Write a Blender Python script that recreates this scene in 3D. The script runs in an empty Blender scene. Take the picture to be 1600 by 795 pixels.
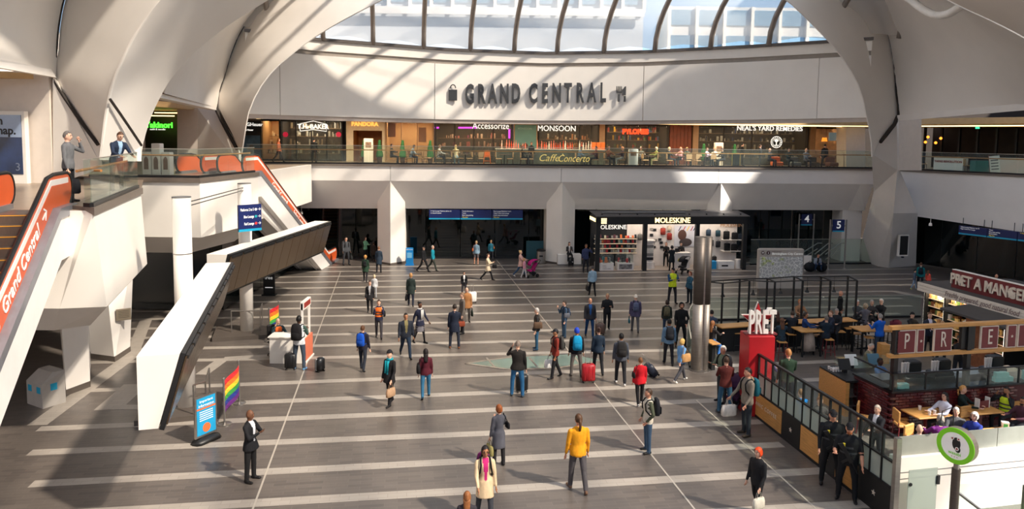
import bpy, math, random
from mathutils import Vector, Matrix, kdtree
random.seed(7)
SC = bpy.context.scene
COL = SC.collection
R = math.radians
# ---------------------------------------------------------------- camera
F, CX, CY, EYE = 1140.0, 800.0, 309.0, 8.6
PITCH, ROLL = R(4.85), R(0.7)
_cp, _sp, _cr, _sr = math.cos(PITCH), math.sin(PITCH), math.cos(ROLL), math.sin(ROLL)
_ex = Vector((_cr, _sr * _sp, _sr * _cp)); _ey = Vector((-_sr, _cr * _sp, _cr * _cp)); _ef = Vector((0, _cp, -_sp))
camd = bpy.data.cameras.new('camera'); cam = bpy.data.objects.new('camera', camd); COL.objects.link(cam)
camd.sensor_width = 36; camd.sensor_fit = 'HORIZONTAL'; camd.lens = F / 1600 * 36
camd.shift_y = -(397.5 - CY) / 1600; camd.clip_end = 600; camd.clip_start = .2
cam.matrix_world = Matrix(((_ex.x, _ey.x, -_ef.x, 0), (_ex.y, _ey.y, -_ef.y, 0), (_ex.z, _ey.z, -_ef.z, EYE), (0, 0, 0, 1)))
SC.camera = cam
# ---------------------------------------------------------------- sky, sun, exposure
SC.view_settings.view_transform = 'Standard'; SC.view_settings.look = 'None'
SC.view_settings.gamma = 1; SC.view_settings.use_curve_mapping = False
SC.view_settings.exposure = 0.28
world = bpy.data.worlds.new('sky'); SC.world = world; world.use_nodes = True
wn = world.node_tree.nodes; wl = world.node_tree.links
sky = wn.new('ShaderNodeTexSky'); sky.sky_type = 'HOSEK_WILKIE'
SUN_TO = Vector((0.90, -0.55, 1.0)).normalized()
sky.sun_direction = SUN_TO; sky.turbidity = 3.2; sky.ground_albedo = .4
wn['Background'].inputs['Strength'].default_value = 5.2
wl.new(sky.outputs[0], wn['Background'].inputs['Color'])
sund = bpy.data.lights.new('sun', 'SUN'); sund.energy = 10.0; sund.angle = R(2.4); sund.color = (1.0, .945, .865)
sun = bpy.data.objects.new('sun', sund); COL.objects.link(sun)
sun.rotation_euler = (-SUN_TO).to_track_quat('-Z', 'Y').to_euler()
SC.cycles.use_denoising = True
SC.cycles.max_bounces = 8; SC.cycles.diffuse_bounces = 4; SC.cycles.transparent_max_bounces = 16
SC.cycles.sample_clamp_indirect = 6
# ---------------------------------------------------------------- pixel helpers: where a photo pixel meets a real plane
def ray(px, py):
    return _ex * ((px - CX) / F) + _ey * (-(py - CY) / F) + _ef
def G(px, py, z=0.0):
    d = ray(px, py); return Vector((0, 0, EYE)) + d * ((z - EYE) / d.z)
def P(px, py, D):
    d = ray(px, py); return Vector((0, 0, EYE)) + d * (D / d.y)
def ZAT(py, g, px=None):                      # height above ground point g whose picture row is py
    lo, hi = -2.0, 40.0
    for _ in range(40):
        m = (lo + hi) / 2; v = Vector((g[0], g[1], m - EYE))
        k = CY - F * v.dot(_ey) / v.dot(_ef)
        if k > py: lo = m
        else: hi = m
    return lo
class Frame:                                  # upright plane frame: X along, Y into depth, Z up
    def __init__(s, ox, oy, deg, oz=0.0):
        s.o = Vector((ox, oy, oz)); s.a = R(deg); s.ux = Vector((math.cos(s.a), math.sin(s.a), 0)); s.uy = Vector((-math.sin(s.a), math.cos(s.a), 0))
    def hit(s, px, py, off=0.0):
        d = ray(px, py); n = s.uy; o = s.o + n * off; c = Vector((0, 0, EYE))
        p = c + d * ((o - c).dot(n) / d.dot(n)); q = p - s.o
        return q.dot(s.ux), p.z - s.o.z
    def X(s, px, py, off=0.0): return s.hit(px, py, off)[0]
    def Z(s, px, py, off=0.0): return s.hit(px, py, off)[1]
    def w(s, x, y, z): return s.o + s.ux * x + s.uy * y + Vector((0, 0, z))
    def place(s, o):
        o.location = s.o; o.rotation_euler = (0, 0, s.a); return o
# ---------------------------------------------------------------- materials (all procedural)
def lin(c):
    return tuple(((v / 255) / 12.92 if v / 255 <= .04045 else ((v / 255 + .055) / 1.055) ** 2.4) for v in c)
_mats = {}
def M(name, col=(200, 200, 200), rough=.55, metal=0.0, noise=.06, scale=4.0, bump=0.0, emit=0.0, alpha=None, spec=.5, stretch=None):
    if name in _mats: return _mats[name]
    m = bpy.data.materials.new(name); m.use_nodes = True; nt = m.node_tree; b = nt.nodes['Principled BSDF']
    c = lin(col)
    b.inputs['Roughness'].default_value = rough; b.inputs['Metallic'].default_value = metal
    b.inputs['Specular IOR Level'].default_value = spec
    if noise > 0:
        tc = nt.nodes.new('ShaderNodeTexCoord'); nz = nt.nodes.new('ShaderNodeTexNoise'); nz.inputs['Scale'].default_value = scale; nz.inputs['Detail'].default_value = 4
        if stretch:
            mp = nt.nodes.new('ShaderNodeMapping'); mp.inputs['Scale'].default_value = stretch
            nt.links.new(tc.outputs['Object'], mp.inputs[0]); nt.links.new(mp.outputs[0], nz.inputs['Vector'])
        else: nt.links.new(tc.outputs['Object'], nz.inputs['Vector'])
        rp = nt.nodes.new('ShaderNodeValToRGB'); rp.color_ramp.elements[0].position = .3; rp.color_ramp.elements[1].position = .7
        rp.color_ramp.elements[0].color = tuple(v * (1 - noise) for v in c) + (1,)
        rp.color_ramp.elements[1].color = tuple(min(1, v * (1 + noise)) for v in c) + (1,)
        nt.links.new(nz.outputs['Fac'], rp.inputs[0]); nt.links.new(rp.outputs[0], b.inputs['Base Color'])
        if bump:
            bp = nt.nodes.new('ShaderNodeBump'); bp.inputs['Strength'].default_value = bump; bp.inputs['Distance'].default_value = .02
            nt.links.new(nz.outputs['Fac'], bp.inputs['Height']); nt.links.new(bp.outputs[0], b.inputs['Normal'])
    else: b.inputs['Base Color'].default_value = c + (1,)
    if emit:
        b.inputs['Emission Color'].default_value = c + (1,); b.inputs['Emission Strength'].default_value = emit
    _mats[name] = m; return m
def film(name, tint, haze):
    m = bpy.data.materials.new(name); m.use_nodes = True; nt = m.node_tree; N = nt.nodes; L = nt.links
    for n in list(N): N.remove(n)
    out = N.new('ShaderNodeOutputMaterial'); tr = N.new('ShaderNodeBsdfTransparent'); tl = N.new('ShaderNodeBsdfTranslucent'); df = N.new('ShaderNodeBsdfDiffuse'); m1 = N.new('ShaderNodeMixShader'); m2 = N.new('ShaderNodeMixShader')
    tr.inputs[0].default_value = lin(tint) + (1,); tl.inputs[0].default_value = (.93, .89, .83, 1); df.inputs[0].default_value = (.85, .85, .86, 1)
    nz = N.new('ShaderNodeTexNoise'); nz.inputs['Scale'].default_value = .8; rp = N.new('ShaderNodeMapRange'); rp.inputs['To Min'].default_value = haze * .8; rp.inputs['To Max'].default_value = haze * 1.2
    m1.inputs[0].default_value = .5; L.new(nz.outputs['Fac'], rp.inputs['Value']); L.new(rp.outputs[0], m2.inputs[0])
    L.new(tl.outputs[0], m1.inputs[1]); L.new(df.outputs[0], m1.inputs[2]); L.new(tr.outputs[0], m2.inputs[1]); L.new(m1.outputs[0], m2.inputs[2]); L.new(m2.outputs[0], out.inputs[0])
    return m
def glass(name, tint=(205, 228, 220), see=.8, rough=.03, milk=0.0):
    """sheet glass: mostly clear, a little of the sky mirrored, a slight body tint"""
    if name in _mats: return _mats[name]
    m = bpy.data.materials.new(name); m.use_nodes = True; nt = m.node_tree; N = nt.nodes; L = nt.links
    for n in list(N): N.remove(n)
    out = N.new('ShaderNodeOutputMaterial'); tr = N.new('ShaderNodeBsdfTransparent'); gl = N.new('ShaderNodeBsdfGlossy'); df = N.new('ShaderNodeBsdfPrincipled')
    c = lin(tint); tr.inputs[0].default_value = c + (1,); gl.inputs['Roughness'].default_value = rough
    df.inputs['Base Color'].default_value = tuple(v * .9 for v in c) + (1,); df.inputs['Roughness'].default_value = .4
    lf = N.new('ShaderNodeLayerWeight'); lf.inputs['Blend'].default_value = .5; pw_ = N.new('ShaderNodeMath'); pw_.operation = 'POWER'; pw_.inputs[1].default_value = 4; lw = N.new('ShaderNodeMath'); lw.operation = 'MULTIPLY_ADD'; lw.inputs[1].default_value = .4; lw.inputs[2].default_value = .02; L.new(lf.outputs['Facing'], pw_.inputs[0]); L.new(pw_.outputs[0], lw.inputs[0])
    m1 = N.new('ShaderNodeMixShader'); m2 = N.new('ShaderNodeMixShader'); m1.inputs[0].default_value = 1 - see if milk == 0 else milk
    L.new(tr.outputs[0], m1.inputs[1]); L.new(df.outputs[0], m1.inputs[2])
    L.new(lw.outputs[0], m2.inputs[0]); L.new(m1.outputs[0], m2.inputs[1]); L.new(gl.outputs[0], m2.inputs[2]); L.new(m2.outputs[0], out.inputs[0])
    _mats[name] = m; return m
# ---------------------------------------------------------------- mesh building
class MB:
    def __init__(s): s.v = []; s.f = []; s.m = []
    def add(s, vs, fs, mi=0):
        k = len(s.v); s.v += [tuple(v) for v in vs]; s.f += [tuple(i + k for i in f) for f in fs]; s.m += [mi] * len(fs); return s
    def box(s, x0, x1, y0, y1, z0, z1, mi=0):
        x0, x1 = min(x0, x1), max(x0, x1); y0, y1 = min(y0, y1), max(y0, y1); z0, z1 = min(z0, z1), max(z0, z1)
        return s.add([(x, y, z) for z in (z0, z1) for y in (y0, y1) for x in (x0, x1)],
                     [(0, 2, 3, 1), (4, 5, 7, 6), (0, 1, 5, 4), (2, 6, 7, 3), (0, 4, 6, 2), (1, 3, 7, 5)], mi)
    def bev(s, x0, x1, y0, y1, z0, z1, b=.02, mi=0):            # box with chamfered edges
        def ring(z, i): return [(x0 + i, y0 + b if i == 0 else y0 + i + b, z)]
        xs = (x0, x1); rings = []
        for z, i in ((z0, b), (z0 + b, 0), (z1 - b, 0), (z1, b)):
            a0, a1, c0, c1 = x0 + i, x1 - i, y0 + i, y1 - i
            rings.append([(a0 + b, c0, z), (a1 - b, c0, z), (a1, c0 + b, z), (a1, c1 - b, z), (a1 - b, c1, z), (a0 + b, c1, z), (a0, c1 - b, z), (a0, c0 + b, z)])
        return s.loft(rings, True, True, mi)
    def loft(s, rings, closed=True, cap=True, mi=0):
        n = len(rings[0]); vs = [p for r in rings for p in r]; fs = []
        for i in range(len(rings) - 1):
            for j in range(n if closed else n - 1):
                a, b = i * n + j, i * n + (j + 1) % n; fs.append((a, b, b + n, a + n))
        if cap and closed:
            fs.append(tuple(range(n - 1, -1, -1))); fs.append(tuple(range((len(rings) - 1) * n, len(rings) * n)))
        return s.add(vs, fs, mi)
    def cyl(s, p0, p1, r0, r1=None, n=10, mi=0):
        p0, p1 = Vector(p0), Vector(p1); r1 = r0 if r1 is None else r1; d = (p1 - p0).normalized()
        a = d.orthogonal().normalized(); b = d.cross(a)
        rg = [[p + (a * math.cos(2 * math.pi * k / n) + b * math.sin(2 * math.pi * k / n)) * r for k in range(n)] for p, r in ((p0, r0), (p1, r1))]
        return s.loft(rg, True, True, mi)
    def tube(s, path, r, n=6, mi=0):
        path = [Vector(p) for p in path]; rings = []
        ref = None
        for i, p in enumerate(path):
            d = (path[min(i + 1, len(path) - 1)] - path[max(i - 1, 0)]).normalized()
            if ref is None: ref = d.orthogonal().normalized()
            a = (ref - d * ref.dot(d)).normalized(); b = d.cross(a); ref = a
            rings.append([p + (a * math.cos(2 * math.pi * k / n) + b * math.sin(2 * math.pi * k / n)) * r for k in range(n)])
        return s.loft(rings, True, True, mi)
    def lathe(s, prof, c=(0, 0, 0), n=14, mi=0):                 # prof: (r, z)
        return s.loft([[(c[0] + max(r, 1e-4) * math.cos(2 * math.pi * k / n), c[1] + max(r, 1e-4) * math.sin(2 * math.pi * k / n), c[2] + z) for k in range(n)] for r, z in prof], True, True, mi)
    def ball(s, c, r, n=10, m=7, mi=0):
        if not hasattr(r, '__len__'): r = (r, r, r)
        return s.loft([[(c[0] + r[0] * math.sin(math.pi * max(i, .02) / m if i < m else math.pi * .999) * math.cos(2 * math.pi * k / n), c[1] + r[1] * math.sin(math.pi * max(i, .02) / m if i < m else math.pi * .999) * math.sin(2 * math.pi * k / n), c[2] - r[2] * math.cos(math.pi * i / m)) for k in range(n)] for i in range(m + 1)], True, True, mi)
    def prism(s, poly, vec, mi=0):
        vec = Vector(vec); return s.loft([[Vector(p) for p in poly], [Vector(p) + vec for p in poly]], True, True, mi)
    def build(s, name, mat, parent=None, smooth=False, **kw):
        me = bpy.data.meshes.new(name); me.from_pydata(s.v, [], s.f)
        for mt in (mat if isinstance(mat, (list, tuple)) else [mat]): me.materials.append(mt)
        if any(s.m): me.polygons.foreach_set('material_index', s.m)
        me.update()
        return obj(name, me, parent, smooth, **kw)
def obj(name, me, parent=None, smooth=False, **kw):
    if smooth == 2: me.polygons.foreach_set('use_smooth', [len(q.vertices) == 4 for q in me.polygons])
    elif smooth: me.polygons.foreach_set('use_smooth', [True] * len(me.polygons))
    o = bpy.data.objects.new(name, me); COL.objects.link(o)
    if parent is not None: o.parent = parent
    return tag(o, **kw)
def tag(o, label=None, cat=None, group=None, kind=None):
    if label: o['label'] = label
    if cat: o['category'] = cat
    if group: o['group'] = group
    if kind: o['kind'] = kind
    return o
def empty(name, loc=(0, 0, 0), rz=0.0, parent=None, **kw):
    o = bpy.data.objects.new(name, None); COL.objects.link(o); o.location = loc; o.rotation_euler = (0, 0, rz); o.empty_display_size = .1
    if parent is not None: o.parent = parent
    return tag(o, **kw)
_ones = 'first second third fourth fifth sixth seventh eighth ninth tenth eleventh twelfth thirteenth fourteenth fifteenth sixteenth seventeenth eighteenth nineteenth twentieth'.split()
def nth(i): return _ones[i] if i < 20 else ('twenty-' if i < 29 else 'thirty-' if 30 <= i < 39 else 'forty-') + _ones[i % 10] if i % 10 != 9 else ('thirtieth' if i == 29 else 'fortieth' if i == 39 else 'fiftieth')
def box(name, mat, x0, x1, y0, y1, z0, z1, parent=None, **kw): return MB().box(x0, x1, y0, y1, z0, z1).build(name, mat, parent, **kw)
def kids(o, cache={}):
    return list(o.children)
def copy_tree(o, loc=None, rz=None, parent=None, **kw):
    c = o.copy(); COL.objects.link(c); c.parent = parent
    if loc is not None: c.location = loc
    if rz is not None: c.rotation_euler = (0, 0, rz)
    for ch in o.children: copy_tree(ch, parent=c)
    return tag(c, **kw)
def text(body, size, loc, mat, parent=None, name='lettering', rx=90, rz=0.0, ry=0.0, ext=.01, bold=0.0, sx=1.0, align='CENTER', shear=0.0, sp=1.0, **kw):
    cu = bpy.data.curves.new(name, 'FONT'); cu.body = body; cu.size = size; cu.extrude = ext; cu.offset = bold; cu.align_x = align; cu.align_y = 'CENTER'
    cu.shear = shear; cu.space_character = sp; cu.resolution_u = 3
    cu.materials.append(mat); o = bpy.data.objects.new(name, cu); COL.objects.link(o)
    o.location = loc; o.rotation_euler = (R(rx), ry, rz); o.scale = (sx, 1, 1)
    if parent is not None: o.parent = parent
    return tag(o, **kw)
WHITE = M('white_plaster', (238, 231, 222), .6, noise=.03, scale=.7)
WHITE2 = M('white_panel', (232, 226, 220), .55, noise=.03, scale=.9)
FABRIC = M('stretched_fabric', (226, 219, 211), .75, noise=.03, scale=.5)
SEAM = M('dark_seam', (45, 38, 34), .8)
STEEL = M('brushed_steel', (170, 165, 160), .3, .9, noise=.08, scale=2, stretch=(1, 1, 14))
DSTEEL = M('dark_steel', (45, 45, 47), .4, .6)
BLACK = M('black_paint', (22, 22, 23), .5)
DGLASS = M('dark_tinted_glass', (7, 13, 12), .04, noise=.0, spec=.6)
PANE = glass('clear_glass', (243, 250, 246), .975)
WOOD = M('oak', (200, 145, 80), .5, noise=.18, scale=3, stretch=(1, 9, 9))
TIMBER = M('handrail_timber', (176, 120, 66), .4, noise=.15, scale=3)
GREY = M('grey_paint', (120, 118, 116), .5)
GOLD = M('warm_led', (255, 214, 140), .5, emit=3.0, noise=0)
WLED = M('white_led', (255, 246, 230), .5, emit=4.0, noise=0)
# ================================================================= floor
TH = R(9.0)
def floor_mat():
    m = bpy.data.materials.new('grey_pavers'); m.use_nodes = True; nt = m.node_tree; N = nt.nodes; L = nt.links; b = N['Principled BSDF']
    tc = N.new('ShaderNodeTexCoord'); mp = N.new('ShaderNodeMapping'); mp.inputs['Rotation'].default_value = (0, 0, -TH)
    br = N.new('ShaderNodeTexBrick'); br.inputs['Scale'].default_value = 1; br.inputs['Brick Width'].default_value = .6; br.inputs['Row Height'].default_value = .15
    br.inputs['Mortar Size'].default_value = .006; br.inputs['Bias'].default_value = 0
    br.inputs['Color1'].default_value = lin((112, 103, 96)) + (1,); br.inputs['Color2'].default_value = lin((97, 89, 84)) + (1,); br.inputs['Mortar'].default_value = lin((120, 111, 103)) + (1,)
    nz = N.new('ShaderNodeTexNoise'); nz.inputs['Scale'].default_value = .35; nz.inputs['Detail'].default_value = 5
    mx = N.new('ShaderNodeMixRGB'); mx.blend_type = 'MULTIPLY'; mx.inputs[0].default_value = .35
    L.new(tc.outputs['Object'], mp.inputs[0]); L.new(mp.outputs[0], br.inputs['Vector']); L.new(tc.outputs['Object'], nz.inputs['Vector'])
    L.new(br.outputs['Color'], mx.inputs[1]); L.new(nz.outputs['Fac'], mx.inputs[2]); L.new(mx.outputs[0], b.inputs['Base Color'])
    b.inputs['Roughness'].default_value = .34
    bp = N.new('ShaderNodeBump'); bp.inputs['Strength'].default_value = .15; bp.inputs['Distance'].default_value = .004; bp.invert = True
    L.new(br.outputs['Fac'], bp.inputs['Height']); L.new(bp.outputs[0], b.inputs['Normal'])
    return m
def stripe_mat():
    m = bpy.data.materials.new('pale_pavers'); m.use_nodes = True; nt = m.node_tree; N = nt.nodes; L = nt.links; b = N['Principled BSDF']
    tc = N.new('ShaderNodeTexCoord'); mp = N.new('ShaderNodeMapping'); mp.inputs['Rotation'].default_value = (0, 0, -TH)
    br = N.new('ShaderNodeTexBrick'); br.inputs['Scale'].default_value = 1; br.inputs['Brick Width'].default_value = .45; br.inputs['Row Height'].default_value = .18; br.inputs['Mortar Size'].default_value = .005
    br.inputs['Color1'].default_value = lin((166, 157, 147)) + (1,); br.inputs['Color2'].default_value = lin((158, 149, 139)) + (1,); br.inputs['Mortar'].default_value = lin((140, 131, 123)) + (1,)
    L.new(tc.outputs['Object'], mp.inputs[0]); L.new(mp.outputs[0], br.inputs['Vector']); L.new(br.outputs['Color'], b.inputs['Base Color']); b.inputs['Roughness'].default_value = .42
    return m
FLOORM, STRIPEM = floor_mat(), stripe_mat()
floor = MB().box(-46, 48, -12, 80, -.3, 0).build('floor', FLOORM, kind='structure', label='grey paver concourse floor with pale stripes')
def band(p, q, w, z=.004, name='paver_stripe', mat=None):
    p, q = Vector(p), Vector(q); d = (q - p).normalized(); n = Vector((-d.y, d.x, 0)) * w / 2
    return MB().prism([(p - n).xy.to_3d(), (q - n).xy.to_3d(), (q + n).xy.to_3d(), (p + n).xy.to_3d()], (0, 0, z)).build(name, mat or STRIPEM, floor)
_st = [((480,417.7),(820,414),-3,16,.3),((480,424.5),(640,422.3),-3,30,.3),((480,432.2),(980,425.5),-5,20,.3),((480,440.8),(1416,427.9),-6,1,.32),((480,449.9),(1416,435.8),-8,2,.32),((480,460),(1416,444.7),-9,1,.32),((480,470.4),(1398,454.7),-9,0,.32),
 ((480,481.5),(1080,471.3),-9,12,.32),((480,494.2),(1080,483.6),-9,12,.32),((480,508.2),(980,498.3),-8,14,.33),((480,523.1),(980,513.7),-8,12,.33),((480,540.2),(980,529.8),-8,12,.34),((480,559),(980,548.5),-8,12,.34),
 ((640,590.3),(960,577.8),-10.5,9,.35),((385,628.7),(1120,599.3),-4,12,.35),((60,669.9),(1152,624),0,1,.36),((46,707),(1191,658.6),0,.3,.36),((49,756),(1232,693.8),0,-.2,.36),((40,806),(1280,735.5),0,.2,.37),((100,860),(1300,790),-3,1,.37)]
for a, b, l, r, w in _st:
    p, q = G(*a), G(*b); d = (q - p).normalized(); band(p + d * l, q + d * r, w)
for a, b, e in (((532, 425), (395, 795), 3), ((775, 405), (1085, 795), 3), ((1088, 625), (1270, 790), 2)):
    p, q = G(*a), G(*b); d = (q - p).normalized(); band(p, q + d * e, .045, .007, 'steel_floor_joint', M('joint_metal', (205, 195, 182), .35, .4))
for a, b, w, z in (((213, 600), (168, 640), .8, .006), ((168, 636), (222, 636), .4, .008), ((58, 664), (205, 556), .55, .006), ((205, 556), (228, 500), .5, .008), ((240, 545), (330, 470), .5, .0065), ((315, 585), (350, 560), .45, .006), ((350, 560), (420, 556), .4, .008), ((1395, 454.5), (1470, 470), .5, .006)): band(G(*a), G(*b), w, z)
# walk-on glass floor light
sk = empty('floor_light_panel', G(830, 566), label='long pointed glass floor light set into the concourse paving', cat='floor light')
_pts = [G(727, 568), G(792, 577), G(870, 575.5), G(944, 563), G(890, 553), (G(800, 558))]
_c = G(830, 566)
_loc = [p - _c for p in _pts]
MB().prism([(p.x, p.y, .001) for p in _loc], (0, 0, .009)).build('glass_pane', M('floor_glass', (118, 136, 126), .08, noise=.1, scale=.6), sk)
fr = MB()
for i in range(6):
    a, b = _loc[i], _loc[(i + 1) % 6]; d = (b - a).normalized(); n = Vector((-d.y, d.x, 0)) * .07
    fr.prism([a - n, b - n, b + n, a + n], (0, 0, .016))
for fpx in (765, 832, 900):
    a, b = G(fpx - 5, 559 if fpx < 880 else 555) - _c, G(fpx + 8, 574 if fpx < 880 else 571) - _c; d = (b - a).normalized(); n = Vector((-d.y, d.x, 0)) * .04
    fr.prism([a - n, b - n, b + n, a + n], (0, 0, .015))
fr.build('steel_frame', STEEL, sk)
# ================================================================= far facade
ZF = 6.6
FF = Frame(0, 48.3, 4.8)
fac = FF.place(empty('wall_back', kind='structure', label='white concourse wall with sloped soffits and piers'))
zc = FF.Z(760, 283.5)                       # crease under the fascia
zo = FF.Z(700, 326, 1.2)                    # head of the openings
XL, XR = FF.X(385, 260), FF.X(1366, 264)
cuts = [XL - 4, FF.X(610, 270), FF.X(877, 270), FF.X(1123, 272), XR]
for i in range(4):
    a, b = cuts[i] + .012, cuts[i + 1] - .012
    MB().box(a, b, 0, .5, zc, ZF - .06).build('fascia_panel', WHITE2, fac)
MB().box(XL - 4, XR, -.12, .6, ZF - .06, ZF + .05).build('slab_edge_trim', M('trim_bronze', (120, 108, 98), .45, .3), fac)
MB().box(XL - 4, XR + 1.5, .45, 14, ZF - .5, ZF - .001).build('gallery_floor', M('gallery_stone', (150, 130, 112), .3, noise=.08, scale=1.2), fac)
# sloped soffits between the piers
cols = [(590, 610, 633), (853, 877, 897), (1103, 1123, 1141)]
def soff(xa, xb, ta, tb):                   # top run ta..tb at the crease, bottom run xa..xb set back
    MB().add([(ta, 0, zc), (tb, 0, zc), (xb, 1.2, zo), (xa, 1.2, zo), (ta, .6, zc), (tb, .6, zc), (xb, 1.8, zo), (xa, 1.8, zo)],
             [(0, 3, 2, 1), (4, 5, 6, 7), (0, 1, 5, 4), (3, 7, 6, 2), (0, 4, 7, 3), (1, 2, 6, 5)]).build('sloped_soffit', WHITE2, fac)
X = lambda px, y=326, off=1.2: FF.X(px, y, off)
soff(XL - 4, X(590), XL - 4, cuts[1]); soff(X(631), X(853), cuts[1], cuts[2]); soff(X(893), X(1105), cuts[2], cuts[3]); soff(X(1141), X(1325), cuts[3], X(1345, 284, 0))
for l, m_, r in cols:
    xl, xm, xr = FF.X(l, 400, .9), FF.X(m_, 400, 0), FF.X(r, 400, .9)
    pr = [(xl, .9, 0), (xm, .02, 0), (xr, .9, 0), (xr, 2.4, 0), (xl, 2.4, 0)]
    MB().prism(pr, (0, 0, zc)).build('pier', WHITE, fac)
    MB().prism([(x + (.02 if x > xm else -.02 if x < xm else 0), y - .02, 0) for x, y, z in pr], (0, 0, .12)).build('pier_plinth', M('plinth', (90, 82, 76), .5), fac)
# right hand return of the facade
MB().add([(X(1345, 284, 0), 0, zc), (XR, 0, zc), (XR, .9, zo), (X(1325), 1.2, zo), (XR, 1.5, zc), (X(1345, 284, 0), .6, zc)], [(0, 3, 2, 1), (1, 2, 4), (0, 1, 4, 5)]).build('soffit_return', WHITE, fac)
MB().box(X(1317), XR, 1.2, 3, 0, zo).build('pier', WHITE2, fac)
# dark glazing behind the piers, pane by pane
gx = XL - 3
while gx < X(1317):
    MB().box(gx, min(gx + 2.35, X(1317)), 2.6, 2.68, .12, zo + .9).build('glazing_pane', DGLASS, fac)
    gx += 2.4
MB().box(XL - 4, XR, 2.55, 2.72, 0, .12).build('glazing_rail', DSTEEL, fac)
# ================================================================= upper drum wall, glazed dome, arches
def dw(px): return 48.4 - 6.2 * ((px - 850) / 490) ** 2
bot = [(380, 177.6), (490, 181.3), (600, 184.3), (700, 186.6), (850, 188.4), (1000, 188.4), (1160, 187.2), (1278, 185.3), (1380, 183.2)]
top = [(380, 48), (490, 62), (600, 70.5), (700, 78.5), (850, 84), (1000, 82), (1160, 74), (1290, 66), (1380, 60)]
def lerp(tab, x):
    for (a, ya), (b, yb) in zip(tab, tab[1:]):
        if x <= b or (b, yb) == tab[-1]: return ya + (yb - ya) * (x - a) / (b - a)
drum = empty('wall_drum', kind='structure', label='curved white drum wall carrying the large sign')
jn = [385, 438, 679, 1004, 1276, 1357]
def drum_band(px0, px1, f0, f1, push, name, mat, th=.35):
    n = max(3, int((px1 - px0) / 14)); A, B = [], []
    for i in range(n + 1):
        px = px0 + (px1 - px0) * i / n; D = dw(px)
        lo, hi = P(px, lerp(bot, px), D), P(px, lerp(top, px), D)
        a, b = lo.lerp(hi, f0), lo.lerp(hi, f1); a.x = b.x = lo.x; a.y -= push; b.y -= push; A.append((a, b))
    m = MB(); rings = [[a, b, b + Vector((0, th, 0)), a + Vector((0, th, 0))] for a, b in A]
    return m.loft(rings, True, True).build(name, mat, drum)
for a, b in zip(jn, jn[1:]):
    drum_band(a + .5, b - .5, 0, .80, 0, 'wall_panel', WHITE); drum_band(a, b, .8, .86, -.12, 'wall_groove', M('groove', (150, 140, 130), .6)); drum_band(a, b, .86, 1.0, -.02, 'wall_upper_panel', WHITE)
drum_band(385, 1357, -.055, 0.0, -.1, 'soffit_lip', M('soffit_lip', (190, 176, 165), .5)); drum_band(385, 1357, .99, 1.03, .12, 'ring_beam', M('ring_beam', (95, 88, 84), .5, .4))
# gallery ceiling, light troughs
zceil = FF.Z(800, 190.6, 1.0) + .06
MB().box(XL - 6, XR + 6, .6, 14, zceil, zceil + .4).build('gallery_ceiling', M('gallery_ceiling', (196, 160, 110), .5), fac)
for yy, zz in ((.75, zceil + .0), (2.6, zceil - .0)):
    MB().box(XL, XR, yy, yy + .07, zz - .05, zz).build('light_trough', GOLD, fac)
for xx in (-11, -2, 7, 16):
    ld = bpy.data.lights.new('gallery_lamp', 'AREA'); ld.energy = 260; ld.color = (1, .82, .58); ld.shape = 'RECTANGLE'; ld.size = 8.5; ld.size_y = .3
    lo = bpy.data.objects.new('gallery_lamp', ld); COL.objects.link(lo); lo.parent = fac; lo.location = (xx, 2.4, zceil - .1)
# ---- dome ribs (parallel arches) and film cushions
dome = empty('roof_dome', kind='structure', label='domed film roof on curved grey steel ribs')
RIB = M('rib_steel', (150, 140, 132), .45, .3)
FILM = film('film_cushion', (250, 244, 235), .5)
rib_px = [330, 420, 505, 583, 662, 735, 803.5, 870.5, 943.5, 1023, 1110, 1201, 1300, 1405]
def rib_curve(px, n=26):
    D = dw(px) if 380 < px < 1392 else 42; b = P(px, lerp(top, min(max(px, 380), 1380)), D); d = Vector((math.sin(TH), -math.cos(TH), 0)); o = []
    for i in range(n + 1):
        t = math.pi * i / n; s = 23 * (1 - math.cos(t)); o.append(b + d * s + Vector((0, 0, 6.6 * math.sin(t))))
    return o
curves = [rib_curve(px) for px in rib_px]
for c in curves: MB().tube(c, .16, 6).build('roof_rib', RIB, dome, smooth=True)
for c, d in zip(curves, curves[1:]):
    m = MB(); rg = []
    for i in range(27):
        rg.append([c[i].lerp(d[i], k / 4) + Vector((0, 0, .28 * math.sin(math.pi * k / 4) + .1)) for k in range(5)])
    m.loft(rg, False, False).build('film_panel', FILM, dome, smooth=True)
for k in (5, 9, 13, 17, 21): MB().tube([c[k] + Vector((0, 0, .05)) for c in curves], .03, 5).build('roof_cable', RIB, dome)
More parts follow.
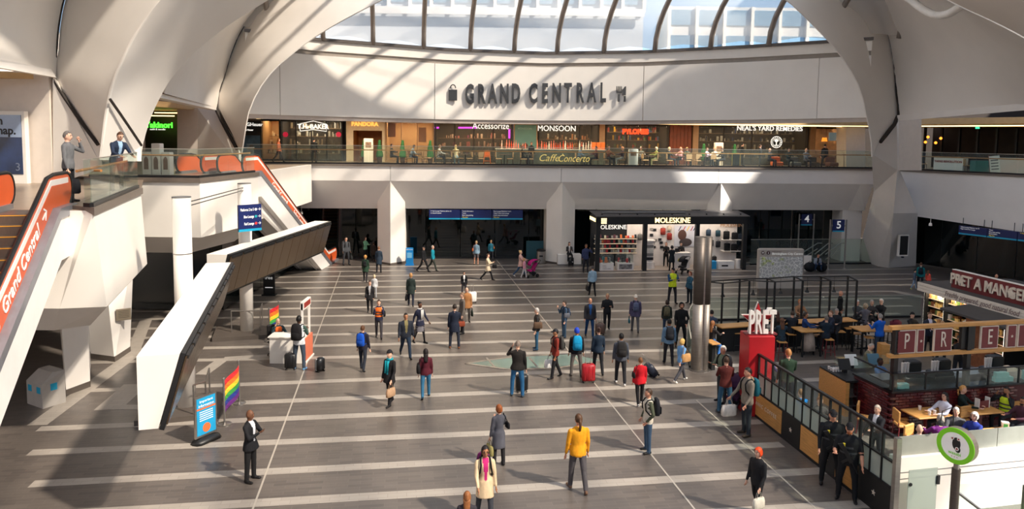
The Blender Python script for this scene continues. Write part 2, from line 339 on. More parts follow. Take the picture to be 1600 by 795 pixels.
# ---- fabric arches
def spl(pts, n):
    pts = [Vector(p) for p in pts]; L_ = [0]
    for a, b in zip(pts, pts[1:]): L_.append(L_[-1] + (b - a).length)
    o = []
    for i in range(n + 1):
        s = L_[-1] * i / n; k = 0
        while k < len(pts) - 2 and L_[k + 1] < s: k += 1
        t = (s - L_[k]) / max(1e-6, L_[k + 1] - L_[k]); p0, p1, p2, p3 = pts[max(k - 1, 0)], pts[k], pts[k + 1], pts[min(k + 2, len(pts) - 1)]
        o.append(.5 * ((2 * p1) + (p2 - p0) * t + (2 * p0 - 5 * p1 + 4 * p2 - p3) * t * t + (3 * p1 - p0 - 3 * p2 + p3) * t ** 3))
    return o
def curve3(l): return [P(x, y, D) for x, y, D in l]
def shell(name, ca, cb, mat, parent, n=28, m=6, bulge=(0, 0, 0), th=.06):
    A, B = spl(ca, n), spl(cb, n); bu = Vector(bulge); g = MB()
    front = [[a.lerp(b, k / m) + bu * (math.sin(math.pi * k / m) * min(1, i / n * 3)) for k in range(m + 1)] for i, (a, b) in enumerate(zip(A, B))]
    back = []
    for i, r in enumerate(front):
        q = []
        for k in range(m + 1):
            u = front[min(i + 1, n)][k] - front[max(i - 1, 0)][k]; v = r[min(k + 1, m)] - r[max(k - 1, 0)]; nn = u.cross(v)
            q.append(r[k] + (nn.normalized() if nn.length > 1e-6 else Vector((0, 1, 0))) * th)
        back.append(q)
    if sum((q - Vector((0, 0, EYE))).length for r in back for q in r) < sum((q - Vector((0, 0, EYE))).length for r in front for q in r):
        back = [[f * 2 - b for f, b in zip(rf, rb_)] for rf, rb_ in zip(front, back)]     # thickness always on the far side
    g.loft(front, False, False); g.loft(back, False, False)
    for k in (0, m): g.loft([[f[k] for f in front], [b[k] for b in back]], False, False)
    for i in (0, n): g.loft([front[i], back[i]], False, False)
    return g.build(name, mat, parent, smooth=True)
arch = empty('ceiling_arches', kind='structure', label='sweeping white fabric arches carrying the roof')
# far arch: inner lip over the drum wall, outer seam
inL = curve3([(377, 240, 40.2), (381, 215, 39.9), (388, 175, 39.6), (403, 141, 39.6), (423, 113, 39.8), (448, 90, 40), (488, 60, 40.5), (536, 31, 40.5), (590, 3, 40.5), (660, -34, 40.8), (750, -70, 41.2), (873, -96, 41.6)])
seL = curve3([(373, 233, 41.2), (340, 169, 42.4), (344, 140, 43), (352, 116, 43.4), (361, 85, 43.4), (377, 48, 43.4), (404, 10, 43.4), (440, -22, 43.4), (540, -46, 42.6), (640, -62, 42.2), (760, -84, 42), (873, -102, 42)])
inR = curve3([(1363, 245, 41), (1361, 215, 41), (1354, 180, 40.8), (1345, 140, 40.6), (1322, 98, 40.5), (1296, 65, 40.5), (1262, 30, 40.5), (1229, 0, 40.5), (1170, -34, 40.8), (1080, -66, 41.2), (980, -88, 41.5), (873, -96, 41.6)])
seR = curve3([(1372, 222, 41.5), (1400, 184, 42), (1399.5, 150, 42.8), (1397, 110, 43.4), (1392, 75, 43.4), (1384, 45, 43.4), (1364, 0, 43.4), (1330, -28, 43.4), (1240, -50, 42.6), (1120, -74, 42.2), (1000, -94, 42), (873, -102, 42)])
shell('arch_face', inL, seL, FABRIC, arch); shell('arch_face', inR, seR, FABRIC, arch)
MB().tube([p + Vector((-.05, -.12, 0)) for p in spl(seL, 40)], .11, 6).build('arch_seam', SEAM, arch); MB().tube([p + Vector((.05, -.12, 0)) for p in spl(seR, 40)], .11, 6).build('arch_seam', SEAM, arch)
# near arch, left leg: sunlit soffit band, face, second seam
nbR = curve3([(221, 250, 29), (223, 228, 29), (232, 195, 29), (241, 171, 29), (262, 131, 29), (286, 100, 29), (312, 75, 29), (352, 43, 29), (400, 12, 29), (440, -12, 29), (480, -32, 29)])
nbL = curve3([(157, 250, 26), (160, 226, 26), (165, 185, 26), (171, 151, 26), (179, 122, 26), (191, 95, 26), (204, 67, 26), (221, 40, 26), (251, 0, 26), (290, -40, 26), (340, -75, 26)])
shell('arch_soffit', nbR, nbL, FABRIC, arch)
s1 = curve3([(157, 226, 27.2), (120, 175, 27.5), (88, 121, 27.8), (91, 80, 28), (93, 50, 28.2), (97, 22, 28.3), (102, 0, 28.4), (112, -30, 28.4), (140, -90, 28.4), (200, -160, 28.4)])
nb2 = curve3([(158, 227, 26), (161, 210, 26), (165, 185, 26), (171, 151, 26), (179, 122, 26), (191, 95, 26), (204, 67, 26), (221, 40, 26), (251, 0, 26), (300, -50, 26)])
shell('arch_face', nb2, s1, FABRIC, arch); MB().tube([p + Vector((-.03, -.1, 0)) for p in spl(s1, 30)], .07, 6).build('arch_seam', SEAM, arch)
# ceiling shells between the arches
shell('ceiling_shell', curve3([(257, 146, 30), (262, 131, 29.3), (286, 100, 29.2), (312, 75, 29.2), (352, 43, 29.2), (400, 12, 29.2), (440, -12, 29.2), (480, -32, 29.2)]),
      curve3([(339, 168, 42.3), (343.5, 140, 42.9), (352, 116, 43.3), (361, 85, 43.3), (377, 48, 43.3), (404, 10, 43.3), (450, -40, 43.3), (490, -70, 43.3)]), FABRIC, arch, bulge=(-.6, 0, .5))
MB().prism([P(250, 146, 30), P(338, 167, 42), P(338, 172, 42), P(250, 152.5, 30)], (-.5, .1, 0)).build('shell_edge_beam', WHITE2, arch)
shell('ceiling_shell', curve3([(87.5, 118, 27.7), (90, 80, 28), (92, 50, 28.2), (96, 22, 28.3), (101, 0, 28.4), (112, -30, 28.4)]), curve3([(-420, 20, 13), (-420, -20, 13), (-400, -60, 13), (-380, -100, 13), (-330, -160, 13), (-250, -260, 13)]), FABRIC, arch, bulge=(-.4, 0, .3))
MB().prism([P(-420, 10, 13), P(80, 108, 27.2), P(88, 121, 27.4), P(-420, 34, 13)], (-.3, .5, 0)).build('shell_edge_beam', WHITE2, arch)
# right shells
neR = curve3([(1720, 165, 28), (1660, 100, 28), (1600, 58, 28), (1550, 32, 28), (1500, 9, 28), (1440, -22, 28), (1390, -46, 28)])
shell('ceiling_shell', curve3([(1402, 183, 42), (1400.5, 150, 42.7), (1397, 110, 43.3), (1392, 75, 43.3), (1384, 45, 43.3), (1364, 0, 43.3), (1330, -48, 43.3), (1260, -100, 43.3)]),
      curve3([(1720, 155, 30), (1690, 120, 29), (1640, 85, 28.4), (1600, 60, 28.2), (1550, 34, 28.2), (1500, 11, 28.2), (1440, -20, 28.2), (1340, -68, 28.2)]), FABRIC, arch, bulge=(.5, 0, .4))
shell('arch_soffit', neR, curve3([(1900, 165, 22), (1850, 100, 22), (1800, 40, 22), (1740, -20, 22), (1690, -60, 22), (1640, -90, 22)]), FABRIC, arch)
MB().prism([P(1402, 180, 41.8), P(1720, 150, 30), P(1720, 162, 30), P(1402, 189, 41.8)], (.2, .5, 0)).build('shell_edge_beam', WHITE2, arch)
# rim of the oval roof light in the right hand shell
_rim = [P(1415 + 88 * k / 12, -6 + 22 * math.sin(math.pi * (k / 12) ** 1.15) + 14 * (k / 12), 33 - 3 * k / 12) for k in range(13)]
MB().tube(_rim, .17, 6).build('roof_light_rim', M('rim_white', (240, 236, 230), .4), arch, smooth=True)
# unseen opaque sheets added above the frame to shade arch faces and right side
for pts in ([(-34, 6, 15.5), (-11.5, 6, 18), (-10.1, 24, 18.2), (-10.6, 31, 18.2), (-17, 39, 17.3), (-34, 40.5, 15.5)], [(46, 11, 15.5), (46, 33, 15.5), (30, 35, 17.3), (25.6, 30, 18.2), (24.6, 11, 18)], [(46, 33.2, 15.5), (46, 50, 15.5), (29, 50, 18), (27.5, 44, 18.2), (28, 35.4, 17.6)]):
    MB().prism(pts, (0, 0, .3)).build('shade_roof', FABRIC, arch)
# ================================================================= left hand side
lw = empty('wall_left', kind='structure', label='white left hand balconies, piers and upper walls')
def prismw(poly, z0, z1, name, mat, parent=lw):
    return MB().prism([(p[0], p[1], z0) for p in poly], (0, 0, z1 - z0)).build(name, mat, parent)
STONE = M('dark_stone', (84, 76, 70), .45)
a0 = G(133, 329, ZF); a1 = G(146, 330.5, ZF); a2 = G(220, 298, ZF)
zA = ZAT(412, a2)
c2 = G(230, 412, zA); c1 = G(167, 479, zA); c0 = G(93, 482, zA)
# near balcony block (top outline to bottom outline)
MB().loft([[a0, a1, a2, Vector((-22, a2.y, ZF)), Vector((-22, a0.y, ZF))], [c0, c1, c2, Vector((-22, c2.y, zA)), Vector((-22, c0.y, zA))]][::-1], True, True).build('balcony_block', WHITE, lw)
d0, d1 = G(84, 516, 3.2), G(141, 508, 3.2)
MB().loft([[Vector((d0.x, d0.y, 3.2)), d1, Vector((c2.x - 1.2, c2.y, 3.2)), Vector((-22, c2.y, 3.2)), Vector((-22, d0.y, 3.2))], [c0, c1, c2, Vector((-22, c2.y, zA)), Vector((-22, c0.y, zA))]], True, True).build('sloped_soffit', WHITE2, lw)
MB().loft([[a0 + Vector((0, 0, -.1)), a1 + Vector((.05, -.05, -.1)), a2 + Vector((.05, .05, -.1)), a2 + Vector((-.6, .05, -.1)), a0 + Vector((-.6, .3, -.1))], [a0 + Vector((0, 0, .1)), a1 + Vector((.05, -.05, .1)), a2 + Vector((.05, .05, .1)), a2 + Vector((-.6, .05, .1)), a0 + Vector((-.6, .3, .1))]], True, True).build('slab_edge_trim', M('trim_bronze'), lw)
# legs under the near balcony
def leg(b, t, zt, name='pier'):
    MB().loft([b, [Vector((p[0], p[1], zt)) for p in t]], True, True).build(name, WHITE2, lw)
    cx = sum(p[0] for p in b) / len(b); cy = sum(p[1] for p in b) / len(b)
    MB().prism([(cx + (p[0] - cx) * 1.04, cy + (p[1] - cy) * 1.04, 0) for p in b], (0, 0, .2)).build('pier_plinth', STONE, lw)
p1, p2 = G(104, 618), G(141, 604)
leg([p1, p2, p2 + Vector((-.9, 1.6, 0)), p1 + Vector((-.6, .9, 0))], [p1 + Vector((-.1, 0, 0)), p2, p2 + Vector((-.9, 1.6, 0)), p1 + Vector((-.75, .9, 0))], 3.25)
q0, q1, q2 = G(143, 560), G(179, 565), G(203, 549)
leg([q0, q1, q2, q2 + Vector((-2, .6, 0))], [q0 + Vector((-.3, 0, 0)), q1 + Vector((-.3, 0, 0)), q2 + Vector((.3, 0, 0)), q2 + Vector((-2, .6, 0))], 4.3)
# balcony further back
b0, b1, b2 = G(205, 281, ZF), G(312, 282, ZF), G(403, 272, ZF)
zB = ZAT(371, b1)
prismw([(-34, b0.y), b1.xy, b2.xy, (b2.x - .4, b2.y + .3), (b2.x - .6, 47), (-34, 47)], zB, ZF, 'balcony_block', WHITE)
MB().loft([[(-34, b0.y, zB), (b1.x, b1.y, zB), (b2.x, b2.y, zB), (b2.x - 1.5, b2.y + .5, zB), (-34, b2.y + .5, zB)], [(-34, b0.y + 1.6, 3.3), (b1.x - 1.2, b1.y + 1.6, 3.3), (b2.x - 1.2, b2.y, 3.3), (b2.x - 1.5, b2.y + .5, 3.3), (-34, b2.y + .5, 3.3)]][::-1], True, True).build('sloped_soffit', WHITE2, lw)
prismw([(-34, b0.y - .08), (b1.x + .05, b1.y - .08), (b2.x + .08, b2.y), (b2.x - .5, b2.y), (b1.x - .4, b1.y + .4), (-34, b0.y + .4)], ZF - .08, ZF + .1, 'slab_edge_trim', M('trim_bronze'))
box('upper_floor', M('gallery_stone'), -34, -13.2, 30.3, 47, ZF - .02, ZF + .005, lw)
for k in range(9): box('glazing_pane', DGLASS, -34 + k * 2.25, -34 + k * 2.25 + 2.2, 34.5, 34.58, .1, 3.7, lw)
for k in range(5): box('glazing_pane', DGLASS, -13.9, -13.82, 34.6 + k * 2.6, 37.15 + k * 2.6, .1, 3.9, lw)
# upper walls on the left: poster wall, lit return, pier below the far arch
w0, w1, w2 = P(-80, 300, 27.6), P(83, 300, 27.6), P(160, 262, 27)
WALLC = M('cream_wall', (222, 210, 198), .6, noise=.03)
MB().prism([(w0.x - 6, 27.6, ZF), (w1.x, 27.6, ZF), (w1.x, 28.6, ZF), (w0.x - 6, 28.6, ZF)], (0, 0, ZAT(112, (w1.x, 27.6)) - ZF)).build('poster_wall', WALLC, lw)
pts = [P(83, 116, 27.62), P(88, 121, 27.8), P(156, 224, 27.3), P(160, 262, 27.2), P(83, 290, 27.62)]
MB().prism(pts, (-.5, .6, 0)).build('return_wall', WHITE, lw)
pts = [P(172, 155, 26.3), P(219, 226, 28.8), P(221, 252, 28.8), P(160, 252, 26.3), P(160, 226, 26.3)]
MB().prism(pts, (-.4, .8, 0)).build('return_wall', WHITE, lw)
MB().tube([P(172, 155, 25.85), P(188, 178, 26.55), P(205, 203, 27.4), P(221, 227, 28.3)], .05, 6).build('arch_seam', SEAM, lw)
pts = [P(309, 169, 42.8), P(340, 169, 42.5), P(373, 226, 41.3), P(373, 258, 41.3), P(309, 258, 42.8)]
MB().prism(pts, (-.3, 1.2, 0)).build('return_wall', WHITE, lw)
MB().tube([P(339, 168, 42.3), P(373, 225, 41.1)], .07, 6).build('arch_seam', SEAM, lw)
pts = [P(277, 168, 43), P(310, 168, 42.8), P(310, 258, 42.8), P(277, 258, 43)]
MB().prism(pts, (-.3, 1.2, 0)).build('cream_pier', WALLC, lw)
zl = ZAT(152, (-18, 32))
box('gallery_ceiling', M('gallery_ceiling'), -34, -18.6, 30.5, 62, 9.9, 10.2, lw)
for k, px in enumerate((0,)):
    m = P(-60, 100, 20); prismw([(-34, 18), (w1.x - .3, 27.2), (-34, 27.5)], ZAT(125, (w1.x, 27.6)), ZAT(116, (w1.x, 27.6)), 'gallery_ceiling', M('gallery_ceiling'))
prismw([(-34, a0.y), a0.xy, a1.xy, a2.xy, (-15.3, 30.2), (-34, 30.2)], ZF - .05, ZF + .004, 'upper_floor', M('gallery_stone'))
# ================================================================= right hand side
rw = empty('wall_right', kind='structure', label='white right hand pier and balcony fascia')
r0, r1 = G(1403, 266, ZF), G(1830, 286.5, ZF)
RF = Frame(r0.x, r0.y, math.degrees(math.atan2(r1.y - r0.y, r1.x - r0.x)))
ln = (r1 - r0).length
zb0, zb1 = ZAT(333, r0), ZAT(396, r1)
MB().add([(0, 0, zb0), (ln, 0, zb1), (ln, 0, ZF), (0, 0, ZF), (0, 1.2, zb0), (ln, 1.2, zb1), (ln, 1.2, ZF), (0, 1.2, ZF)], [(0, 1, 2, 3), (4, 7, 6, 5), (0, 4, 5, 1), (3, 2, 6, 7), (0, 3, 7, 4), (1, 5, 6, 2)]).build('fascia_panel', WHITE2, RF.place(empty('balcony_front', parent=rw)))
rp = rw.children[0]
MB().box(0, ln, -.08, .4, ZF - .05, ZF + .06).build('slab_edge_trim', M('trim_bronze'), rp)
MB().box(-1, ln + 4, .3, 16, ZF - .4, ZF - .001).build('gallery_floor', M('gallery_stone'), rp)
MB().box(-1.5, ln + 4, 1, 16, 9.7, 10.1).build('gallery_ceiling', M('gallery_ceiling'), rp)
MB().box(.5, ln + 2, 1.0, 1.08, 9.55, 9.62).build('light_trough', GOLD, rp)
for k in range(9): MB().box(-.4 + k * 2.3, 1.85 + k * 2.3, 2.4, 2.48, .1, 4.4).build('glazing_pane', DGLASS, rp)
# big pier under the right arch
e0, e1, e2 = G(1372, 416), G(1388.5, 418.5), G(1431, 415)
t0, t1, t2 = P(1366, 232, 44), P(1401, 186, 44), P(1401, 186, 44.4)
MB().loft([[e0, e1, e2, e2 + Vector((-.4, 3, 0)), e0 + Vector((0, 3, 0))], [P(1365, 300, 46.6), P(1396, 333, 45.8), P(1434, 333, 47.5), P(1434, 333, 50), P(1366, 300, 50)],
           [P(1362, 240, 44), P(1402, 266, 44), P(1406, 266, 46), P(1406, 266, 48), P(1362, 240, 48)], [P(1371, 222, 43.2), P(1401, 185, 42), P(1404, 185, 43.5), P(1404, 185, 46), P(1371, 222, 46)]], True, True).build('pier', WHITE2, rw)
MB().prism([e0, e1, e2, e2 + Vector((-.4, 3, 0)), e0 + Vector((0, 3, 0))], (0, 0, .1)).build('pier_plinth', STONE, rw)
pts = [P(1404, 187, 45), P(1440, 185, 45.6), P(1440, 266, 45.6), P(1404, 266, 45)]
MB().prism(pts, (.2, 2, 0)).build('cream_pier', WALLC, rw)
pts = [P(1322, 188, 52), P(1352, 188, 52), P(1352, 264, 52), P(1322, 264, 52)]
MB().prism(pts, (.2, 2, 0)).build('cream_pier', WALLC, rw)
# info screen on the pier
# ================================================================= outer shell (keeps daylight to the roof)
box('wall_outer_left', WALLC, -35, -34.6, -11, 66, 0, 16, kind='structure')
box('wall_outer_right', WALLC, 46, 46.4, -11, 66, 0, 16, kind='structure')
box('wall_outer_back', M('shop_dark', (58, 46, 38), .7), -35, 46, 64, 64.4, 0, 14, kind='structure')
box('wall_rear', WALLC, -35, 46, -11.4, -11, 0, 16, kind='structure')
# ================================================================= escalators
ORANGE = M('orange_panel', (214, 92, 44), .35, noise=.05, scale=2)
RUBBER = M('black_rubber', (18, 18, 19), .45)
TREAD = M('step_metal', (96, 84, 74), .5, .3, noise=.15, scale=6, stretch=(30, 1, 1))
YELL = M('step_edge_yellow', (222, 160, 50), .5)
CLAD = M('escalator_cladding', (236, 231, 226), .45, noise=.02)
SILV = M('deck_metal', (150, 152, 160), .35, .6)
def escalator(top, deg, rise, width, label, words=None, side=1):
    """top: floor point at the middle of the upper comb; runs down along local -Y"""
    e = empty('escalator', top, R(deg), label=label, cat='escalator')
    run = rise / math.tan(R(30)); w = width / 2
    prof = [(1.4, 0), (0, 0), (-run, -rise), (-run - 1.6, -rise)]          # step line
    for s in (-1, 1):
        x0, x1 = s * w, s * (w + .3)
        def strip(lo, hi, xa, xb, name, mat, ends=0.0):
            up = [(y, z + hi) for y, z in prof]; dn = [(y, z + lo) for y, z in prof]
            return MB().prism([(xa, y, z) for y, z in up] + [(xa, y, z) for y, z in dn[::-1]], (xb - xa, 0, 0)).build(name, mat, e)
        # balustrade with rounded ends
        arc = lambda yc, zc, r, a0, a1: [(yc + r * math.cos(R(a0 + (a1 - a0) * k / 8)), zc + r * math.sin(R(a0 + (a1 - a0) * k / 8))) for k in range(9)]
        outl = arc(1.35, .5, .42, -90, 90) + [(.3, .92), (-.2, .86)] + [(-run + .2, -rise + .98)] + [(-run - .4, -rise + .92)] + arc(-run - 1.5, -rise + .5, .42, 90, 270) + [(-run, -rise + .1), (0, .1)]
        MB().prism([(s * (w + .08), y, z) for y, z in outl], (s * .05, 0, 0)).build('balustrade', ORANGE, e)
        hr = outl[:-2]; MB().tube([(s * (w + .105), y, z) for y, z in hr], .05, 6).build('handrail', RUBBER, e, smooth=True)
        if s == side:
            strip(.66, .8, s * (w + .13), s * (w + .15), 'white_strip', CLAD); strip(.12, .66, s * (w + .13), s * (w + .16), 'lettered_panel', ORANGE)
        strip(-.12, .13, x0, s * (w + .34), 'deck', SILV); strip(-1.15, -.1, s * (w + .02), s * (w + .3), 'side_cladding', CLAD)
    # truss underside
    MB().prism([(-w, 1.4, -1.1), (-w, 0, -1.1), (-w, -run, -rise - 1.1), (-w, -run, -rise - .9), (-w, 1.4, -.9)], (2 * w, 0, 0)).build('underside', CLAD, e)
    n = int(rise / .2); d = run / n
    st = MB().box(-w, w, -d, 0, -.22, 0).build('step', TREAD, e); MB().box(-w, w, -d - .005, -d + .05, -.01, .006).build('step_edge', YELL, st)
    for k in range(n):
        if k: copy_tree(st, (0, -k * d, -k * (rise / n)), parent=e)
    MB().box(-w, w, 0, 1.4, -.06, 0).build('comb_plate', M('comb', (110, 104, 98), .4, .6), e)
    if words:
        L = math.hypot(run, rise)
        for body, f, sz in words:
            ob = text(body, sz, (side * (w + .165), -run * f, -rise * f + .40), M('white_vinyl', (245, 243, 238), .5, noise=0), e, 'lettering', shear=.15)
            c3, s3 = math.cos(R(30)), math.sin(R(30)); ob.rotation_euler = (Matrix(((0, 0, 1), (c3, -s3, 0), (s3, c3, 0))) if side > 0 else Matrix(((0, 0, -1), (-c3, -s3, 0), (-s3, c3, 0)))).to_euler()
    return e
et = G(62, 333, ZF)
escalator(Vector((-11.75, 17.3, ZF)), 17, 6.6, 1.1, 'escalator at the left edge with orange lettered sides', [('\u2192', .06, .5), ('Grand Central', .2, .46), ('John Lewis', .40, .46), ('Shops', .56, .46)])
escalator(Vector((b2.x - .95, 36.3, ZF)), 180 - 3, 6.6, 1.0, 'far escalator with orange lettered side dropping behind the second departure board', [('Grand Central', .25, .42), ('John Lewis', .5, .42)], side=-1)
escalator(Vector((b2.x - 2.9, 36.3, ZF)), 180 - 3, 6.6, 1.0, 'escalator hidden beyond the lettered far escalator', None, side=-1)
# ================================================================= glass balustrades
def glass_rail(pts, z, label, h=1.15, step=1.6, rail=.92, name='glass_balustrade', timber=True, top=True, inner=-.12):
    g = empty(name, (0, 0, 0), label=label, cat='balustrade'); first = True
    rp_ = []
    for a, b in zip(pts, pts[1:]):
        a, b = Vector((a[0], a[1], z)), Vector((b[0], b[1], z)); L = (b - a).length; n = max(1, round(L / step)); d = (b - a) / L; nn = Vector((-d.y, d.x, 0))
        for k in range(n):
            p, q = a + d * (L * k / n + .012), a + d * (L * (k + 1) / n - .012); t = nn * .012
            MB().prism([p - t, q - t, q + t, p + t], (0, 0, h)).build('glass_panel', PANE, g)
        MB().prism([a - nn * .05, b - nn * .05, b + nn * .05, a + nn * .05], (0, 0, .1)).build('base_channel', DSTEEL, g)
        if top: MB().prism([a - nn * .02 + Vector((0, 0, h)), b - nn * .02 + Vector((0, 0, h)), b + nn * .02 + Vector((0, 0, h)), a + nn * .02 + Vector((0, 0, h))], (0, 0, .025)).build('top_cap', M('cap_metal', (190, 190, 182), .3, .7), g)
        if timber:
            o = nn * inner; MB().tube([a + o + Vector((0, 0, rail)), b + o + Vector((0, 0, rail))], .035, 6).build('handrail', TIMBER, g)
    return g
gp = lambda x: FF.w(x, .12, 0)
glass_rail([gp(XL).xy, gp(XR + .3).xy], ZF + .05, 'long glass balustrade with timber handrail along the far gallery', 1.2, 1.9, inner=.14)
glass_rail([a0.xy, (a1 + Vector((-.1, .1, 0))).xy, (a2 + Vector((-.1, 0, 0))).xy], ZF + .1, 'green glass balustrade in front of the two men on the near balcony', 1.18, 2.4, rail=.9, inner=.3)
glass_rail([(-17.5, b0.y + .1), (b1.x - .1, b1.y + .1), (b2.x - .1, b2.y - .2)], ZF + .1, 'glass balustrade with timber rail on the balcony beside the far escalators', 1.18, 2.2, inner=.2)
glass_rail([RF.w(.1, .1, 0).xy, RF.w(ln, .1, 0).xy], ZF + .06, 'glass balustrade along the right hand gallery', 1.2, 1.7, inner=.2)
# ================================================================= departure boards and their masts
SCREEN = M('departure_screen', (74, 58, 42), .22, noise=.5, scale=9, stretch=(1, 1, 22))
def mast(g, h, r, label):
    m = empty('mast', (g.x, g.y, 0), label=label, cat='mast')
    MB().cyl((0, 0, .16), (0, 0, h), r, n=28).build('post', WHITE, m, smooth=2); MB().cyl((0, 0, h), (0, 0, h + .03), r * 1.02, n=24).build('cap', GREY, m)
    for z in (h * .42, h * .74): MB().cyl((0, 0, z), (0, 0, z + .03), r * 1.03, n=24).build('joint_ring', STEEL, m)
    MB().box(-1.3, 1.0, -1.0, 1.0, 0, .16).build('plinth', STONE, m).rotation_euler = (0, 0, R(17))
    return m
m1, m2 = G(292, 640), G(386, 521)
mast(m1, 6.62, .27, 'thick white post through the nearer departure board'); mast(m2, 6.45, .27, 'thick white post under the farther departure board')
cb = empty('stay_cable', (0, 0, 0), label='pair of thin steel rods joining the tops of the two white posts', cat='cable')
for dz in (0, -.12): MB().tube([(m1.x + .1, m1.y, 6.45 + dz), (m2.x, m2.y, 6.3 + dz)], .018, 5).build('rod', DSTEEL, cb)
def board(p, q, ztop, zbot, w, label, n=11):
    p, q = Vector((p.x, p.y, 0)), Vector((q.x, q.y, 0)); d = q - p; L = d.length
    b = empty('departure_board', (p.x, p.y, 0), math.atan2(-d.x, d.y), label=label, cat='departure board')   # local +Y along the board, screens on +X
    MB().add([(0, 0, ztop), (w, 0, ztop), (w - .45, 0, zbot), (0, 0, zbot), (0, L, ztop), (w, L, ztop), (w - .45, L, zbot), (0, L, zbot)],
             [(0, 3, 2, 1), (4, 5, 6, 7), (0, 1, 5, 4), (3, 7, 6, 2), (0, 4, 7, 3), (1, 2, 6, 5)]).build('casing', WHITE, b)
    sl = Vector((-.45, 0, zbot - ztop)); hh = sl.length; sl.normalize(); nx = Vector((-sl.z, 0, sl.x)) * -1 if False else Vector((ztop - zbot, 0, -.45)).normalized()
    MB().prism([Vector((w, .02, ztop + .02)) + nx * .01, Vector((w, L - .02, ztop + .02)) + nx * .01, Vector((w - .45, L - .02, zbot - .03)) + nx * .01, Vector((w - .45, .02, zbot - .03)) + nx * .01], nx * .1).build('screen_frame', BLACK, b)
    for k in range(n):
        y0, y1 = .06 + (L - .12) * k / n + .02, .06 + (L - .12) * (k + 1) / n - .02
        a = Vector((w, 0, ztop - .06)) + nx * .10; c = a + sl * (hh - .14)
        s = MB().prism([(a.x, y0, a.z), (a.x, y1, a.z), (c.x, y1, c.z), (c.x, y0, c.z)], nx * .035).build('screen', SCREEN, b)
        MB().prism([(a.x, y0 + .05, a.z + .02), (a.x, y1 - .05, a.z + .02), (a.x, y1 - .05, a.z - .05), (a.x, y0 + .05, a.z - .05)], nx * .055).build('screen_hood', DSTEEL, s)
    return b
zt = 4.0
k0, k1 = G(213, 557, zt), G(322, 411, zt)
board(k0, k1, zt, ZAT(672, k0), .82, 'nearer white cased departure board seen end on', 12)
k0, k1 = G(323, 397, zt), G(492, 345, zt)
board(k0, k1, zt, 2.4, .8, 'farther departure board with its row of brown screens in view', 11)
# ================================================================= people: one skin per body, built in two passes
def C(rgb, rough=.8):
    return M('cloth_%d_%d_%d' % tuple(rgb), rgb, rough, noise=.16, scale=9, bump=.6, spec=.25, stretch=(1, 1, .55))
def HR(rgb): return M('hair_%d_%d_%d' % tuple(rgb), rgb, .5, noise=.3, scale=30, bump=.6, stretch=(1, 1, .25), spec=.3)
def SK(rgb): return M('skin_%d_%d_%d' % tuple(rgb), rgb, .55, noise=.05, scale=12, spec=.35)
SKIN = {'p': (222, 174, 148), 'r': (206, 148, 120), 't': (176, 122, 88), 'b': (112, 74, 52), 'd': (84, 56, 42)}
ARMS = {'down': (4, 9, 12, 0), 'fwd': (26, 8, 22, .1), 'back': (-24, 9, 14, 0), 'phone': (60, 26, 125, .75), 'read': (30, 8, 82, .45), 'fold': (30, 14, 92, 1.25), 'pocket': (-6, 20, 42, .55),
        'pull': (-34, 12, 6, 0), 'table': (48, 12, 42, .35), 'up': (100, 10, 60, .2), 'push': (42, 8, 40, 0), 'strap': (30, 8, 128, .25), 'carry': (8, 10, 30, 0), 'bag': (10, 14, 88, .2)}
LEGS = {'stand': ((1, 2, 4), (-1, 2, 4)), 'wide': ((3, 2, 8), (-3, 2, 8)), 'walk': ((24, 8, 2), (-20, 22, 2)), 'walk2': ((-20, 22, 2), (24, 8, 2)), 'step': ((13, 5, 3), (-11, 12, 3)), 'step2': ((-11, 12, 3), (13, 5, 3)),
        'sit': ((84, 84, 6), (82, 88, 6)), 'stool': ((66, 78, 6), (62, 82, 6)), 'floor': ((112, 118, 10), (110, 122, 10))}
PEOPLE = []
class RawBody:
    def __init__(s): s.mb = MB(); s.lab = []
    def rings(s, rg, lab):
        k = len(s.mb.v); s.mb.loft(rg, True, True); s.lab += [lab] * (len(s.mb.v) - k)
    def cap(s, p0, p1, r0, r1, lab, n=9, fl=1.0):
        p0, p1 = Vector(p0), Vector(p1); d = p1 - p0; L = max(d.length, 1e-4); d = d / L
        a = Vector((1, 0, 0)) - d * d.x
        a = a.normalized() if a.length > .1 else d.orthogonal().normalized()
        b = d.cross(a); rg = []
        st = [(-r0 * .98, .2 * r0), (-r0 * .7, .72 * r0)] + [(L * t, r0 + (r1 - r0) * t) for t in [i / max(2, int(L / .055)) for i in range(max(2, int(L / .055)) + 1)]] + [(L + r1 * .7, .72 * r1), (L + r1 * .98, .2 * r1)]
        for t, r in st: rg.append([p0 + d * t + a * (r * math.cos(2 * math.pi * k / n)) + b * (r * fl * math.sin(2 * math.pi * k / n)) for k in range(n)])
        s.rings(rg, lab)
    def ell(s, c, r, lab, rot=None, n=12, m=8):
        rg = []
        for i in range(m + 1):
            t = math.pi * min(max(i / m, .04), .96)
            ring = [Vector((r[0] * math.sin(t) * math.cos(2 * math.pi * k / n), r[1] * math.sin(t) * math.sin(2 * math.pi * k / n), -r[2] * math.cos(t))) for k in range(n)]
            rg.append([Vector(c) + (rot @ v if rot else v) for v in ring])
        s.rings(rg, lab)
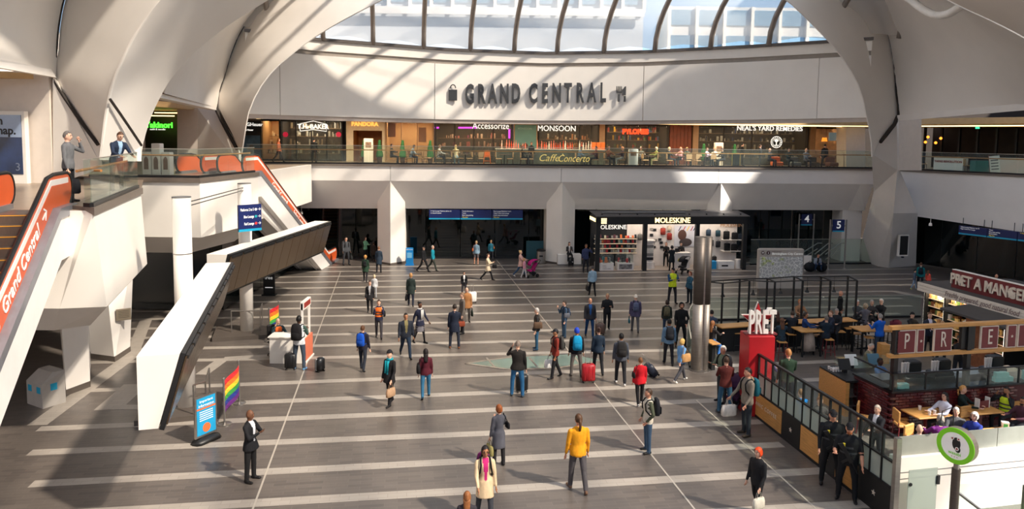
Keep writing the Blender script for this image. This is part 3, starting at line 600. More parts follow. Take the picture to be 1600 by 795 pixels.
def person(fx, fy, hy, face, label, top=(40, 40, 44), legs=(38, 40, 46), shoes=(28, 26, 26), skin='p', hair=('short', (60, 44, 32)), pose='stand', arms=('down', 'down'), coat=None, skirt=None, bulk=1.08, sex='m',
           lean=0, head=(0, 0), z=0.0, seat=None, inner=None, sleeve=None, hgt=None, items=(), at=None, group='people on the concourse', calf=None, acc=(), short=False):
    g = Vector(at) if at is not None else G(fx, fy, z)
    h = hgt or max(.9, min(2.0, ZAT(hy, g) - z))
    k = h / 1.75; Q = {}; rb = RawBody()
    w = (1.0 if sex == 'm' else .9)
    legspec = LEGS[pose]
    hipz = .92
    S = lambda v: Vector(v) * k
    lab_leg = 'legs'
    low = 9
    J = {}
    for s, (fl, kb, ab) in zip((1, -1), legspec):
        fl, kb, ab = R(fl), R(kb), R(ab); hip = Vector((s * .092, 0, hipz))
        td = Vector((s * math.sin(ab) * math.cos(fl) if fl < 1 else s * math.sin(ab), -math.sin(fl), -math.cos(fl))).normalized(); kn = hip + td * .43
        cdir = Vector((s * math.sin(ab) * .3, -math.sin(fl - kb), -math.cos(fl - kb))).normalized(); an = kn + cdir * .41
        J[s] = (hip, kn, an); low = min(low, an.z - .085)
    dz = -low if seat is None else (seat / k + .10 - hipz)
    up = Vector((0, 0, dz))
    ln = R(lean); rot = Matrix.Rotation(ln, 3, 'X')
    hipc = Vector((0, 0, hipz)) + up
    def T(p): return hipc + rot @ (Vector(p) - Vector((0, 0, hipz)))
    bare = 'skin' if (skirt or short) else 'legs'
    for s in (1, -1):
        hip, kn, an = [p + up for p in J[s]]
        rb.cap(S(hip), S(kn), .094 * k * (.5 + .5 * bulk), .070 * k, 'legs' if not skirt else 'calf')
        cl = 'calf' if (skirt or calf or short) else 'legs'
        rb.cap(S(kn), S(an), .067 * k if cl == 'legs' else .056 * k, (.057 if cl == 'legs' else .038) * k, cl)
        f0 = an + Vector((0, .035, -.045)); f1 = an + Vector((s * .025, -.145, -.055))
        if seat is None and pose not in ('sit',) and (J[s][1].y - J[s][2].y) < -.12: f1 = an + Vector((s * .02, -.10, -.12))   # trailing toe
        rb.cap(S(f0), S(f1), .046 * k, .041 * k, 'shoes', fl=.85); Q['ankle%d' % s] = S(an)
    # torso
    bw = bulk * w
    tz = [(.80, .130, .108, .005), (.86, .172, .125, .008), (.95, .172, .124, .003), (1.08, .146 if sex == 'm' else .128, .105, 0), (1.20, .160 if sex == 'm' else .145, .115, -.004), (1.32, .178, .118, 0), (1.395, .176, .1, .006), (1.445, .128, .08, .012), (1.48, .062, .06, .012)]
    rg = []
    for zz, a, b, yo in tz:
        rg.append([S(T((a * bw * math.cos(2 * math.pi * q / 18), yo + b * (.55 + .45 * bulk) * math.sin(2 * math.pi * q / 18), zz))) for q in range(18)])
    rb.rings(rg, 'top')
    for hem, lab in ((skirt, 'skirt'), (coat, 'top')):
        if not hem or seat is not None: continue
        ex_ = .012 if lab == 'top' else 0; rg = []
        for i in range(7):
            t = i / 6; zz = .98 + (hem - .98) * t
            rg.append([S(T((bw * (.166 + ex_ + .035 * t) * math.cos(2 * math.pi * q / 18), (.12 + ex_ + .045 * t) * math.sin(2 * math.pi * q / 18) - .02 * t, zz))) for q in range(18)])
        rb.rings(rg[::-1], lab)
    # arms
    for s, an_ in zip((1, -1), arms):
        fl, ab, eb, inn = ARMS[an_]; fl, ab, eb = R(fl), R(ab), R(eb)
        sh = Vector((s * .172 * bw, .008, 1.378)); d1 = Vector((s * math.sin(ab), -math.sin(fl) * math.cos(ab), -math.cos(fl) * math.cos(ab))).normalized(); el = sh + d1 * .285
        d2 = Vector((s * (math.sin(ab) * .5 - inn), -math.sin(fl + eb), -math.cos(fl + eb))).normalized(); wr = el + d2 * .245; hd = wr + d2 * .085
        rb.cap(S(T(sh)), S(T(el)), .060 * k * (.4 + .6 * bulk), .052 * k, 'sleeve'); rb.cap(S(T(el)), S(T(wr)), .048 * k, .036 * k, 'sleeve' if sleeve != 'short' else 'skin')
        rb.cap(S(T(wr + d2 * .045)), S(T(hd)), .024 * k, .036 * k, 'skin', fl=.7); Q['hand%d' % s] = S(T(hd)); Q['wrist%d' % s] = S(T(wr)); Q['hdir%d' % s] = rot @ d2
        Q['sh%d' % s] = S(T(sh))
    # neck, head
    hc = T((0, -.005, 1.625)); rb.cap(S(T((0, .012, 1.44))), S(hc), .056 * k * w, .052 * k * w, 'skin')
    hr = rot @ Matrix.Rotation(R(head[0]), 3, 'Z') @ Matrix.Rotation(R(head[1]), 3, 'X')
    if lean > 15: hr = Matrix.Rotation(R(lean * .4), 3, 'X') @ Matrix.Rotation(R(head[0]), 3, 'Z') @ Matrix.Rotation(R(head[1]), 3, 'X')
    rb.ell(S(hc), (.078 * k, .098 * k, .122 * k), 'skin', hr); rb.ell(S(hc + hr @ Vector((0, -.03, -.06))), (.055 * k, .062 * k, .06 * k), 'skin', hr, 8, 6)
    rb.ell(S(hc + hr @ Vector((0, -.1, -.018))), (.014 * k, .022 * k, .026 * k), 'skin', hr, 6, 5)
    for s in (1, -1): rb.ell(S(hc + hr @ Vector((s * .08, .008, -.015))), (.014 * k, .022 * k, .034 * k), 'skin', hr, 6, 5)
    o = rb.mb.build('raw_body', C((90, 90, 90)))
    px = F * h / max(6, g.y); md = o.modifiers.new('r', 'REMESH'); md.mode = 'VOXEL'; md.voxel_size = .021 if px > 85 else .026 if px > 55 else .034
    sm = o.modifiers.new('s', 'SMOOTH'); sm.factor = .5; sm.iterations = 2
    a_ = R(face)
    PEOPLE.append(dict(raw=o, lab=rb.lab, pts=[Vector(v) for v in rb.mb.v], loc=Vector((g.x, g.y, z)), rz=a_, k=k, hc=S(hc), hr=hr, Q=Q, label=label, hair=hair, px=px, group=group, items=items, acc=acc,
                       mats={'top': C(top), 'sleeve': C(sleeve if sleeve and sleeve != 'short' else top), 'legs': C(legs), 'skin': SK(SKIN[skin]), 'shoes': C(shoes, .5), 'skirt': C(legs), 'calf': C(calf) if calf else SK(SKIN[skin]), 'inner': C(inner) if inner else None},
                       T=T, S=S, hem=((coat or skirt or .83) * k + dz * k) if seat is None else None, lower='skirt' if (skirt and not coat) else 'top'))
    return PEOPLE[-1]
def hair_mesh(style, P_):
    k, hc, hr = P_['k'], P_['hc'], P_['hr']; mb = MB(); n, m = 16, 10
    grow = {'short': 1.10, 'bob': 1.18, 'long': 1.14, 'bun': 1.08, 'beanie': 1.16, 'cap': 1.14, 'hood': 1.34, 'turban': 1.30, 'curly': 1.26, 'fringe': 1.05, 'tail': 1.10, 'afro': 1.4}[style]
    idx = {}; vs = []
    for i in range(m + 1):
        for j in range(n):
            t = math.pi * min(max(i / m, .01), .99); a = 2 * math.pi * j / n
            x, y, z = math.sin(t) * math.cos(a), math.sin(t) * math.sin(a), math.cos(t)
            wob = 1 + (.03 * math.sin(7 * a + 3 * t * 4) + random.uniform(-.035, .035) if style in ('curly', 'short', 'bob', 'long', 'bun', 'tail', 'fringe') else 0)
            q = Vector((x * .078 * grow * wob, y * .098 * grow * wob, z * .122 * (1.07 if style not in ('beanie', 'turban') else 1.16) + (.006)))
            if style in ('bob', 'long', 'hood') and z < -.1: q.x *= 1.08; q.y += .01
            vs.append((q, (x, y, z)))
    def keep(d):
        x, y, z = d
        if style == 'fringe': return (z > -.2 and y > -.2) or (-.3 < z < .2 and y > 0)
        if style == 'cap': return z > .12
        if style == 'beanie': return z > .05 or (y > .25 and z > -.3)
        if style == 'turban': return z > .08 or (y > .2 and z > -.4)
        if style in ('bob', 'long', 'curly', 'hood'):
            return z > .45 or (y > -.35 and z > -.85) or (abs(x) > .80 and z > -.8)
        return z > .42 or (y > -.15 and z > -.05) or (y > .3 and z > -.55)
    for q, d in vs: pass
    ks = [keep(d) for q, d in vs]
    fs = []
    for i in range(m):
        for j in range(n):
            f = (i * n + j, (i + 1) * n + j, (i + 1) * n + (j + 1) % n, i * n + (j + 1) % n)
            if sum(ks[v] for v in f) >= 3: fs.append(f)
    mb.add([hc + hr @ (q * k) for q, d in vs], fs)
    if style == 'long':
        rg = []
        for t in range(6):
            z = -.02 - .06 * t; rg.append([hc + hr @ (Vector(((.086 - .004 * t) * math.cos(2 * math.pi * j / 10), .06 + .012 * t + .045 * math.sin(2 * math.pi * j / 10), z)) * k) for j in range(10)])
        mb.loft(rg)
    if style == 'bun': mb.ball(hc + hr @ (Vector((0, .09, .09)) * k), .045 * k, 8, 6)
    if style == 'tail': mb.tube([hc + hr @ (Vector((0, .09 + .05 * math.sin(t), .06 - .09 * t)) * k) for t in range(4)], .03 * k, 7)
    if style == 'cap':
        mb.prism([hc + hr @ (Vector(p) * k) for p in ((-.07, -.07, .03), (-.05, -.17, .015), (.05, -.17, .015), (.07, -.07, .03))], hr @ Vector((0, 0, .015 * k)))
    return mb
def finish_people():
    dg = bpy.context.evaluated_depsgraph_get()
    for P_ in PEOPLE:
        raw = P_['raw']; me = bpy.data.meshes.new_from_object(raw.evaluated_get(dg)); me.name = 'person'
        me.materials.clear(); order = ['top', 'sleeve', 'legs', 'skin', 'shoes', 'skirt', 'calf', 'inner']; mt = P_['mats']
        for o_ in order: me.materials.append(mt[o_] or mt['top'])
        kd = kdtree.KDTree(len(P_['pts']))
        for i, p in enumerate(P_['pts']): kd.insert(p, i)
        kd.balance(); mi = []; k = P_['k']
        for f in me.polygons:
            c = f.center; l = P_['lab'][kd.find(c)[1]]
            if P_['hem'] is not None and abs(c.x) < .24 * k:
                if l in ('legs', 'calf') and c.z > P_['hem'] + .01: l = P_['lower'] if c.z < P_['hc'].z - .64 * k else 'top'
                elif l in ('top',) and c.z < P_['hem'] - .005: l = 'legs'
            if l == 'top' and mt['inner'] is not None and f.normal.y < -.35 and abs(c.x) < (.02 + .05 * (c.z - P_['hc'].z + .62 * k) / (.45 * k)) * k and c.z > (P_['hc'].z - .62 * k): l = 'inner'
            mi.append(order.index(l))
        n0 = len(me.polygons)
        # eyes, brows, mouth and fingers share the body mesh
        ex = MB(); hc, hr, Q = P_['hc'], P_['hr'], P_['Q']
        if P_['px'] > 40:
            for s in (1, -1):
                ex.ball(hc + hr @ (Vector((s * .031, -.089, .008)) * k), (.012 * k, .008 * k, .008 * k), 6, 4, 1)
                ex.ball(hc + hr @ (Vector((s * .031, -.092, .03)) * k), (.019 * k, .007 * k, .005 * k), 6, 4, 1)
            ex.ball(hc + hr @ (Vector((0, -.089, -.062)) * k), (.024 * k, .008 * k, .007 * k), 6, 4, 2)
        if P_['px'] > 55:
            for s in (1, -1):
                h, d = Q['hand%d' % s], Vector(Q['hdir%d' % s]).normalized(); sd = Vector((1, 0, 0)) - d * d.x; sd = (sd if sd.length > .2 else d.orthogonal()).normalized(); sd = d.cross(sd) if abs(d.z) > .5 else sd
                cu = d.cross(sd) * (-s)
                for q in range(4):
                    b = h + sd * ((q - 1.5) * .019 * k) + d * .012 * k; ln_ = (.062, .072, .068, .052)[q] * k
                    m_ = b + d * ln_ * .55; t = m_ + (d * .8 + cu * .55).normalized() * ln_ * .5
                    ex.cyl(b, m_, .0095 * k, .009 * k, 6, 0); ex.cyl(m_, t, .009 * k, .007 * k, 6, 0)
                b = h - d * .035 * k - sd * .03 * k; ex.cyl(b, b + (d * .7 - sd * .5).normalized() * .06 * k, .011 * k, .008 * k, 6, 0)
        if ex.v:
            vs = [tuple(v.co) for v in me.vertices] + ex.v; nb = len(me.vertices)
            fs = [tuple(p.vertices) for p in me.polygons] + [tuple(i + nb for i in f) for f in ex.f]
            m2_ = bpy.data.meshes.new('person'); m2_.from_pydata(vs, [], fs)
            for o_ in me.materials: m2_.materials.append(o_)
            m2_.materials.append(M('eye_dark', (30, 22, 20), .4)); m2_.materials.append(M('lips', (150, 92, 84), .5))
            mi += [{0: 3, 1: 8, 2: 9}[q] for q in ex.m]; bpy.data.meshes.remove(me); me = m2_
        me.polygons.foreach_set('material_index', mi)
        o = obj('person', me, None, True, label=P_['label'], cat='person', group=P_['group']); o.location = P_['loc']; o.rotation_euler = (0, 0, P_['rz'])
        P_['obj'] = o; P_['mw'] = Matrix.Translation(P_['loc']) @ Matrix.Rotation(P_['rz'], 4, 'Z')
        st, hcol = P_['hair'][:2]
        if st != 'bald':
            nm = {'beanie': 'beanie_hat', 'cap': 'cap', 'hood': 'hood', 'turban': 'turban'}.get(st, 'hair')
            hair_mesh(st, P_).build(nm, C(hcol, .6) if nm != 'hair' else HR(hcol), o, True)
            if st == 'cap' and len(P_['hair']) > 2: hair_mesh('short', P_).build('hair', C(P_['hair'][2]), o, True)
        for a in P_['acc']: ACC[a[0]](P_, o, *a[1:])
        for it in P_['items']: ITEM[it[0]](P_, *it[1:])
        r = raw.data; bpy.data.objects.remove(raw); bpy.data.meshes.remove(r)
# ---- things that belong to the body (children)
def acc_scarf(P_, o, col):
    mb = MB(); S, T = P_['S'], P_['T']
    mb.tube([S(T((.085 * math.cos(a), .01 + .075 * math.sin(a), 1.465))) for a in [2 * math.pi * i / 12 for i in range(13)]], .03 * P_['k'], 7)
    mb.prism([S(T(p)) for p in ((-.07, -.125, 1.44), (-.005, -.13, 1.44), (-.01, -.15, 1.05), (-.075, -.145, 1.05))], (0, -.025, 0)); mb.prism([S(T(p)) for p in ((.005, -.128, 1.44), (.07, -.125, 1.44), (.075, -.145, 1.12), (.01, -.15, 1.12))], (0, -.025, 0))
    mb.build('scarf', C(col), o, True)
def acc_vest(P_, o, col, band=(225, 225, 215)):
    S, T = P_['S'], P_['T']; rg = []
    for zz, a, b in ((1.0, .178, .128), (1.12, .172, .125), (1.24, .178, .132), (1.36, .182, .126), (1.43, .12, .092)):
        rg.append([S(T((a * math.cos(2 * math.pi * q / 16), b * math.sin(2 * math.pi * q / 16), zz))) for q in range(16)])
    v = MB().loft(rg, True, False).build('safety_vest', C(col), o, True)
    for zz in (1.08, 1.2):
        MB().loft([[S(T((.183 * math.cos(2 * math.pi * q / 16), .136 * math.sin(2 * math.pi * q / 16), zz + d))) for q in range(16)] for d in (0, .045)], True, False).build('reflective_band', M('reflective', band, .35), v)
def acc_glasses(P_, o):
    mb = MB(); hc, hr, k = P_['hc'], P_['hr'], P_['k']
    for s in (1, -1):
        mb.tube([hc + hr @ (Vector((s * .033 + .021 * math.cos(a), -.103, .006 + .017 * math.sin(a))) * k) for a in [2 * math.pi * i / 8 for i in range(9)]], .003 * k, 4)
        mb.tube([hc + hr @ (Vector((s * .054, -.1, .01)) * k), hc + hr @ (Vector((s * .085, .01, .005)) * k)], .003 * k, 4)
    mb.build('glasses', BLACK, o)
def acc_beard(P_, o, col):
    hc, hr, k = P_['hc'], P_['hr'], P_['k']
    MB().ball(hc + hr @ (Vector((0, -.05, -.088)) * k), (.058 * k, .052 * k, .04 * k), 8, 6).build('beard', C(col), o, True)
def acc_hoodback(P_, o, col):
    S, T = P_['S'], P_['T']
    MB().ball(S(T((0, .09, 1.45))), (.12 * P_['k'], .06 * P_['k'], .075 * P_['k']), 10, 7).build('hood', C(col), o, True)
ACC = {'scarf': acc_scarf, 'vest': acc_vest, 'glasses': acc_glasses, 'beard': acc_beard, 'hoodback': acc_hoodback}
# ---- things carried (top-level)
def place(e, P_, p): e.matrix_world = P_['mw'] @ Matrix.Translation(p); return e
def put(e, P_, p, rz=0):
    w = P_['mw'] @ Vector(p); e.location = w; e.rotation_euler = (0, 0, P_['rz'] + rz); return e
def it_backpack(P_, label, col, sz=1.0, trim=(20, 20, 22)):
    k = P_['k']; p = P_['S'](P_['T']((0, .145, 1.02))); e = put(empty('backpack', label=label, cat='backpack', group='backpacks'), P_, p)
    w, d, h = .15 * sz * k, .16 * sz * k, .46 * sz * k; rg = []
    for t, a, b in ((0, .8, .75), (.05, .97, .95), (.35, 1, 1), (.7, .97, .9), (.92, .8, .7), (1, .5, .4)):
        rg.append([(w * a * (abs(math.cos(q)) ** .6) * (1 if math.cos(q) > 0 else -1), d * .5 + d * .5 * b * (abs(math.sin(q)) ** .6) * (1 if math.sin(q) > 0 else -1), h * t) for q in [2 * math.pi * i / 14 for i in range(14)]])
    MB().loft(rg).build('bag_body', C(col), e, True)
    MB().bev(-w * .75, w * .75, d * .93, d * 1.25, h * .08, h * .5, .02 * k).build('front_pocket', C(tuple(int(v * .85) for v in col)), e, True)
    for s in (1, -1):
        q = lambda x, y, z: P_['S'](P_['T']((x, y, z))) - p
        MB().tube([q(s * .09, .13, 1.42), q(s * .10, .05, 1.475), q(s * .105, -.06, 1.455), q(s * .11, -.128, 1.36), q(s * .13, -.12, 1.2), q(s * .165, -.02, 1.08), q(s * .12, .13, 1.05)], .02 * k, 6).build('strap', C(trim), e, True)
def it_bag(P_, label, col, side=1, kind='hand', sz=1.0, name='handbag'):
    k = P_['k']; w, d, h = .17 * sz * k, .055 * sz * k, .24 * sz * k
    if kind == 'hand':
        p = P_['Q']['hand%d' % side] + Vector((0, 0, -.03)); drop = .16 * k
    else:
        p = P_['S'](P_['T']((side * .25, .02, .98 + .24))); drop = .0
    e = put(empty(name, label=label, cat='bag', group='bags carried by people'), P_, p, R(90) if kind != 'x' else 0)
    rg = []
    for t, a, b in ((-1, .86, .8), (-.92, 1, 1), (-.4, 1, 1), (-.05, .88, .7), (0, .8, .45)):
        rg.append([(w * a * (abs(math.cos(q)) ** .45) * (1 if math.cos(q) > 0 else -1), d * b * (abs(math.sin(q)) ** .6) * (1 if math.sin(q) > 0 else -1), h * t - drop) for q in [2 * math.pi * i / 14 for i in range(14)]])
    MB().loft(rg).build('bag_body', C(col), e, True)
    if kind == 'hand':
        for s in (1, -1): MB().tube([(-w * .5, s * d * .4, -drop - .01), (-w * .25, s * d * .3, -.03), (0, 0, 0.0), (w * .25, s * d * .3, -.03), (w * .5, s * d * .4, -drop - .01)], .008 * k, 5).build('handle', C(tuple(int(v * .7) for v in col)), e)
    else:
        sh = P_['S'](P_['T']((side * .13, 0, 1.49))) - P_['S'](P_['T']((side * .25, .02, 1.22)))
        sh = Matrix.Rotation(-R(90), 3, 'Z') @ sh
        MB().tube([(-w * .7, 0, -.03), (sh.x - .04, sh.y * .9, sh.z * .8), sh, (sh.x + .05, sh.y * .9, sh.z * .8), (w * .7, 0, -.03)], .012 * k, 5).build('strap', C(tuple(int(v * .7) for v in col)), e)
def suitcase(gx, gy, label, col, h=.62, rz=0.0, tilt=0.0, pull=.38, g=None, w=.4, d=.25):
    g = g if g is not None else G(gx, gy); e = empty('suitcase', g, rz, label=label, cat='suitcase', group='wheeled suitcases')
    e.rotation_euler = (R(tilt), 0, rz)
    MB().bev(-w / 2, w / 2, -d / 2, d / 2, .06, h, .04).build('shell', M('case_%d_%d_%d' % tuple(col), col, .4, noise=.05), e, True)
    for x in (-.12, 0, .12): MB().box(x * w / .4 - .012, x * w / .4 + .012, -d / 2 - .008, d / 2 + .008, .12, h - .06).build('rib', M('case_%d_%d_%d' % tuple(col)), e)
    for x in (-1, 1):
        MB().cyl((x * w * .38 - .015, d * .35, .035), (x * w * .38 + .015, d * .35, .035), .035, n=10).build('wheel', RUBBER, e); MB().cyl((x * w * .38 - .015, -d * .35, .035), (x * w * .38 + .015, -d * .35, .035), .035, n=10).build('wheel', RUBBER, e)
    if pull: MB().tube([(-.09, d * .4, h - .02), (-.09, d * .4, h + pull), (.09, d * .4, h + pull), (.09, d * .4, h - .02)], .011, 5).build('pull_handle', M('handle_alu', (205, 200, 195), .3, .7), e)
    MB().tube([(-.07, 0, h - .005), (-.05, 0, h + .03), (.05, 0, h + .03), (.07, 0, h - .005)], .012, 5).build('carry_handle', RUBBER, e)
    return e
ITEM = {'backpack': it_backpack, 'bag': it_bag}
BK, NV, JN, GY = (30, 30, 33), (32, 38, 58), (52, 74, 102), (92, 92, 96)
# ---- nearest people
person(392, 751, 640, 78, 'bald man in a black suit standing with folded arms', BK, (34, 33, 34), skin='b', hair=('bald', 0), arms=('fold', 'fold'), inner=(225, 225, 230), coat=.80, bulk=1.08)
person(779, 727, 632, 205, 'woman in a long charcoal cardigan with an auburn bob, seen from behind', (84, 84, 92), (40, 38, 40), skin='p', sex='f', hair=('bob', (150, 84, 44)), coat=.52, arms=('down', 'read'), bulk=1.05,
       items=(('bag', 'floral shopping bag on the arm of the woman in the charcoal cardigan', (150, 140, 88), 1, 'hand', 1.15, 'tote_bag'), ('bag', 'small black shoulder bag on the woman in the charcoal cardigan', (28, 26, 28), -1, 'side', .7)))
person(757, 815, 695, 12, 'woman in a beige trench coat with glasses and long black hair', (214, 188, 152), (66, 68, 74), skin='t', sex='f', hair=('long', (32, 26, 26)), coat=.62, inner=(190, 40, 110), pose='step', acc=(('glasses',),), arms=('down', 'fwd'),
       items=(('backpack', 'plum purple backpack on the woman in the beige trench coat', (112, 34, 92), 1.05),))
person(729, 884, 768, 180, 'woman with shoulder length brown hair at the bottom edge', (52, 48, 54), (40, 40, 44), sex='f', hair=('long', (140, 88, 50)))
person(902, 766, 646, 192, 'man in a mustard yellow jacket walking away', (222, 150, 28), (84, 80, 82), (120, 90, 70), hair=('tail', (82, 56, 38)), pose='step', arms=('down', 'down'), skin='r')
person(1011, 706, 607, -80, 'man in a white and olive hooded jacket looking left', (206, 196, 180), (58, 80, 104), sleeve=(74, 78, 62), hair=('short', (58, 42, 30)), arms=('pocket', 'pocket'), acc=(('hoodback', (104, 104, 98)),), items=(('backpack', 'black backpack on the man in the white and olive jacket', (26, 28, 34), 1.0),), skin='r')
person(1181, 806, 698, -60, 'young person with bright red hair in a black jacket', BK, (26, 27, 30), hair=('bob', (228, 74, 28)), arms=('carry', 'down'), pose='step', items=(('bag', 'thin white plastic bag held by the red haired person', (226, 218, 200), 1, 'hand', 1.1, 'plastic_bag'),))
for (fx, fy, hy, fc, lb, hr_) in ((1296, 757, 640, -15, 'armed police officer in black, the one nearer the barrier', 0), (1322, 780, 660, -25, 'bearded police officer in black, the one in front', 1)):
    person(fx, fy, hy, fc, lb, (28, 29, 32), (27, 28, 31), hair=('cap', (26, 26, 30), (96, 62, 40)), pose='wide', arms=('bag', 'carry') if not hr_ else ('carry', 'bag'), bulk=1.22, sleeve='short' if hr_ else None, skin='r', acc=((('beard', (150, 88, 50)),) if hr_ else ()) + (('vest', (30, 31, 34), (60, 62, 66)),), items=(('gear', lb.split(',')[0]),))
def it_gear(P_, who):
    k = P_['k']; p = P_['S'](P_['T']((0, -.2, 1.05))); e = put(empty('carbine', label='black carbine slung on the ' + ('bearded officer' if 'bearded' in who else 'officer nearer the barrier'), cat='gun', group='police equipment'), P_, p)
    e.rotation_euler = (0, R(62), P_['rz'])
    MB().box(-.12, .14, -.025, .025, -.04, .05).build('receiver', BLACK, e); MB().cyl((.14, 0, .015), (.42, 0, .015), .014, n=8).build('barrel', DSTEEL, e)
    MB().prism([(-.12, -.02, .04), (-.34, -.02, .03), (-.36, -.02, -.08), (-.12, -.02, -.03)], (0, .04, 0)).build('stock', BLACK, e); MB().prism([(.02, -.015, -.04), (.08, -.015, -.04), (.1, -.015, -.2), (.05, -.015, -.2)], (0, .03, 0)).build('magazine', BLACK, e)
    MB().box(-.02, .1, -.018, .018, .05, .09).build('sight', DSTEEL, e)
    e2 = put(empty('radio', label='yellow topped radio on the ' + ('bearded officer' if 'bearded' in who else 'officer nearer the barrier'), cat='radio', group='police equipment'), P_, P_['S'](P_['T']((-.1, -.165, 1.28))))
    MB().bev(-.03, .03, -.02, .02, -.06, .06, .008).build('radio_body', M('radio_yellow', (210, 190, 40), .5), e2); MB().cyl((.015, 0, .06), (.015, 0, .15), .006, n=6).build('aerial', BLACK, e2)
ITEM['gear'] = it_gear
# ---- middle of the floor, left half
person(609, 632, 546, -32, 'woman in a black beanie and turquoise scarf', (30, 28, 30), (28, 27, 30), sex='f', hair=('beanie', (24, 24, 28)), coat=.74, inner=(36, 150, 165), acc=(('scarf', (24, 150, 165)),), pose='step', arms=('carry', 'down'), items=(('bag', 'light brown handbag of the woman in the turquoise scarf', (170, 136, 106), 1, 'hand', 1.1),))
person(665, 621, 544, 190, 'woman with long black hair, maroon top and blue jeans', (88, 30, 42), (56, 112, 146), sex='f', hair=('long', (30, 24, 24)), pose='step2', items=(('bag', 'large black shoulder bag on the woman in maroon', (24, 22, 24), 1, 'side', 1.25),))
person(567, 578, 508, 170, 'man in a dark navy jacket with a bright blue pack', (34, 32, 44), (40, 44, 54), hair=('short', (96, 62, 38)), pose='step', items=(('backpack', 'bright blue backpack on the man in navy', (26, 84, 190), 1.05, (20, 50, 120)),))
person(634, 558, 487, 20, 'heavy man in a dark jacket over an olive shirt', (36, 40, 50), (34, 48, 66), hair=('short', (30, 26, 24)), inner=(118, 108, 72), pose='walk', bulk=1.25, skin='t')
person(656, 536, 471, 50, 'woman in a navy coat and grey skirt swinging one arm', (38, 40, 60), (120, 116, 122), skin='b', sex='f', hair=('bun', (28, 24, 24)), coat=.78, skirt=.52, calf=(30, 28, 32), pose='step', arms=('fwd', 'back'), acc=(('scarf', (220, 216, 210)),), items=(('bag', 'dark handbag of the woman in the navy coat', (44, 38, 38), -1, 'hand', 1.0),))
person(592, 528, 468, 6, 'station worker in a dark uniform with an orange vest', (36, 38, 60), (62, 58, 62), sex='f', hair=('bun', (60, 36, 28)), pose='step', arms=('strap', 'strap'), acc=(('vest', (240, 112, 40), (220, 210, 190)),), items=(('bag', 'black shoulder bag of the orange vested worker', (26, 24, 26), 1, 'side', .9),))
person(710, 544, 475, 186, 'man in a navy overcoat and tan shoes seen from behind', (28, 34, 50), (38, 42, 54), (130, 78, 44), hair=('short', (40, 32, 28)), coat=.66, arms=('down', 'read'), pose='wide', bulk=1.05)
person(722, 521, 457, -70, 'man in a long grey coat standing behind the navy overcoat', (96, 88, 82), (46, 44, 46), hair=('short', (120, 92, 70)), coat=.5, items=(('bag', 'rust brown satchel of the man in the long grey coat', (140, 66, 44), 1, 'hand', .9),))
person(729, 503, 449, 10, 'elderly bald man in a tan jacket', (164, 112, 68), (90, 82, 76), hair=('fringe', (190, 180, 172)), coat=.72, items=(('bag', 'black bag with a green rim held by the man in the tan jacket', (30, 38, 30), 1, 'hand', 1.05, 'carrier_bag'),))
person(642, 478, 426, 184, 'blonde woman in a dark green coat walking away', (46, 56, 52), (36, 40, 54), sex='f', hair=('bob', (190, 140, 88)), coat=.66, pose='step', items=(('bag', 'black handbag of the woman in the dark green coat', (26, 24, 26), 1, 'hand', 1.2),))
person(725, 462, 424, 8, 'woman in a black jacket and sunglasses pulling a white case', BK, (60, 58, 62), sex='f', hair=('bob', (44, 34, 30)), inner=(230, 226, 222), acc=(('glasses',),), items=(('backpack', 'grey backpack on the woman pulling the white case', (120, 118, 112), .9),))
suitcase(738, 473, 'white hard shell suitcase behind the tan jacketed man', (232, 228, 222), .58, .4)
person(578, 489, 438, 5, 'woman in a black coat over a grey top', (30, 28, 30), (32, 31, 34), sex='f', hair=('bun', (70, 44, 34)), inner=(170, 166, 166), coat=.72, pose='step')
person(585, 466, 429, 180, 'fair haired child in a pale grey hooded top', (196, 194, 194), (170, 170, 172), sex='f', hair=('bob', (206, 186, 150)))
person(571, 440, 398, 178, 'woman with ginger hair and a dark green parka', (40, 64, 48), (40, 38, 42), sex='f', hair=('curly', (206, 150, 84)), coat=.66, pose='step', items=(('backpack', 'small black backpack on the green parka', (32, 32, 34), .8),))
person(592, 426, 385, 183, 'woman in a navy knee length coat seen from behind', (40, 52, 66), (34, 34, 40), sex='f', hair=('short', (130, 90, 66)), coat=.56)
person(541, 414, 370, 40, 'man in grey carrying two rucksacks by the dark glazing', (66, 68, 72), (52, 54, 58), hair=('short', (40, 34, 30)), pose='wide', items=(('backpack', 'grey rucksack on the man by the dark glazing', (120, 122, 122), 1.0), ('bag', 'dark rucksack hanging in front of the man by the glazing', (44, 46, 46), 1, 'hand', 1.1)))
person(571, 407, 370, 60, 'woman in a mint green cardigan by the dark glazing', (120, 176, 140), (30, 30, 34), sex='f', hair=('long', (60, 40, 32)), arms=('read', 'read'))
person(584, 408, 378, 180, 'dim figure in a dark brown coat beside the pier', (54, 44, 38), (40, 36, 34), sex='f', hair=('bob', (60, 44, 36)), coat=.6)
person(662, 425, 383, 70, 'man in a black cap and black clothes walking right', BK, (28, 28, 31), hair=('cap', (24, 24, 26)), pose='walk')
person(676, 423, 382, 80, 'grey haired man in a bright teal jacket walking right', (24, 130, 150), (50, 56, 50), hair=('fringe', (200, 196, 190)), pose='walk2')
person(744, 414, 376, 178, 'woman in a pale denim jacket and grey shorts', (126, 152, 170), (96, 90, 92), sex='f', hair=('short', (190, 160, 120)), short=True, skin='r', items=(('bag', 'orange shoulder bag of the woman in grey shorts', (206, 104, 50), 1, 'side', .9),))
person(767, 408, 375, 182, 'woman in a teal jacket with an orange bag strap', (40, 110, 130), (44, 44, 50), sex='f', hair=('short', (190, 150, 110)), items=(('bag', 'small tan bag of the woman in the teal jacket', (190, 110, 64), -1, 'side', .8),))
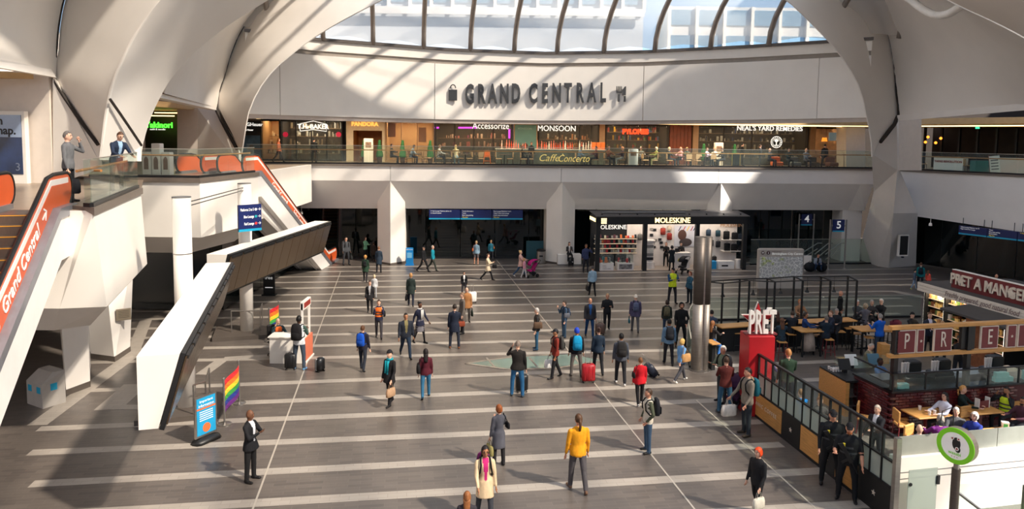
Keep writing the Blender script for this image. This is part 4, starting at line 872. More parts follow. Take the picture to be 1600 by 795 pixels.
person(762, 438, 395, 80, 'woman in a cream mac and black trousers walking right', (206, 186, 158), (26, 25, 28), sex='f', hair=('short', (80, 56, 42)), coat=.66, pose='walk', arms=('read', 'read'), items=(('bag', 'black handbag of the woman in the cream mac', (24, 22, 24), 1, 'hand', .9),))
person(813, 432, 390, 80, 'blonde woman in pale pink pushing the pushchair', (222, 178, 164), (60, 84, 112), (230, 226, 222), sex='f', hair=('bun', (224, 188, 130)), pose='walk', arms=('push', 'push'), coat=.72)
person(819, 434, 403, 70, 'little girl in pink with white leggings beside the pushchair', (232, 160, 176), (226, 216, 214), (230, 226, 222), sex='f', hair=('long', (200, 150, 100)), pose='step')
# ---- middle of the floor, right half
person(808, 619, 532, 176, 'man in a dark jacket and blue jeans holding a phone to his ear', (40, 36, 34), (46, 98, 140), (50, 62, 70), hair=('short', (120, 106, 96)), pose='wide', arms=('phone', 'down'), bulk=1.12, coat=.86)
suitcase(815, 612, 'black upright suitcase hidden behind the man in blue jeans', (24, 24, 27), .6, .2, pull=.0)
person(838, 546, 481, -85, 'grey haired man in a black leather jacket facing left', (44, 42, 42), (44, 84, 112), (34, 52, 74), hair=('short', (176, 170, 164)), bulk=1.1, coat=.82, items=(('bag', 'brown leather messenger bag of the man in the leather jacket', (92, 70, 54), 1, 'side', 1.1),))
person(881, 527, 470, -70, 'man in a blue jacket with one hand on his strap', (62, 84, 108), (48, 70, 92), hair=('short', (52, 40, 32)), arms=('down', 'strap'), items=(('backpack', 'navy backpack of the man with one hand on his strap', (44, 60, 84), .8), ('bag', 'grey messenger bag of the man with one hand on his strap', (92, 94, 102), 1, 'side', .9)))
person(921, 526, 465, 6, 'bald man in a dark coat over a royal blue tracksuit', (36, 36, 42), (24, 58, 98), skin='r', hair=('bald', 0), inner=(24, 66, 120), pose='step', coat=.82, bulk=1.1)
suitcase(937, 523, 'dark brown check suitcase beside the blue tracksuit', (104, 78, 66), .52, .1)
person(948, 516, 458, 0, 'fair haired man in a black jumper carrying a dark coat', (30, 30, 33), (28, 28, 31), hair=('short', (200, 160, 116)), pose='step2', arms=('read', 'bag'), skin='r')
person(867, 590, 513, -75, 'man in a rust red leather jacket and black cap', (124, 46, 36), (34, 33, 36), (30, 30, 32), skin='t', hair=('cap', (30, 30, 36), (30, 26, 24)), pose='step', items=(('backpack', 'dark grey backpack on the rust red jacket', (64, 62, 60), .95), ('bag', 'white carrier bag held by the man in the rust red jacket', (232, 228, 224), -1, 'hand', 1.25, 'carrier_bag')))
person(900, 588, 512, 182, 'person in a royal blue turban and black top', (28, 28, 32), (112, 106, 100), (70, 60, 54), skin='t', hair=('turban', (30, 62, 170)), pose='wide', items=(('backpack', 'turquoise backpack below the royal blue turban', (16, 142, 190), 1.1, (10, 90, 130)),))
suitcase(919, 597, 'bright red suitcase with a silver pull handle', (176, 28, 36), .66, .12, 0, .45, w=.46)
person(934, 584, 511, 186, 'woman in a navy sports jacket with a red trim', (36, 50, 66), (32, 32, 36), sex='f', hair=('bun', (60, 38, 32)), pose='step', bulk=1.1)
person(969, 600, 520, 178, 'young man in a grey hooded jacket with white trainers', (74, 78, 88), (34, 34, 38), (226, 222, 218), hair=('short', (26, 24, 24)), pose='step', skin='t', acc=(('hoodback', (88, 88, 94)),), items=(('backpack', 'charcoal patterned backpack on the grey hooded jacket', (46, 44, 44), 1.1),))
person(999, 632, 558, 188, 'woman in a quilted red jacket and black leggings', (196, 26, 38), (28, 26, 28), (224, 220, 218), sex='f', hair=('short', (120, 80, 52)), pose='step2', bulk=1.15, coat=.8, items=(('bag', 'small black bag at the hip of the woman in the red jacket', (26, 24, 24), 1, 'side', .8),))
person(992, 518, 460, 176, 'person in a white hat and purple grey raincoat', (84, 78, 104), (92, 90, 92), hair=('beanie', (226, 214, 196)), coat=.74, bulk=1.15, pose='step', items=(('backpack', 'slate blue backpack on the purple grey raincoat', (92, 98, 124), .9), ('bag', 'small teal bag held by the person in the white hat', (34, 98, 112), 1, 'hand', .8)))
person(1041, 524, 468, 168, 'person with dark hair and a fur lined green jacket', (46, 52, 46), (50, 66, 88), sex='f', hair=('bob', (50, 36, 30)), pose='step', items=(('backpack', 'camouflage backpack on the fur lined green jacket', (98, 92, 70), .95),))
person(1063, 541, 472, 0, 'bearded man in a black hooded top facing the camera', (22, 22, 24), (24, 24, 27), hair=('hood', (22, 22, 24)), skin='r', acc=(('beard', (52, 34, 28)),), pose='wide', arms=('pocket', 'carry'), bulk=1.1, items=(('bag', 'black holdall in the hand of the man in the black hooded top', (34, 36, 40), -1, 'hand', 1.4, 'holdall'),))
person(1044, 569, 498, 176, 'man in a blue denim jacket with a slim black pack', (108, 140, 168), (34, 34, 40), hair=('short', (28, 26, 26)), pose='step', skin='t', items=(('backpack', 'slim black backpack on the denim jacket', (34, 36, 42), 1.05),))
person(1064, 596, 527, 120, 'blonde woman in a light blue jacket pulling a case', (110, 158, 206), (70, 70, 76), (236, 232, 224), sex='f', hair=('bob', (226, 182, 106)), pose='walk', arms=('down', 'pull'), coat=.82, items=(('bag', 'tan duffel bag slung on the blonde woman', (188, 142, 92), -1, 'side', 1.3, 'duffel_bag'),))
suitcase(1024, 587, 'tilted dark blue suitcase pulled by the blonde woman', (34, 40, 56), .56, R(-72), 38, .42)
person(1050, 474, 418, 12, 'police officer in a yellow high visibility jacket and cap', (206, 222, 44), (38, 38, 42), hair=('cap', (28, 28, 32), (60, 44, 34)), sleeve=(40, 70, 104), arms=('read', 'read'), pose='wide', bulk=1.2, skin='r')
person(1077, 474, 424, -60, 'woman with auburn hair and a teal jacket talking to the yellow officer', (44, 84, 104), (30, 36, 42), sex='f', hair=('bob', (140, 74, 50)), arms=('read', 'down'))
person(1049, 423, 394, 186, 'person in a black coat pushing a black pram at the kiosk', (28, 34, 38), (26, 28, 30), hair=('hood', (28, 32, 36)), arms=('push', 'push'), hgt=1.66, coat=.6)
person(925, 462, 415, 190, 'person in a pale denim jacket and black jeans by the kiosk', (150, 178, 196), (28, 27, 30), hair=('short', (70, 66, 66)), pose='step', items=(('bag', 'black bag hanging beside the pale denim jacket', (30, 30, 32), 1, 'hand', 1.2),))
person(915, 426, 381, 10, 'man in a navy shirt reading by the kiosk corner post', (52, 60, 92), (40, 40, 48), hair=('short', (60, 44, 38)), arms=('phone', 'carry'), skin='t')
# ---- by the barrier
person(1132, 645, 557, 178, 'man in a maroon jumper and blue jeans', (92, 40, 36), (52, 88, 114), (60, 60, 66), hair=('short', (70, 52, 40)), pose='wide', bulk=1.08, arms=('read', 'read'))
person(1127, 628, 540, -62, 'white haired man in a green waistcoat holding papers', (104, 112, 92), (60, 62, 64), hair=('short', (222, 214, 204)), arms=('read', 'read'), skin='r', items=(('backpack', 'grey rucksack of the white haired man', (110, 112, 112), .9),))
person(1165, 679, 574, -78, 'man in a grey quilted coat with a fur hood', (128, 118, 106), (46, 50, 56), (74, 62, 50), hair=('short', (34, 28, 26)), bulk=1.2, arms=('carry', 'fwd'), skin='r', acc=(('hoodback', (150, 128, 104)),), items=(('backpack', 'teal backpack on the grey quilted coat', (26, 96, 112), .95), ('bag', 'white carrier bag held by the man in the quilted coat', (226, 216, 204), -1, 'hand', 1.2, 'carrier_bag')))
person(1228, 640, 545, 176, 'young man in a bottle green jumper behind the barrier', (44, 66, 50), (50, 56, 66), hair=('short', (170, 118, 70)), arms=('down', 'read'), skin='p')
# ---- right hand background
person(1437, 452, 410, 150, 'woman in a teal jacket with two children near the big pier', (24, 118, 124), (30, 32, 40), sex='f', hair=('bun', (92, 58, 42)), items=(('backpack', 'navy backpack on the woman with two children', (26, 34, 46), .9),))
person(1428, 452, 421, 60, 'small child in a dark hat and pale jeans near the big pier', (70, 84, 104), (130, 150, 176), (220, 220, 80), hair=('beanie', (26, 26, 30)), pose='step')
person(1449, 453, 422, 120, 'small girl in a coral top near the big pier', (232, 92, 76), (90, 84, 92), sex='f', hair=('long', (120, 80, 56)))
person(1311, 510, 454, 60, 'bald man in a black jacket behind the glass balustrade', (26, 28, 30), (28, 30, 32), hair=('bald', 0), skin='r', bulk=1.1)
person(1554, 478, 428, 150, 'bald man beyond the red and white sign', (60, 56, 54), (40, 40, 44), hair=('bald', 0), skin='r')
# ================================================================= large lettering on the drum wall
SIGNM = M('sign_grey', (62, 62, 64), .45, noise=0)
def on_drum(px, py, off=.1):
    p = P(px, py, dw(px)); p.y -= off; return p
gc = empty('wall_lettering', on_drum(835, 147, 0), label='large dark grey capital letters with bag and cutlery symbols on the curved wall', cat='sign')
base = on_drum(835, 147, 0)
for ch, px in zip('GRANDCENTRAL', (734, 752, 769.5, 788, 806, 833, 851, 869.5, 887, 905.5, 924, 941.5)):
    p = on_drum(px, 147.5 - (px - 835) * .012, .14)
    sl = (on_drum(px + 5, 147) - on_drum(px - 5, 147)); t = text(ch, 1.72, p - base, SIGNM, gc, 'letter', rz=math.atan2(sl.y, sl.x), ext=.07, bold=.055, sx=.47)
bg = MB(); p = on_drum(708, 148, .14) - base
bg.box(p.x - .27, p.x + .27, p.y - .05, p.y + .05, p.z - .38, p.z + .32); bg.tube([(p.x + .17 * math.cos(a), p.y, p.z + .42 + .22 * math.sin(a)) for a in [math.pi * i / 8 for i in range(9)]], .035, 6)
bg.build('bag_symbol', SIGNM, gc)
fk = MB(); p = on_drum(966, 147, .14) - base
for i in range(4): fk.box(p.x - .15 + i * .1, p.x - .10 + i * .1, p.y - .04, p.y + .04, p.z + .15, p.z + .5)
fk.box(p.x - .15, p.x + .2, p.y - .04, p.y + .04, p.z + .06, p.z + .16); fk.box(p.x - .03, p.x + .07, p.y - .04, p.y + .04, p.z - .5, p.z - .02)
p2 = on_drum(975, 147, .14) - base
fk.prism([(p2.x - .12, p2.y, p2.z - .08), (p2.x + .1, p2.y, p2.z - .08), (p2.x + .1, p2.y, p2.z + .5), (p2.x + .02, p2.y, p2.z + .48), (p2.x - .12, p2.y, p2.z + .25)], (0, .08, 0)); fk.box(p2.x - .02, p2.x + .1, p2.y, p2.y + .08, p2.z - .5, p2.z - .12)
fk.build('cutlery_symbol', SIGNM, gc)
# ================================================================= gallery shops
SY = 6.0
ZG = ZF
WS = lambda px: FF.X(px, 225, SY)
sh_dark = M('shop_interior_dark', (52, 44, 38), .6); sh_beige = M('shop_beige', (206, 170, 128), .5); sh_brown = M('shop_brown', (112, 70, 44), .5)
LETW = M('letter_white', (250, 248, 240), .5, emit=.8, noise=0); LETG = M('letter_gold', (255, 196, 96), .5, emit=.9, noise=0)
SHOPGLASS = glass('shop_glass', (225, 222, 212), .93)
def goods(mb, x0, x1, y0, y1, z, n, hmin, hmax, nm, r=random.Random(3)):
    for i in range(n):
        x = r.uniform(x0, x1); y = r.uniform(y0, y1); w = r.uniform(.05, .16); h = r.uniform(hmin, hmax); mb.box(x - w / 2, x + w / 2, y - .06, y + .06, z, z + h, r.randrange(nm))
PAL = lambda key, cols: [M('goods_%s_%d' % (key, i), c, .5, noise=.1) for i, c in enumerate(cols)]
def shop(px0, px1, label, inside, goods_cols, light, sign=None, ztop=9.45, bays=3, frame=None, depth=3.0, shelves=3, key='a', power=60):
    x0, x1 = WS(px0), WS(px1); s = FF.place(empty('shop_front', label=label, cat='shop'))
    b = MB().box(x0, x1, SY + depth, SY + depth + .1, ZG, ztop + .3); b.box(x0, x0 + .08, SY + .2, SY + depth, ZG, ztop + .3); b.box(x1 - .08, x1, SY + .2, SY + depth, ZG, ztop + .3); b.box(x0, x1, SY, SY + depth, ztop + .22, ztop + .3)
    b.build('shop_interior', inside, s)
    fm = frame or sh_dark
    MB().box(x0, x1, SY - .05, SY + .15, ztop, ztop + .35).build('header', fm, s); MB().box(x0, x1, SY - .02, SY + .1, ZG, ZG + .12).build('sill', fm, s)
    for i in range(bays + 1):
        x = x0 + (x1 - x0) * i / bays; MB().box(x - .04, x + .04, SY - .03, SY + .1, ZG, ztop).build('mullion', fm, s)
    for i in range(bays):
        a, c = x0 + (x1 - x0) * i / bays + .05, x0 + (x1 - x0) * (i + 1) / bays - .05
        MB().box(a, c, SY + .03, SY + .045, ZG + .12, ztop).build('shop_window', SHOPGLASS, s)
    mats = PAL(key, goods_cols)
    for k in range(shelves):
        z = ZG + .55 + k * .62; sh = MB().box(x0 + .2, x1 - .2, SY + .6 + .5 * k, SY + 1.0 + .5 * k, z - .04, z).build('display_shelf', M('shelf_wood', (150, 120, 92), .5), s)
        mb = MB(); goods(mb, x0 + .3, x1 - .3, SY + .65 + .5 * k, SY + .95 + .5 * k, z, int((x1 - x0) * 5), .08, .42, len(mats), random.Random(hash(px0) % 1000 + k)); mb.build('display_goods', mats, sh, kind='stuff')
    n = max(2, int((x1 - x0) / 1.2)); sp = MB()
    for i in range(n): sp.cyl((x0 + (x1 - x0) * (i + .5) / n, SY + .9, ztop + .12), (x0 + (x1 - x0) * (i + .5) / n, SY + .9, ztop + .2), .06, n=8)
    sp.build('spotlights', WLED, s)
    ld = bpy.data.lights.new('shop_lamp', 'AREA'); ld.energy = power; ld.color = light; ld.shape = 'RECTANGLE'; ld.size = (x1 - x0) * .8; ld.size_y = 1.2
    lo = bpy.data.objects.new('shop_lamp', ld); COL.objects.link(lo); lo.parent = s; lo.location = ((x0 + x1) / 2, SY + 1.4, ztop + .1)
    for body, px, py, sz, mt, sx, bold in (sign or []):
        text(body, sz, (FF.X(px, py, SY - .08), SY - .08, FF.Z(px, py, SY - .08)), mt, s, 'sign_lettering', ext=.03, bold=bold, sx=sx)
    return s
WARM = (1, .78, .5); NEUT = (1, .9, .76)
def advert(px0, px1, py0, py1, label, bgc, off=SY - .1, frame=BLACK, figure=None, texts=()):
    x0, x1, z0, z1 = FF.X(px0, py0, off), FF.X(px1, py0, off), FF.Z(px0, py1, off), FF.Z(px0, py0, off)
    a = FF.place(empty('advert_poster', label=label, cat='poster')); MB().box(x0, x1, off, off + .12, z0, z1).build('panel', frame, a)
    MB().box(x0 + .08, x1 - .08, off - .02, off, z0 + .1, z0 + (z1 - z0) * .66 if figure == 'watch' else z1 - .08).build('print', bgc, a)
    if figure:
        cx = (x0 + x1) / 2; f = MB(); zz = z0 + (z1 - z0) * .34
        f.lathe([(.02, .34), (.15, .28), (.2, .1), (.17, -.06), (.08, -.2), (.1, -.3), (.5, -.5), (.55, -.7)][::-1], (0, 0, 0), 10)
        f.v = [(cx + v[0], off - .03 + v[1] * .03, zz + v[2] * 1.0) for v in f.v]; f.build('printed_figure', M('print_figure_' + figure, (70, 62, 62) if figure == 'watch' else (96, 58, 48), .6), a)
    for body, px, py, sz, mt in texts: text(body, sz, (FF.X(px, py, off - .03), off - .03, FF.Z(px, py, off - .03)), mt, a, 'print_lettering', ext=.004, bold=.006)
    return a
advert(377, 408, 188, 256, 'black watch poster with a portrait beside the far escalator', M('poster_blue', (70, 96, 120), .4, noise=.4, scale=1.5), figure='watch', texts=(('TAGHeuer', 393, 194.5, .34, LETW), ('TAG Heuer', 387, 203, .16, LETW)))
shop(408, 437, 'narrow jewellery window beside the watch poster', sh_beige, [(220, 200, 170), (120, 90, 60), (240, 230, 210)], WARM, bays=1, frame=BLACK, key='jw', power=40)
sb = shop(439, 534, 'black framed jewellery shop with arched white sign', sh_dark, [(230, 224, 210), (180, 160, 130), (90, 80, 70), (240, 240, 235)], NEUT, [('T.H. BAKER', 489, 198, .46, LETW, .95, .012)], bays=4, frame=BLACK, shelves=4, key='bk', power=110)
xa, xb = FF.X(469, 198, SY - .1), FF.X(510, 198, SY - .1); zs = FF.Z(487, 198, SY - .1)
MB().tube([(xa, SY - .12, zs - .32), (xa, SY - .12, zs + .2), ((xa + xb) / 2, SY - .12, zs + .42), (xb, SY - .12, zs + .2), (xb, SY - .12, zs - .32), ((xa + xb) / 2, SY - .12, zs - .2), (xa, SY - .12, zs - .32)], .025, 5).build('sign_outline', LETW, sb)
for px in (446, 529): MB().cyl((FF.X(px, 210, SY - .12), SY - .12, FF.Z(px, 210, SY - .12)), (FF.X(px, 210, SY - .12), SY - .09, FF.Z(px, 210, SY - .12)), .19, n=14).build('red_roundel', M('roundel_red', (206, 30, 70), .5, emit=.3), sb)
# cream clad jewellers with a doorway
pn = FF.place(empty('shop_front', label='cream clad shop with gold sign and open doorway', cat='shop')); xp0, xp1, xd0, xd1 = WS(541), WS(601), WS(552), WS(597)
zdo = FF.Z(575, 204, SY)
w_ = MB().box(xp0, xd0, SY, SY + .2, ZG, 9.75); w_.box(xd1, xp1, SY, SY + .2, ZG, 9.75); w_.box(xd0, xd1, SY, SY + .2, zdo, 9.75); w_.build('cladding', M('cream_cladding', (226, 206, 176), .5), pn)
w_ = MB().box(xd0 - .2, xd1 + .2, SY + 3, SY + 3.1, ZG, 9.7); w_.box(xd0 - .1, xd0, SY + .2, SY + 3, ZG, 9.7); w_.box(xd1, xd1 + .1, SY + .2, SY + 3, ZG, 9.7); w_.build('shop_interior', M('shop_tan', (186, 120, 60), .5), pn)
text('PANDORA', .4, (FF.X(570, 194, SY - .04), SY - .05, FF.Z(570, 194, SY - .04)), LETG, pn, 'sign_lettering', ext=.02, bold=.01)
shop(602, 677, 'large shop window with pink posters beside the gold sign', sh_beige, [(214, 170, 150), (190, 130, 110), (230, 200, 180)], WARM, bays=3, frame=M('beige_frame', (176, 140, 104), .5), shelves=1, key='pp', power=120)
for px, py0, py1, c in ((612, 191, 214, (170, 90, 70)), (660, 199, 222, (226, 168, 150))):
    advert(px - 6, px + 6, py0, py1, 'hanging %s poster in the large shop window' % ('brown' if px < 640 else 'pale pink'), M('poster_%d' % px, c, .5), off=SY + .2, frame=M('poster_%d' % px))
ac = shop(680, 800, 'accessories shop with purple neon and cursive white sign', sh_dark, [(206, 120, 120), (230, 190, 170), (150, 60, 110), (220, 200, 190), (90, 60, 50)], WARM, [('Accessorize', 767, 197, .66, LETW, .85, .0)], bays=4, key='ac', power=130)
NEON = M('purple_neon', (206, 70, 230), .5, emit=2.5, noise=0)
for a, b in ((679, 686), (716, 746)): MB().tube([(FF.X(a, 199, SY + .4), SY + .4, FF.Z(a, 199.5, SY + .4)), (FF.X(b, 199, SY + .4), SY + .4, FF.Z(b, 199.5, SY + .4))], .07, 6).build('neon_strip', NEON, ac)
MB().box(WS(795), WS(798), SY + .5, SY + .6, ZG + 1.8, ZG + 2.5).build('neon_strip', NEON, ac)
advert(803, 840, 193, 250, 'teal fashion poster with a long haired figure', M('poster_teal', (104, 152, 146), .5, noise=.1, scale=1), frame=M('beige_frame'), figure='teal', texts=(('MONSOON', 820, 201, .2, M('poster_teal_ink', (150, 190, 182), .5)),))
shop(842, 936, 'fashion shop with wide white capitals and a chandelier', sh_dark, [(220, 210, 200), (150, 110, 80), (90, 70, 60), (210, 140, 90)], WARM, [('MONSOON', 870, 201, .58, LETW, .95, .0)], bays=3, key='mo', power=80)
for px in (936, 1082, 1265):
    x = WS(px); MB().box(x, x + .42, SY - .1, SY + .4, ZG, 9.75).build('shop_pier', M('shop_pier', (176, 140, 104), .5), fac)
shop(947, 1044, 'gift shop with red block sign and colourful displays', sh_dark, [(200, 50, 40), (230, 180, 50), (70, 130, 80), (60, 100, 160), (210, 190, 160), (120, 40, 40)], WARM, [('PYLONES', 993, 206, .5, M('letter_red', (240, 66, 30), .5, emit=1.4, noise=0), .95, .03)], bays=3, key='py', shelves=4, power=80)
br_ = FF.place(empty('shop_front', label='red brown timber panelled wall between two shops', cat='wall panel'))
for i in range(6):
    a = WS(1046) + (WS(1080) - WS(1046)) * i / 6; MB().box(a + .01, a + (WS(1080) - WS(1046)) / 6 - .01, SY, SY + .15, ZG, 9.75).build('timber_panel', M('rust_panel', (128, 62, 34), .5, noise=.2, scale=2), br_)
ny = shop(1086, 1262, 'glass fronted remedies shop with white serif sign and round emblem', sh_dark, [(40, 60, 110), (200, 190, 170), (120, 110, 90), (230, 225, 215)], NEUT, [("NEAL'S YARD REMEDIES", 1203, 201, .5, LETW, .98, .003)], bays=4, key='ny', shelves=4, power=60)
cx, cz = FF.X(1213, 222, SY - .12), FF.Z(1213, 222, SY - .12)
MB().cyl((cx, SY - .12, cz), (cx, SY - .1, cz), .43, n=24).build('emblem_disc', M('emblem_dark', (30, 38, 36), .5), ny)
MB().tube([(cx + .43 * math.cos(a), SY - .14, cz + .43 * math.sin(a)) for a in [2 * math.pi * i / 24 for i in range(25)]], .025, 5).build('emblem_ring', LETW, ny)
MB().tube([(cx + .3 * math.cos(a), SY - .14, cz + .3 * math.sin(a)) for a in [2 * math.pi * i / 24 for i in range(25)]], .015, 5).build('emblem_ring', LETW, ny)
em = MB().box(cx - .03, cx + .03, SY - .15, SY - .12, cz - .22, cz + .05); em.ball((cx, SY - .135, cz + .12), (.17, .02, .11), 10, 6); em.box(cx - .12, cx + .12, SY - .15, SY - .12, cz - .25, cz - .21); em.build('emblem_tree', LETW, ny)
for i in range(14):                                               # emblem ring lettering reads as short strokes at this distance
    a = 2 * math.pi * i / 14; MB().box(cx + .365 * math.cos(a) - .02, cx + .365 * math.cos(a) + .02, SY - .145, SY - .12, cz + .365 * math.sin(a) - .025, cz + .365 * math.sin(a) + .025).build('emblem_letter', LETW, ny)
cf = shop(1272, 1322, 'cafe lounge corner with patterned wall and warm lamps', M('pattern_wall', (150, 116, 88), .6, noise=.5, scale=3), [(200, 110, 50), (90, 60, 40)], WARM, bays=1, key='lg', shelves=1, power=60)
MB().box(WS(1301), WS(1315), SY + .6, SY + .66, FF.Z(1308, 220, SY), FF.Z(1308, 207, SY)).build('wall_screen', M('screen_blue', (120, 150, 170), .3, emit=.5), cf)
for px in (1293, 1317): MB().lathe([(.22, 0), (.16, .3)], (WS(px), SY + .5, FF.Z(px, 221, SY)), 12).build('lamp_shade', M('lamp_orange', (255, 150, 50), .5, emit=2.2), cf)
# ================================================================= cafe terrace on the gallery
def chair_proto(label, seat, frame, group, sh=.46, w=.42, bh=.42):
    c = empty('cafe_chair', label=label, cat='chair', group=group)
    MB().bev(-w / 2, w / 2, -w / 2, w / 2, sh - .05, sh + .02, .02).build('seat', seat, c); MB().bev(-w / 2, w / 2, w / 2 - .04, w / 2 + .02, sh + .08, sh + bh, .015).build('backrest', seat, c)
    for x in (-1, 1):
        for y in (-1, 1): MB().cyl((x * (w / 2 - .03), y * (w / 2 - .03), sh - .04), (x * (w / 2), y * (w / 2), 0), .02, .016, 6).build('leg', frame, c)
        MB().cyl((x * (w / 2 - .03), w / 2 - .01, sh), (x * (w / 2 - .04), w / 2 - .01, sh + bh - .02), .018, n=6).build('back_post', frame, c)
    return c
def table_proto(label, top, frame, group, r=.35, h=.74):
    t = empty('cafe_table', label=label, cat='table', group=group)
    MB().bev(-r, r, -r, r, h - .035, h, .012).build('tabletop', top, t); MB().cyl((0, 0, .03), (0, 0, h - .03), .035, n=8).build('pedestal', frame, t); MB().lathe([(.24, 0), (.24, .02), (.05, .04)], (0, 0, 0), 14).build('base', frame, t)
    return t
DW = M('dark_wood', (62, 42, 32), .5); TAN = M('tan_leather', (176, 138, 98), .6)
gch = 'cafe terrace chairs on the far gallery'; gtb = 'cafe terrace tables on the far gallery'
fch = ftb = None
def gpos(px, off): x = FF.X(px, 252, off); return FF.w(x, off, ZF + .001)
CHL = 'tan seated dark wood chair at the cafe tables behind the far glass balustrade'; TBL = 'small square cafe table behind the far glass balustrade'
cpx = [(640, 1.2, 100), (655, 1.3, -90), (668, 1.6, 60), (686, 1.2, 90), (701, 1.3, -95), (720, 1.4, 90), (733, 1.3, -80), (752, 1.2, 180), (779, 1.2, 90), (797, 1.3, -90), (818, 1.3, 90), (828, 1.5, -90), (904, 1.3, 90), (930, 1.2, -90), (949, 1.4, 90), (972, 1.3, -100), (990, 1.2, 180), (1008, 1.3, 90), (1022, 1.4, -90), (1046, 1.2, 80), (1075, 1.2, 180), (1090, 1.3, 180), (1113, 1.3, 180), (1125, 1.6, -90)]
for ic, (px, off, rz) in enumerate(cpx):
    if fch is None: fch = chair_proto(CHL, TAN, DW, gch); c = fch
    else: c = copy_tree(fch)
    c.location = gpos(px, off); c.rotation_euler = (0, 0, R(rz) + FF.a); c['label'] = 'tan seated cafe chair behind the far balustrade, %s from the left' % nth(ic)
for it, (px, off) in enumerate(((648, 1.3), (694, 1.3), (727, 1.4), (788, 1.3), (823, 1.4), (917, 1.3), (960, 1.3), (1015, 1.4), (1060, 1.3), (1100, 1.3), (1118, 1.5))):
    if ftb is None: ftb = table_proto(TBL, DW, DSTEEL, gtb); c = ftb
    else: c = copy_tree(ftb)
    c.location = gpos(px, off); c.rotation_euler = (0, 0, FF.a); c['label'] = 'small square cafe table behind the far balustrade, %s from the left' % nth(it)
hc_ = empty('high_chair', gpos(761, 1.1), label='orange wooden high chair behind the far glass balustrade', cat='chair')
for x in (-1, 1):
    for y in (-1, 1): MB().cyl((x * .15, y * .15, .95), (x * .25, y * .25, 0), .025, n=6).build('leg', M('orange_wood', (206, 104, 40), .5), hc_)
MB().bev(-.18, .18, -.16, .16, .55, .6, .01).build('seat', M('orange_wood'), hc_); MB().bev(-.18, .18, .12, .16, .62, 1.0, .01).build('backrest', M('orange_wood'), hc_); MB().box(-.2, .2, -.2, -.16, .28, .32).build('foot_rest', M('orange_wood'), hc_)
# bar counter with bottles and planters
cnt = FF.place(empty('bar_counter', label='long pale bar counter of the cafe terrace', cat='counter')); xa, xb = FF.X(776, 236, 2.6), FF.X(946, 236, 2.6)
MB().box(xa, xb, 2.6, 3.3, ZF, ZF + 1.06).build('counter_body', M('counter_green', (112, 120, 108), .4, noise=.2), cnt); MB().box(xa - .05, xb + .05, 2.5, 3.4, ZF + 1.06, ZF + 1.12).build('counter_top', WHITE, cnt)
BOT = [M('bottle_%d' % i, c, .2, noise=.05) for i, c in enumerate(((226, 120, 100), (230, 220, 205), (196, 70, 40), (90, 60, 40), (232, 190, 170)))]
bm = []
for i in range(5):
    m_ = MB().lathe([(.035, 0), (.037, .02), (.037, .19), (.014, .24), (.014, .31), (.017, .315), (.017, .33)], n=8); me = bpy.data.meshes.new('bottle'); me.from_pydata(m_.v, [], m_.f); me.materials.append(BOT[i]); bm.append(me)
rr = random.Random(5)
for k in range(44):
    x = xa + .15 + (xb - xa - .4) * (k + .5) / 44
    if .26 < k / 44 < .36: continue
    kb_ = rr.choice((0, 0, 1, 2, 3, 4))
    b = obj('bottle', bm[kb_], label='%s bottle on the pale cafe bar, %s place from the left' % (('coral', 'cream', 'rust', 'brown', 'pink')[kb_], nth(k)), cat='bottle', group='bottles on the cafe bar'); b.location = FF.w(x, 2.75 + rr.uniform(0, .4), ZF + 1.12); s_ = rr.uniform(1.2, 1.9); b.scale = (1.1, 1.1, s_)
for px in (928, 935, 942): box('orange_carton', M('carton_orange', (230, 120, 50), .5), -.14, .14, -.1, .1, 0, .5, label='orange carton at the right end of the cafe bar, %s' % {928: 'left', 935: 'middle', 942: 'right'}[px], cat='carton', group='orange cartons on the cafe bar').location = FF.w(FF.X(px, 226, 2.8), 2.8, ZF + 1.12)
cl = FF.place(empty('glass_lettering', label='gold script lettering on the far glass balustrade', cat='sign'))
GOLDL = M('gold_vinyl', (226, 206, 120), .4, emit=.35, noise=0)
text('Caffe\u0300', .66, (FF.X(857, 247, -.03), -.03, FF.Z(857, 247, -.03)), GOLDL, cl, 'lettering', ext=.004, shear=.35, bold=-.004); text('Concerto', .66, (FF.X(896, 248, -.03), -.03, FF.Z(896, 248, -.03)), GOLDL, cl, 'lettering', ext=.004, shear=.35, sx=.82, bold=-.004)
# white stands, plants
def plant_pot(px, off, label, h=1.2):
    e = empty('potted_conifer', gpos(px, off), label=label, cat='plant', group='potted conifers on the far gallery'); MB().lathe([(.16, 0), (.2, .4), (.18, .4)], n=10).build('pot', DW, e)
    rg = []
    for t in range(9): rg.append([((.2 * (1 - t / 9) + .05) * (1 + .18 * math.sin(5 * a + t)) * math.cos(a), (.2 * (1 - t / 9) + .05) * (1 + .18 * math.cos(4 * a + 2 * t)) * math.sin(a), .4 + h * t / 8) for a in [2 * math.pi * i / 10 for i in range(10)]])
    MB().loft(rg).build('foliage', M('conifer', (44, 104, 54), .8, noise=.35, scale=14), e, True)
for px, off, w in ((569, 4.2, 'left of the white stand by the gold sign'), (593, 4.2, 'right of the white stand by the gold sign'), (629, 4, 'first in front of the pink poster window'), (672, 4, 'second in front of the pink poster window'), (1099, 3.6, 'left of the white menu stand'), (1147, 3.8, 'between menu stand and the round emblem')): plant_pot(px, off, 'clipped green conifer in a pot, ' + w)
def menu_stand(px, off, label, h=1.7):
    e = empty('menu_stand', gpos(px, off), FF.a, label=label, cat='stand'); MB().bev(-.32, .32, -.12, .12, .02, h, .02).build('body', WHITE, e); MB().box(-.2, .2, -.135, -.12, h * .62, h * .85).build('print', M('print_grey', (150, 120, 100), .5, noise=.3, scale=9), e); MB().box(-.36, .36, -.16, .16, 0, .04).build('base', GREY, e)
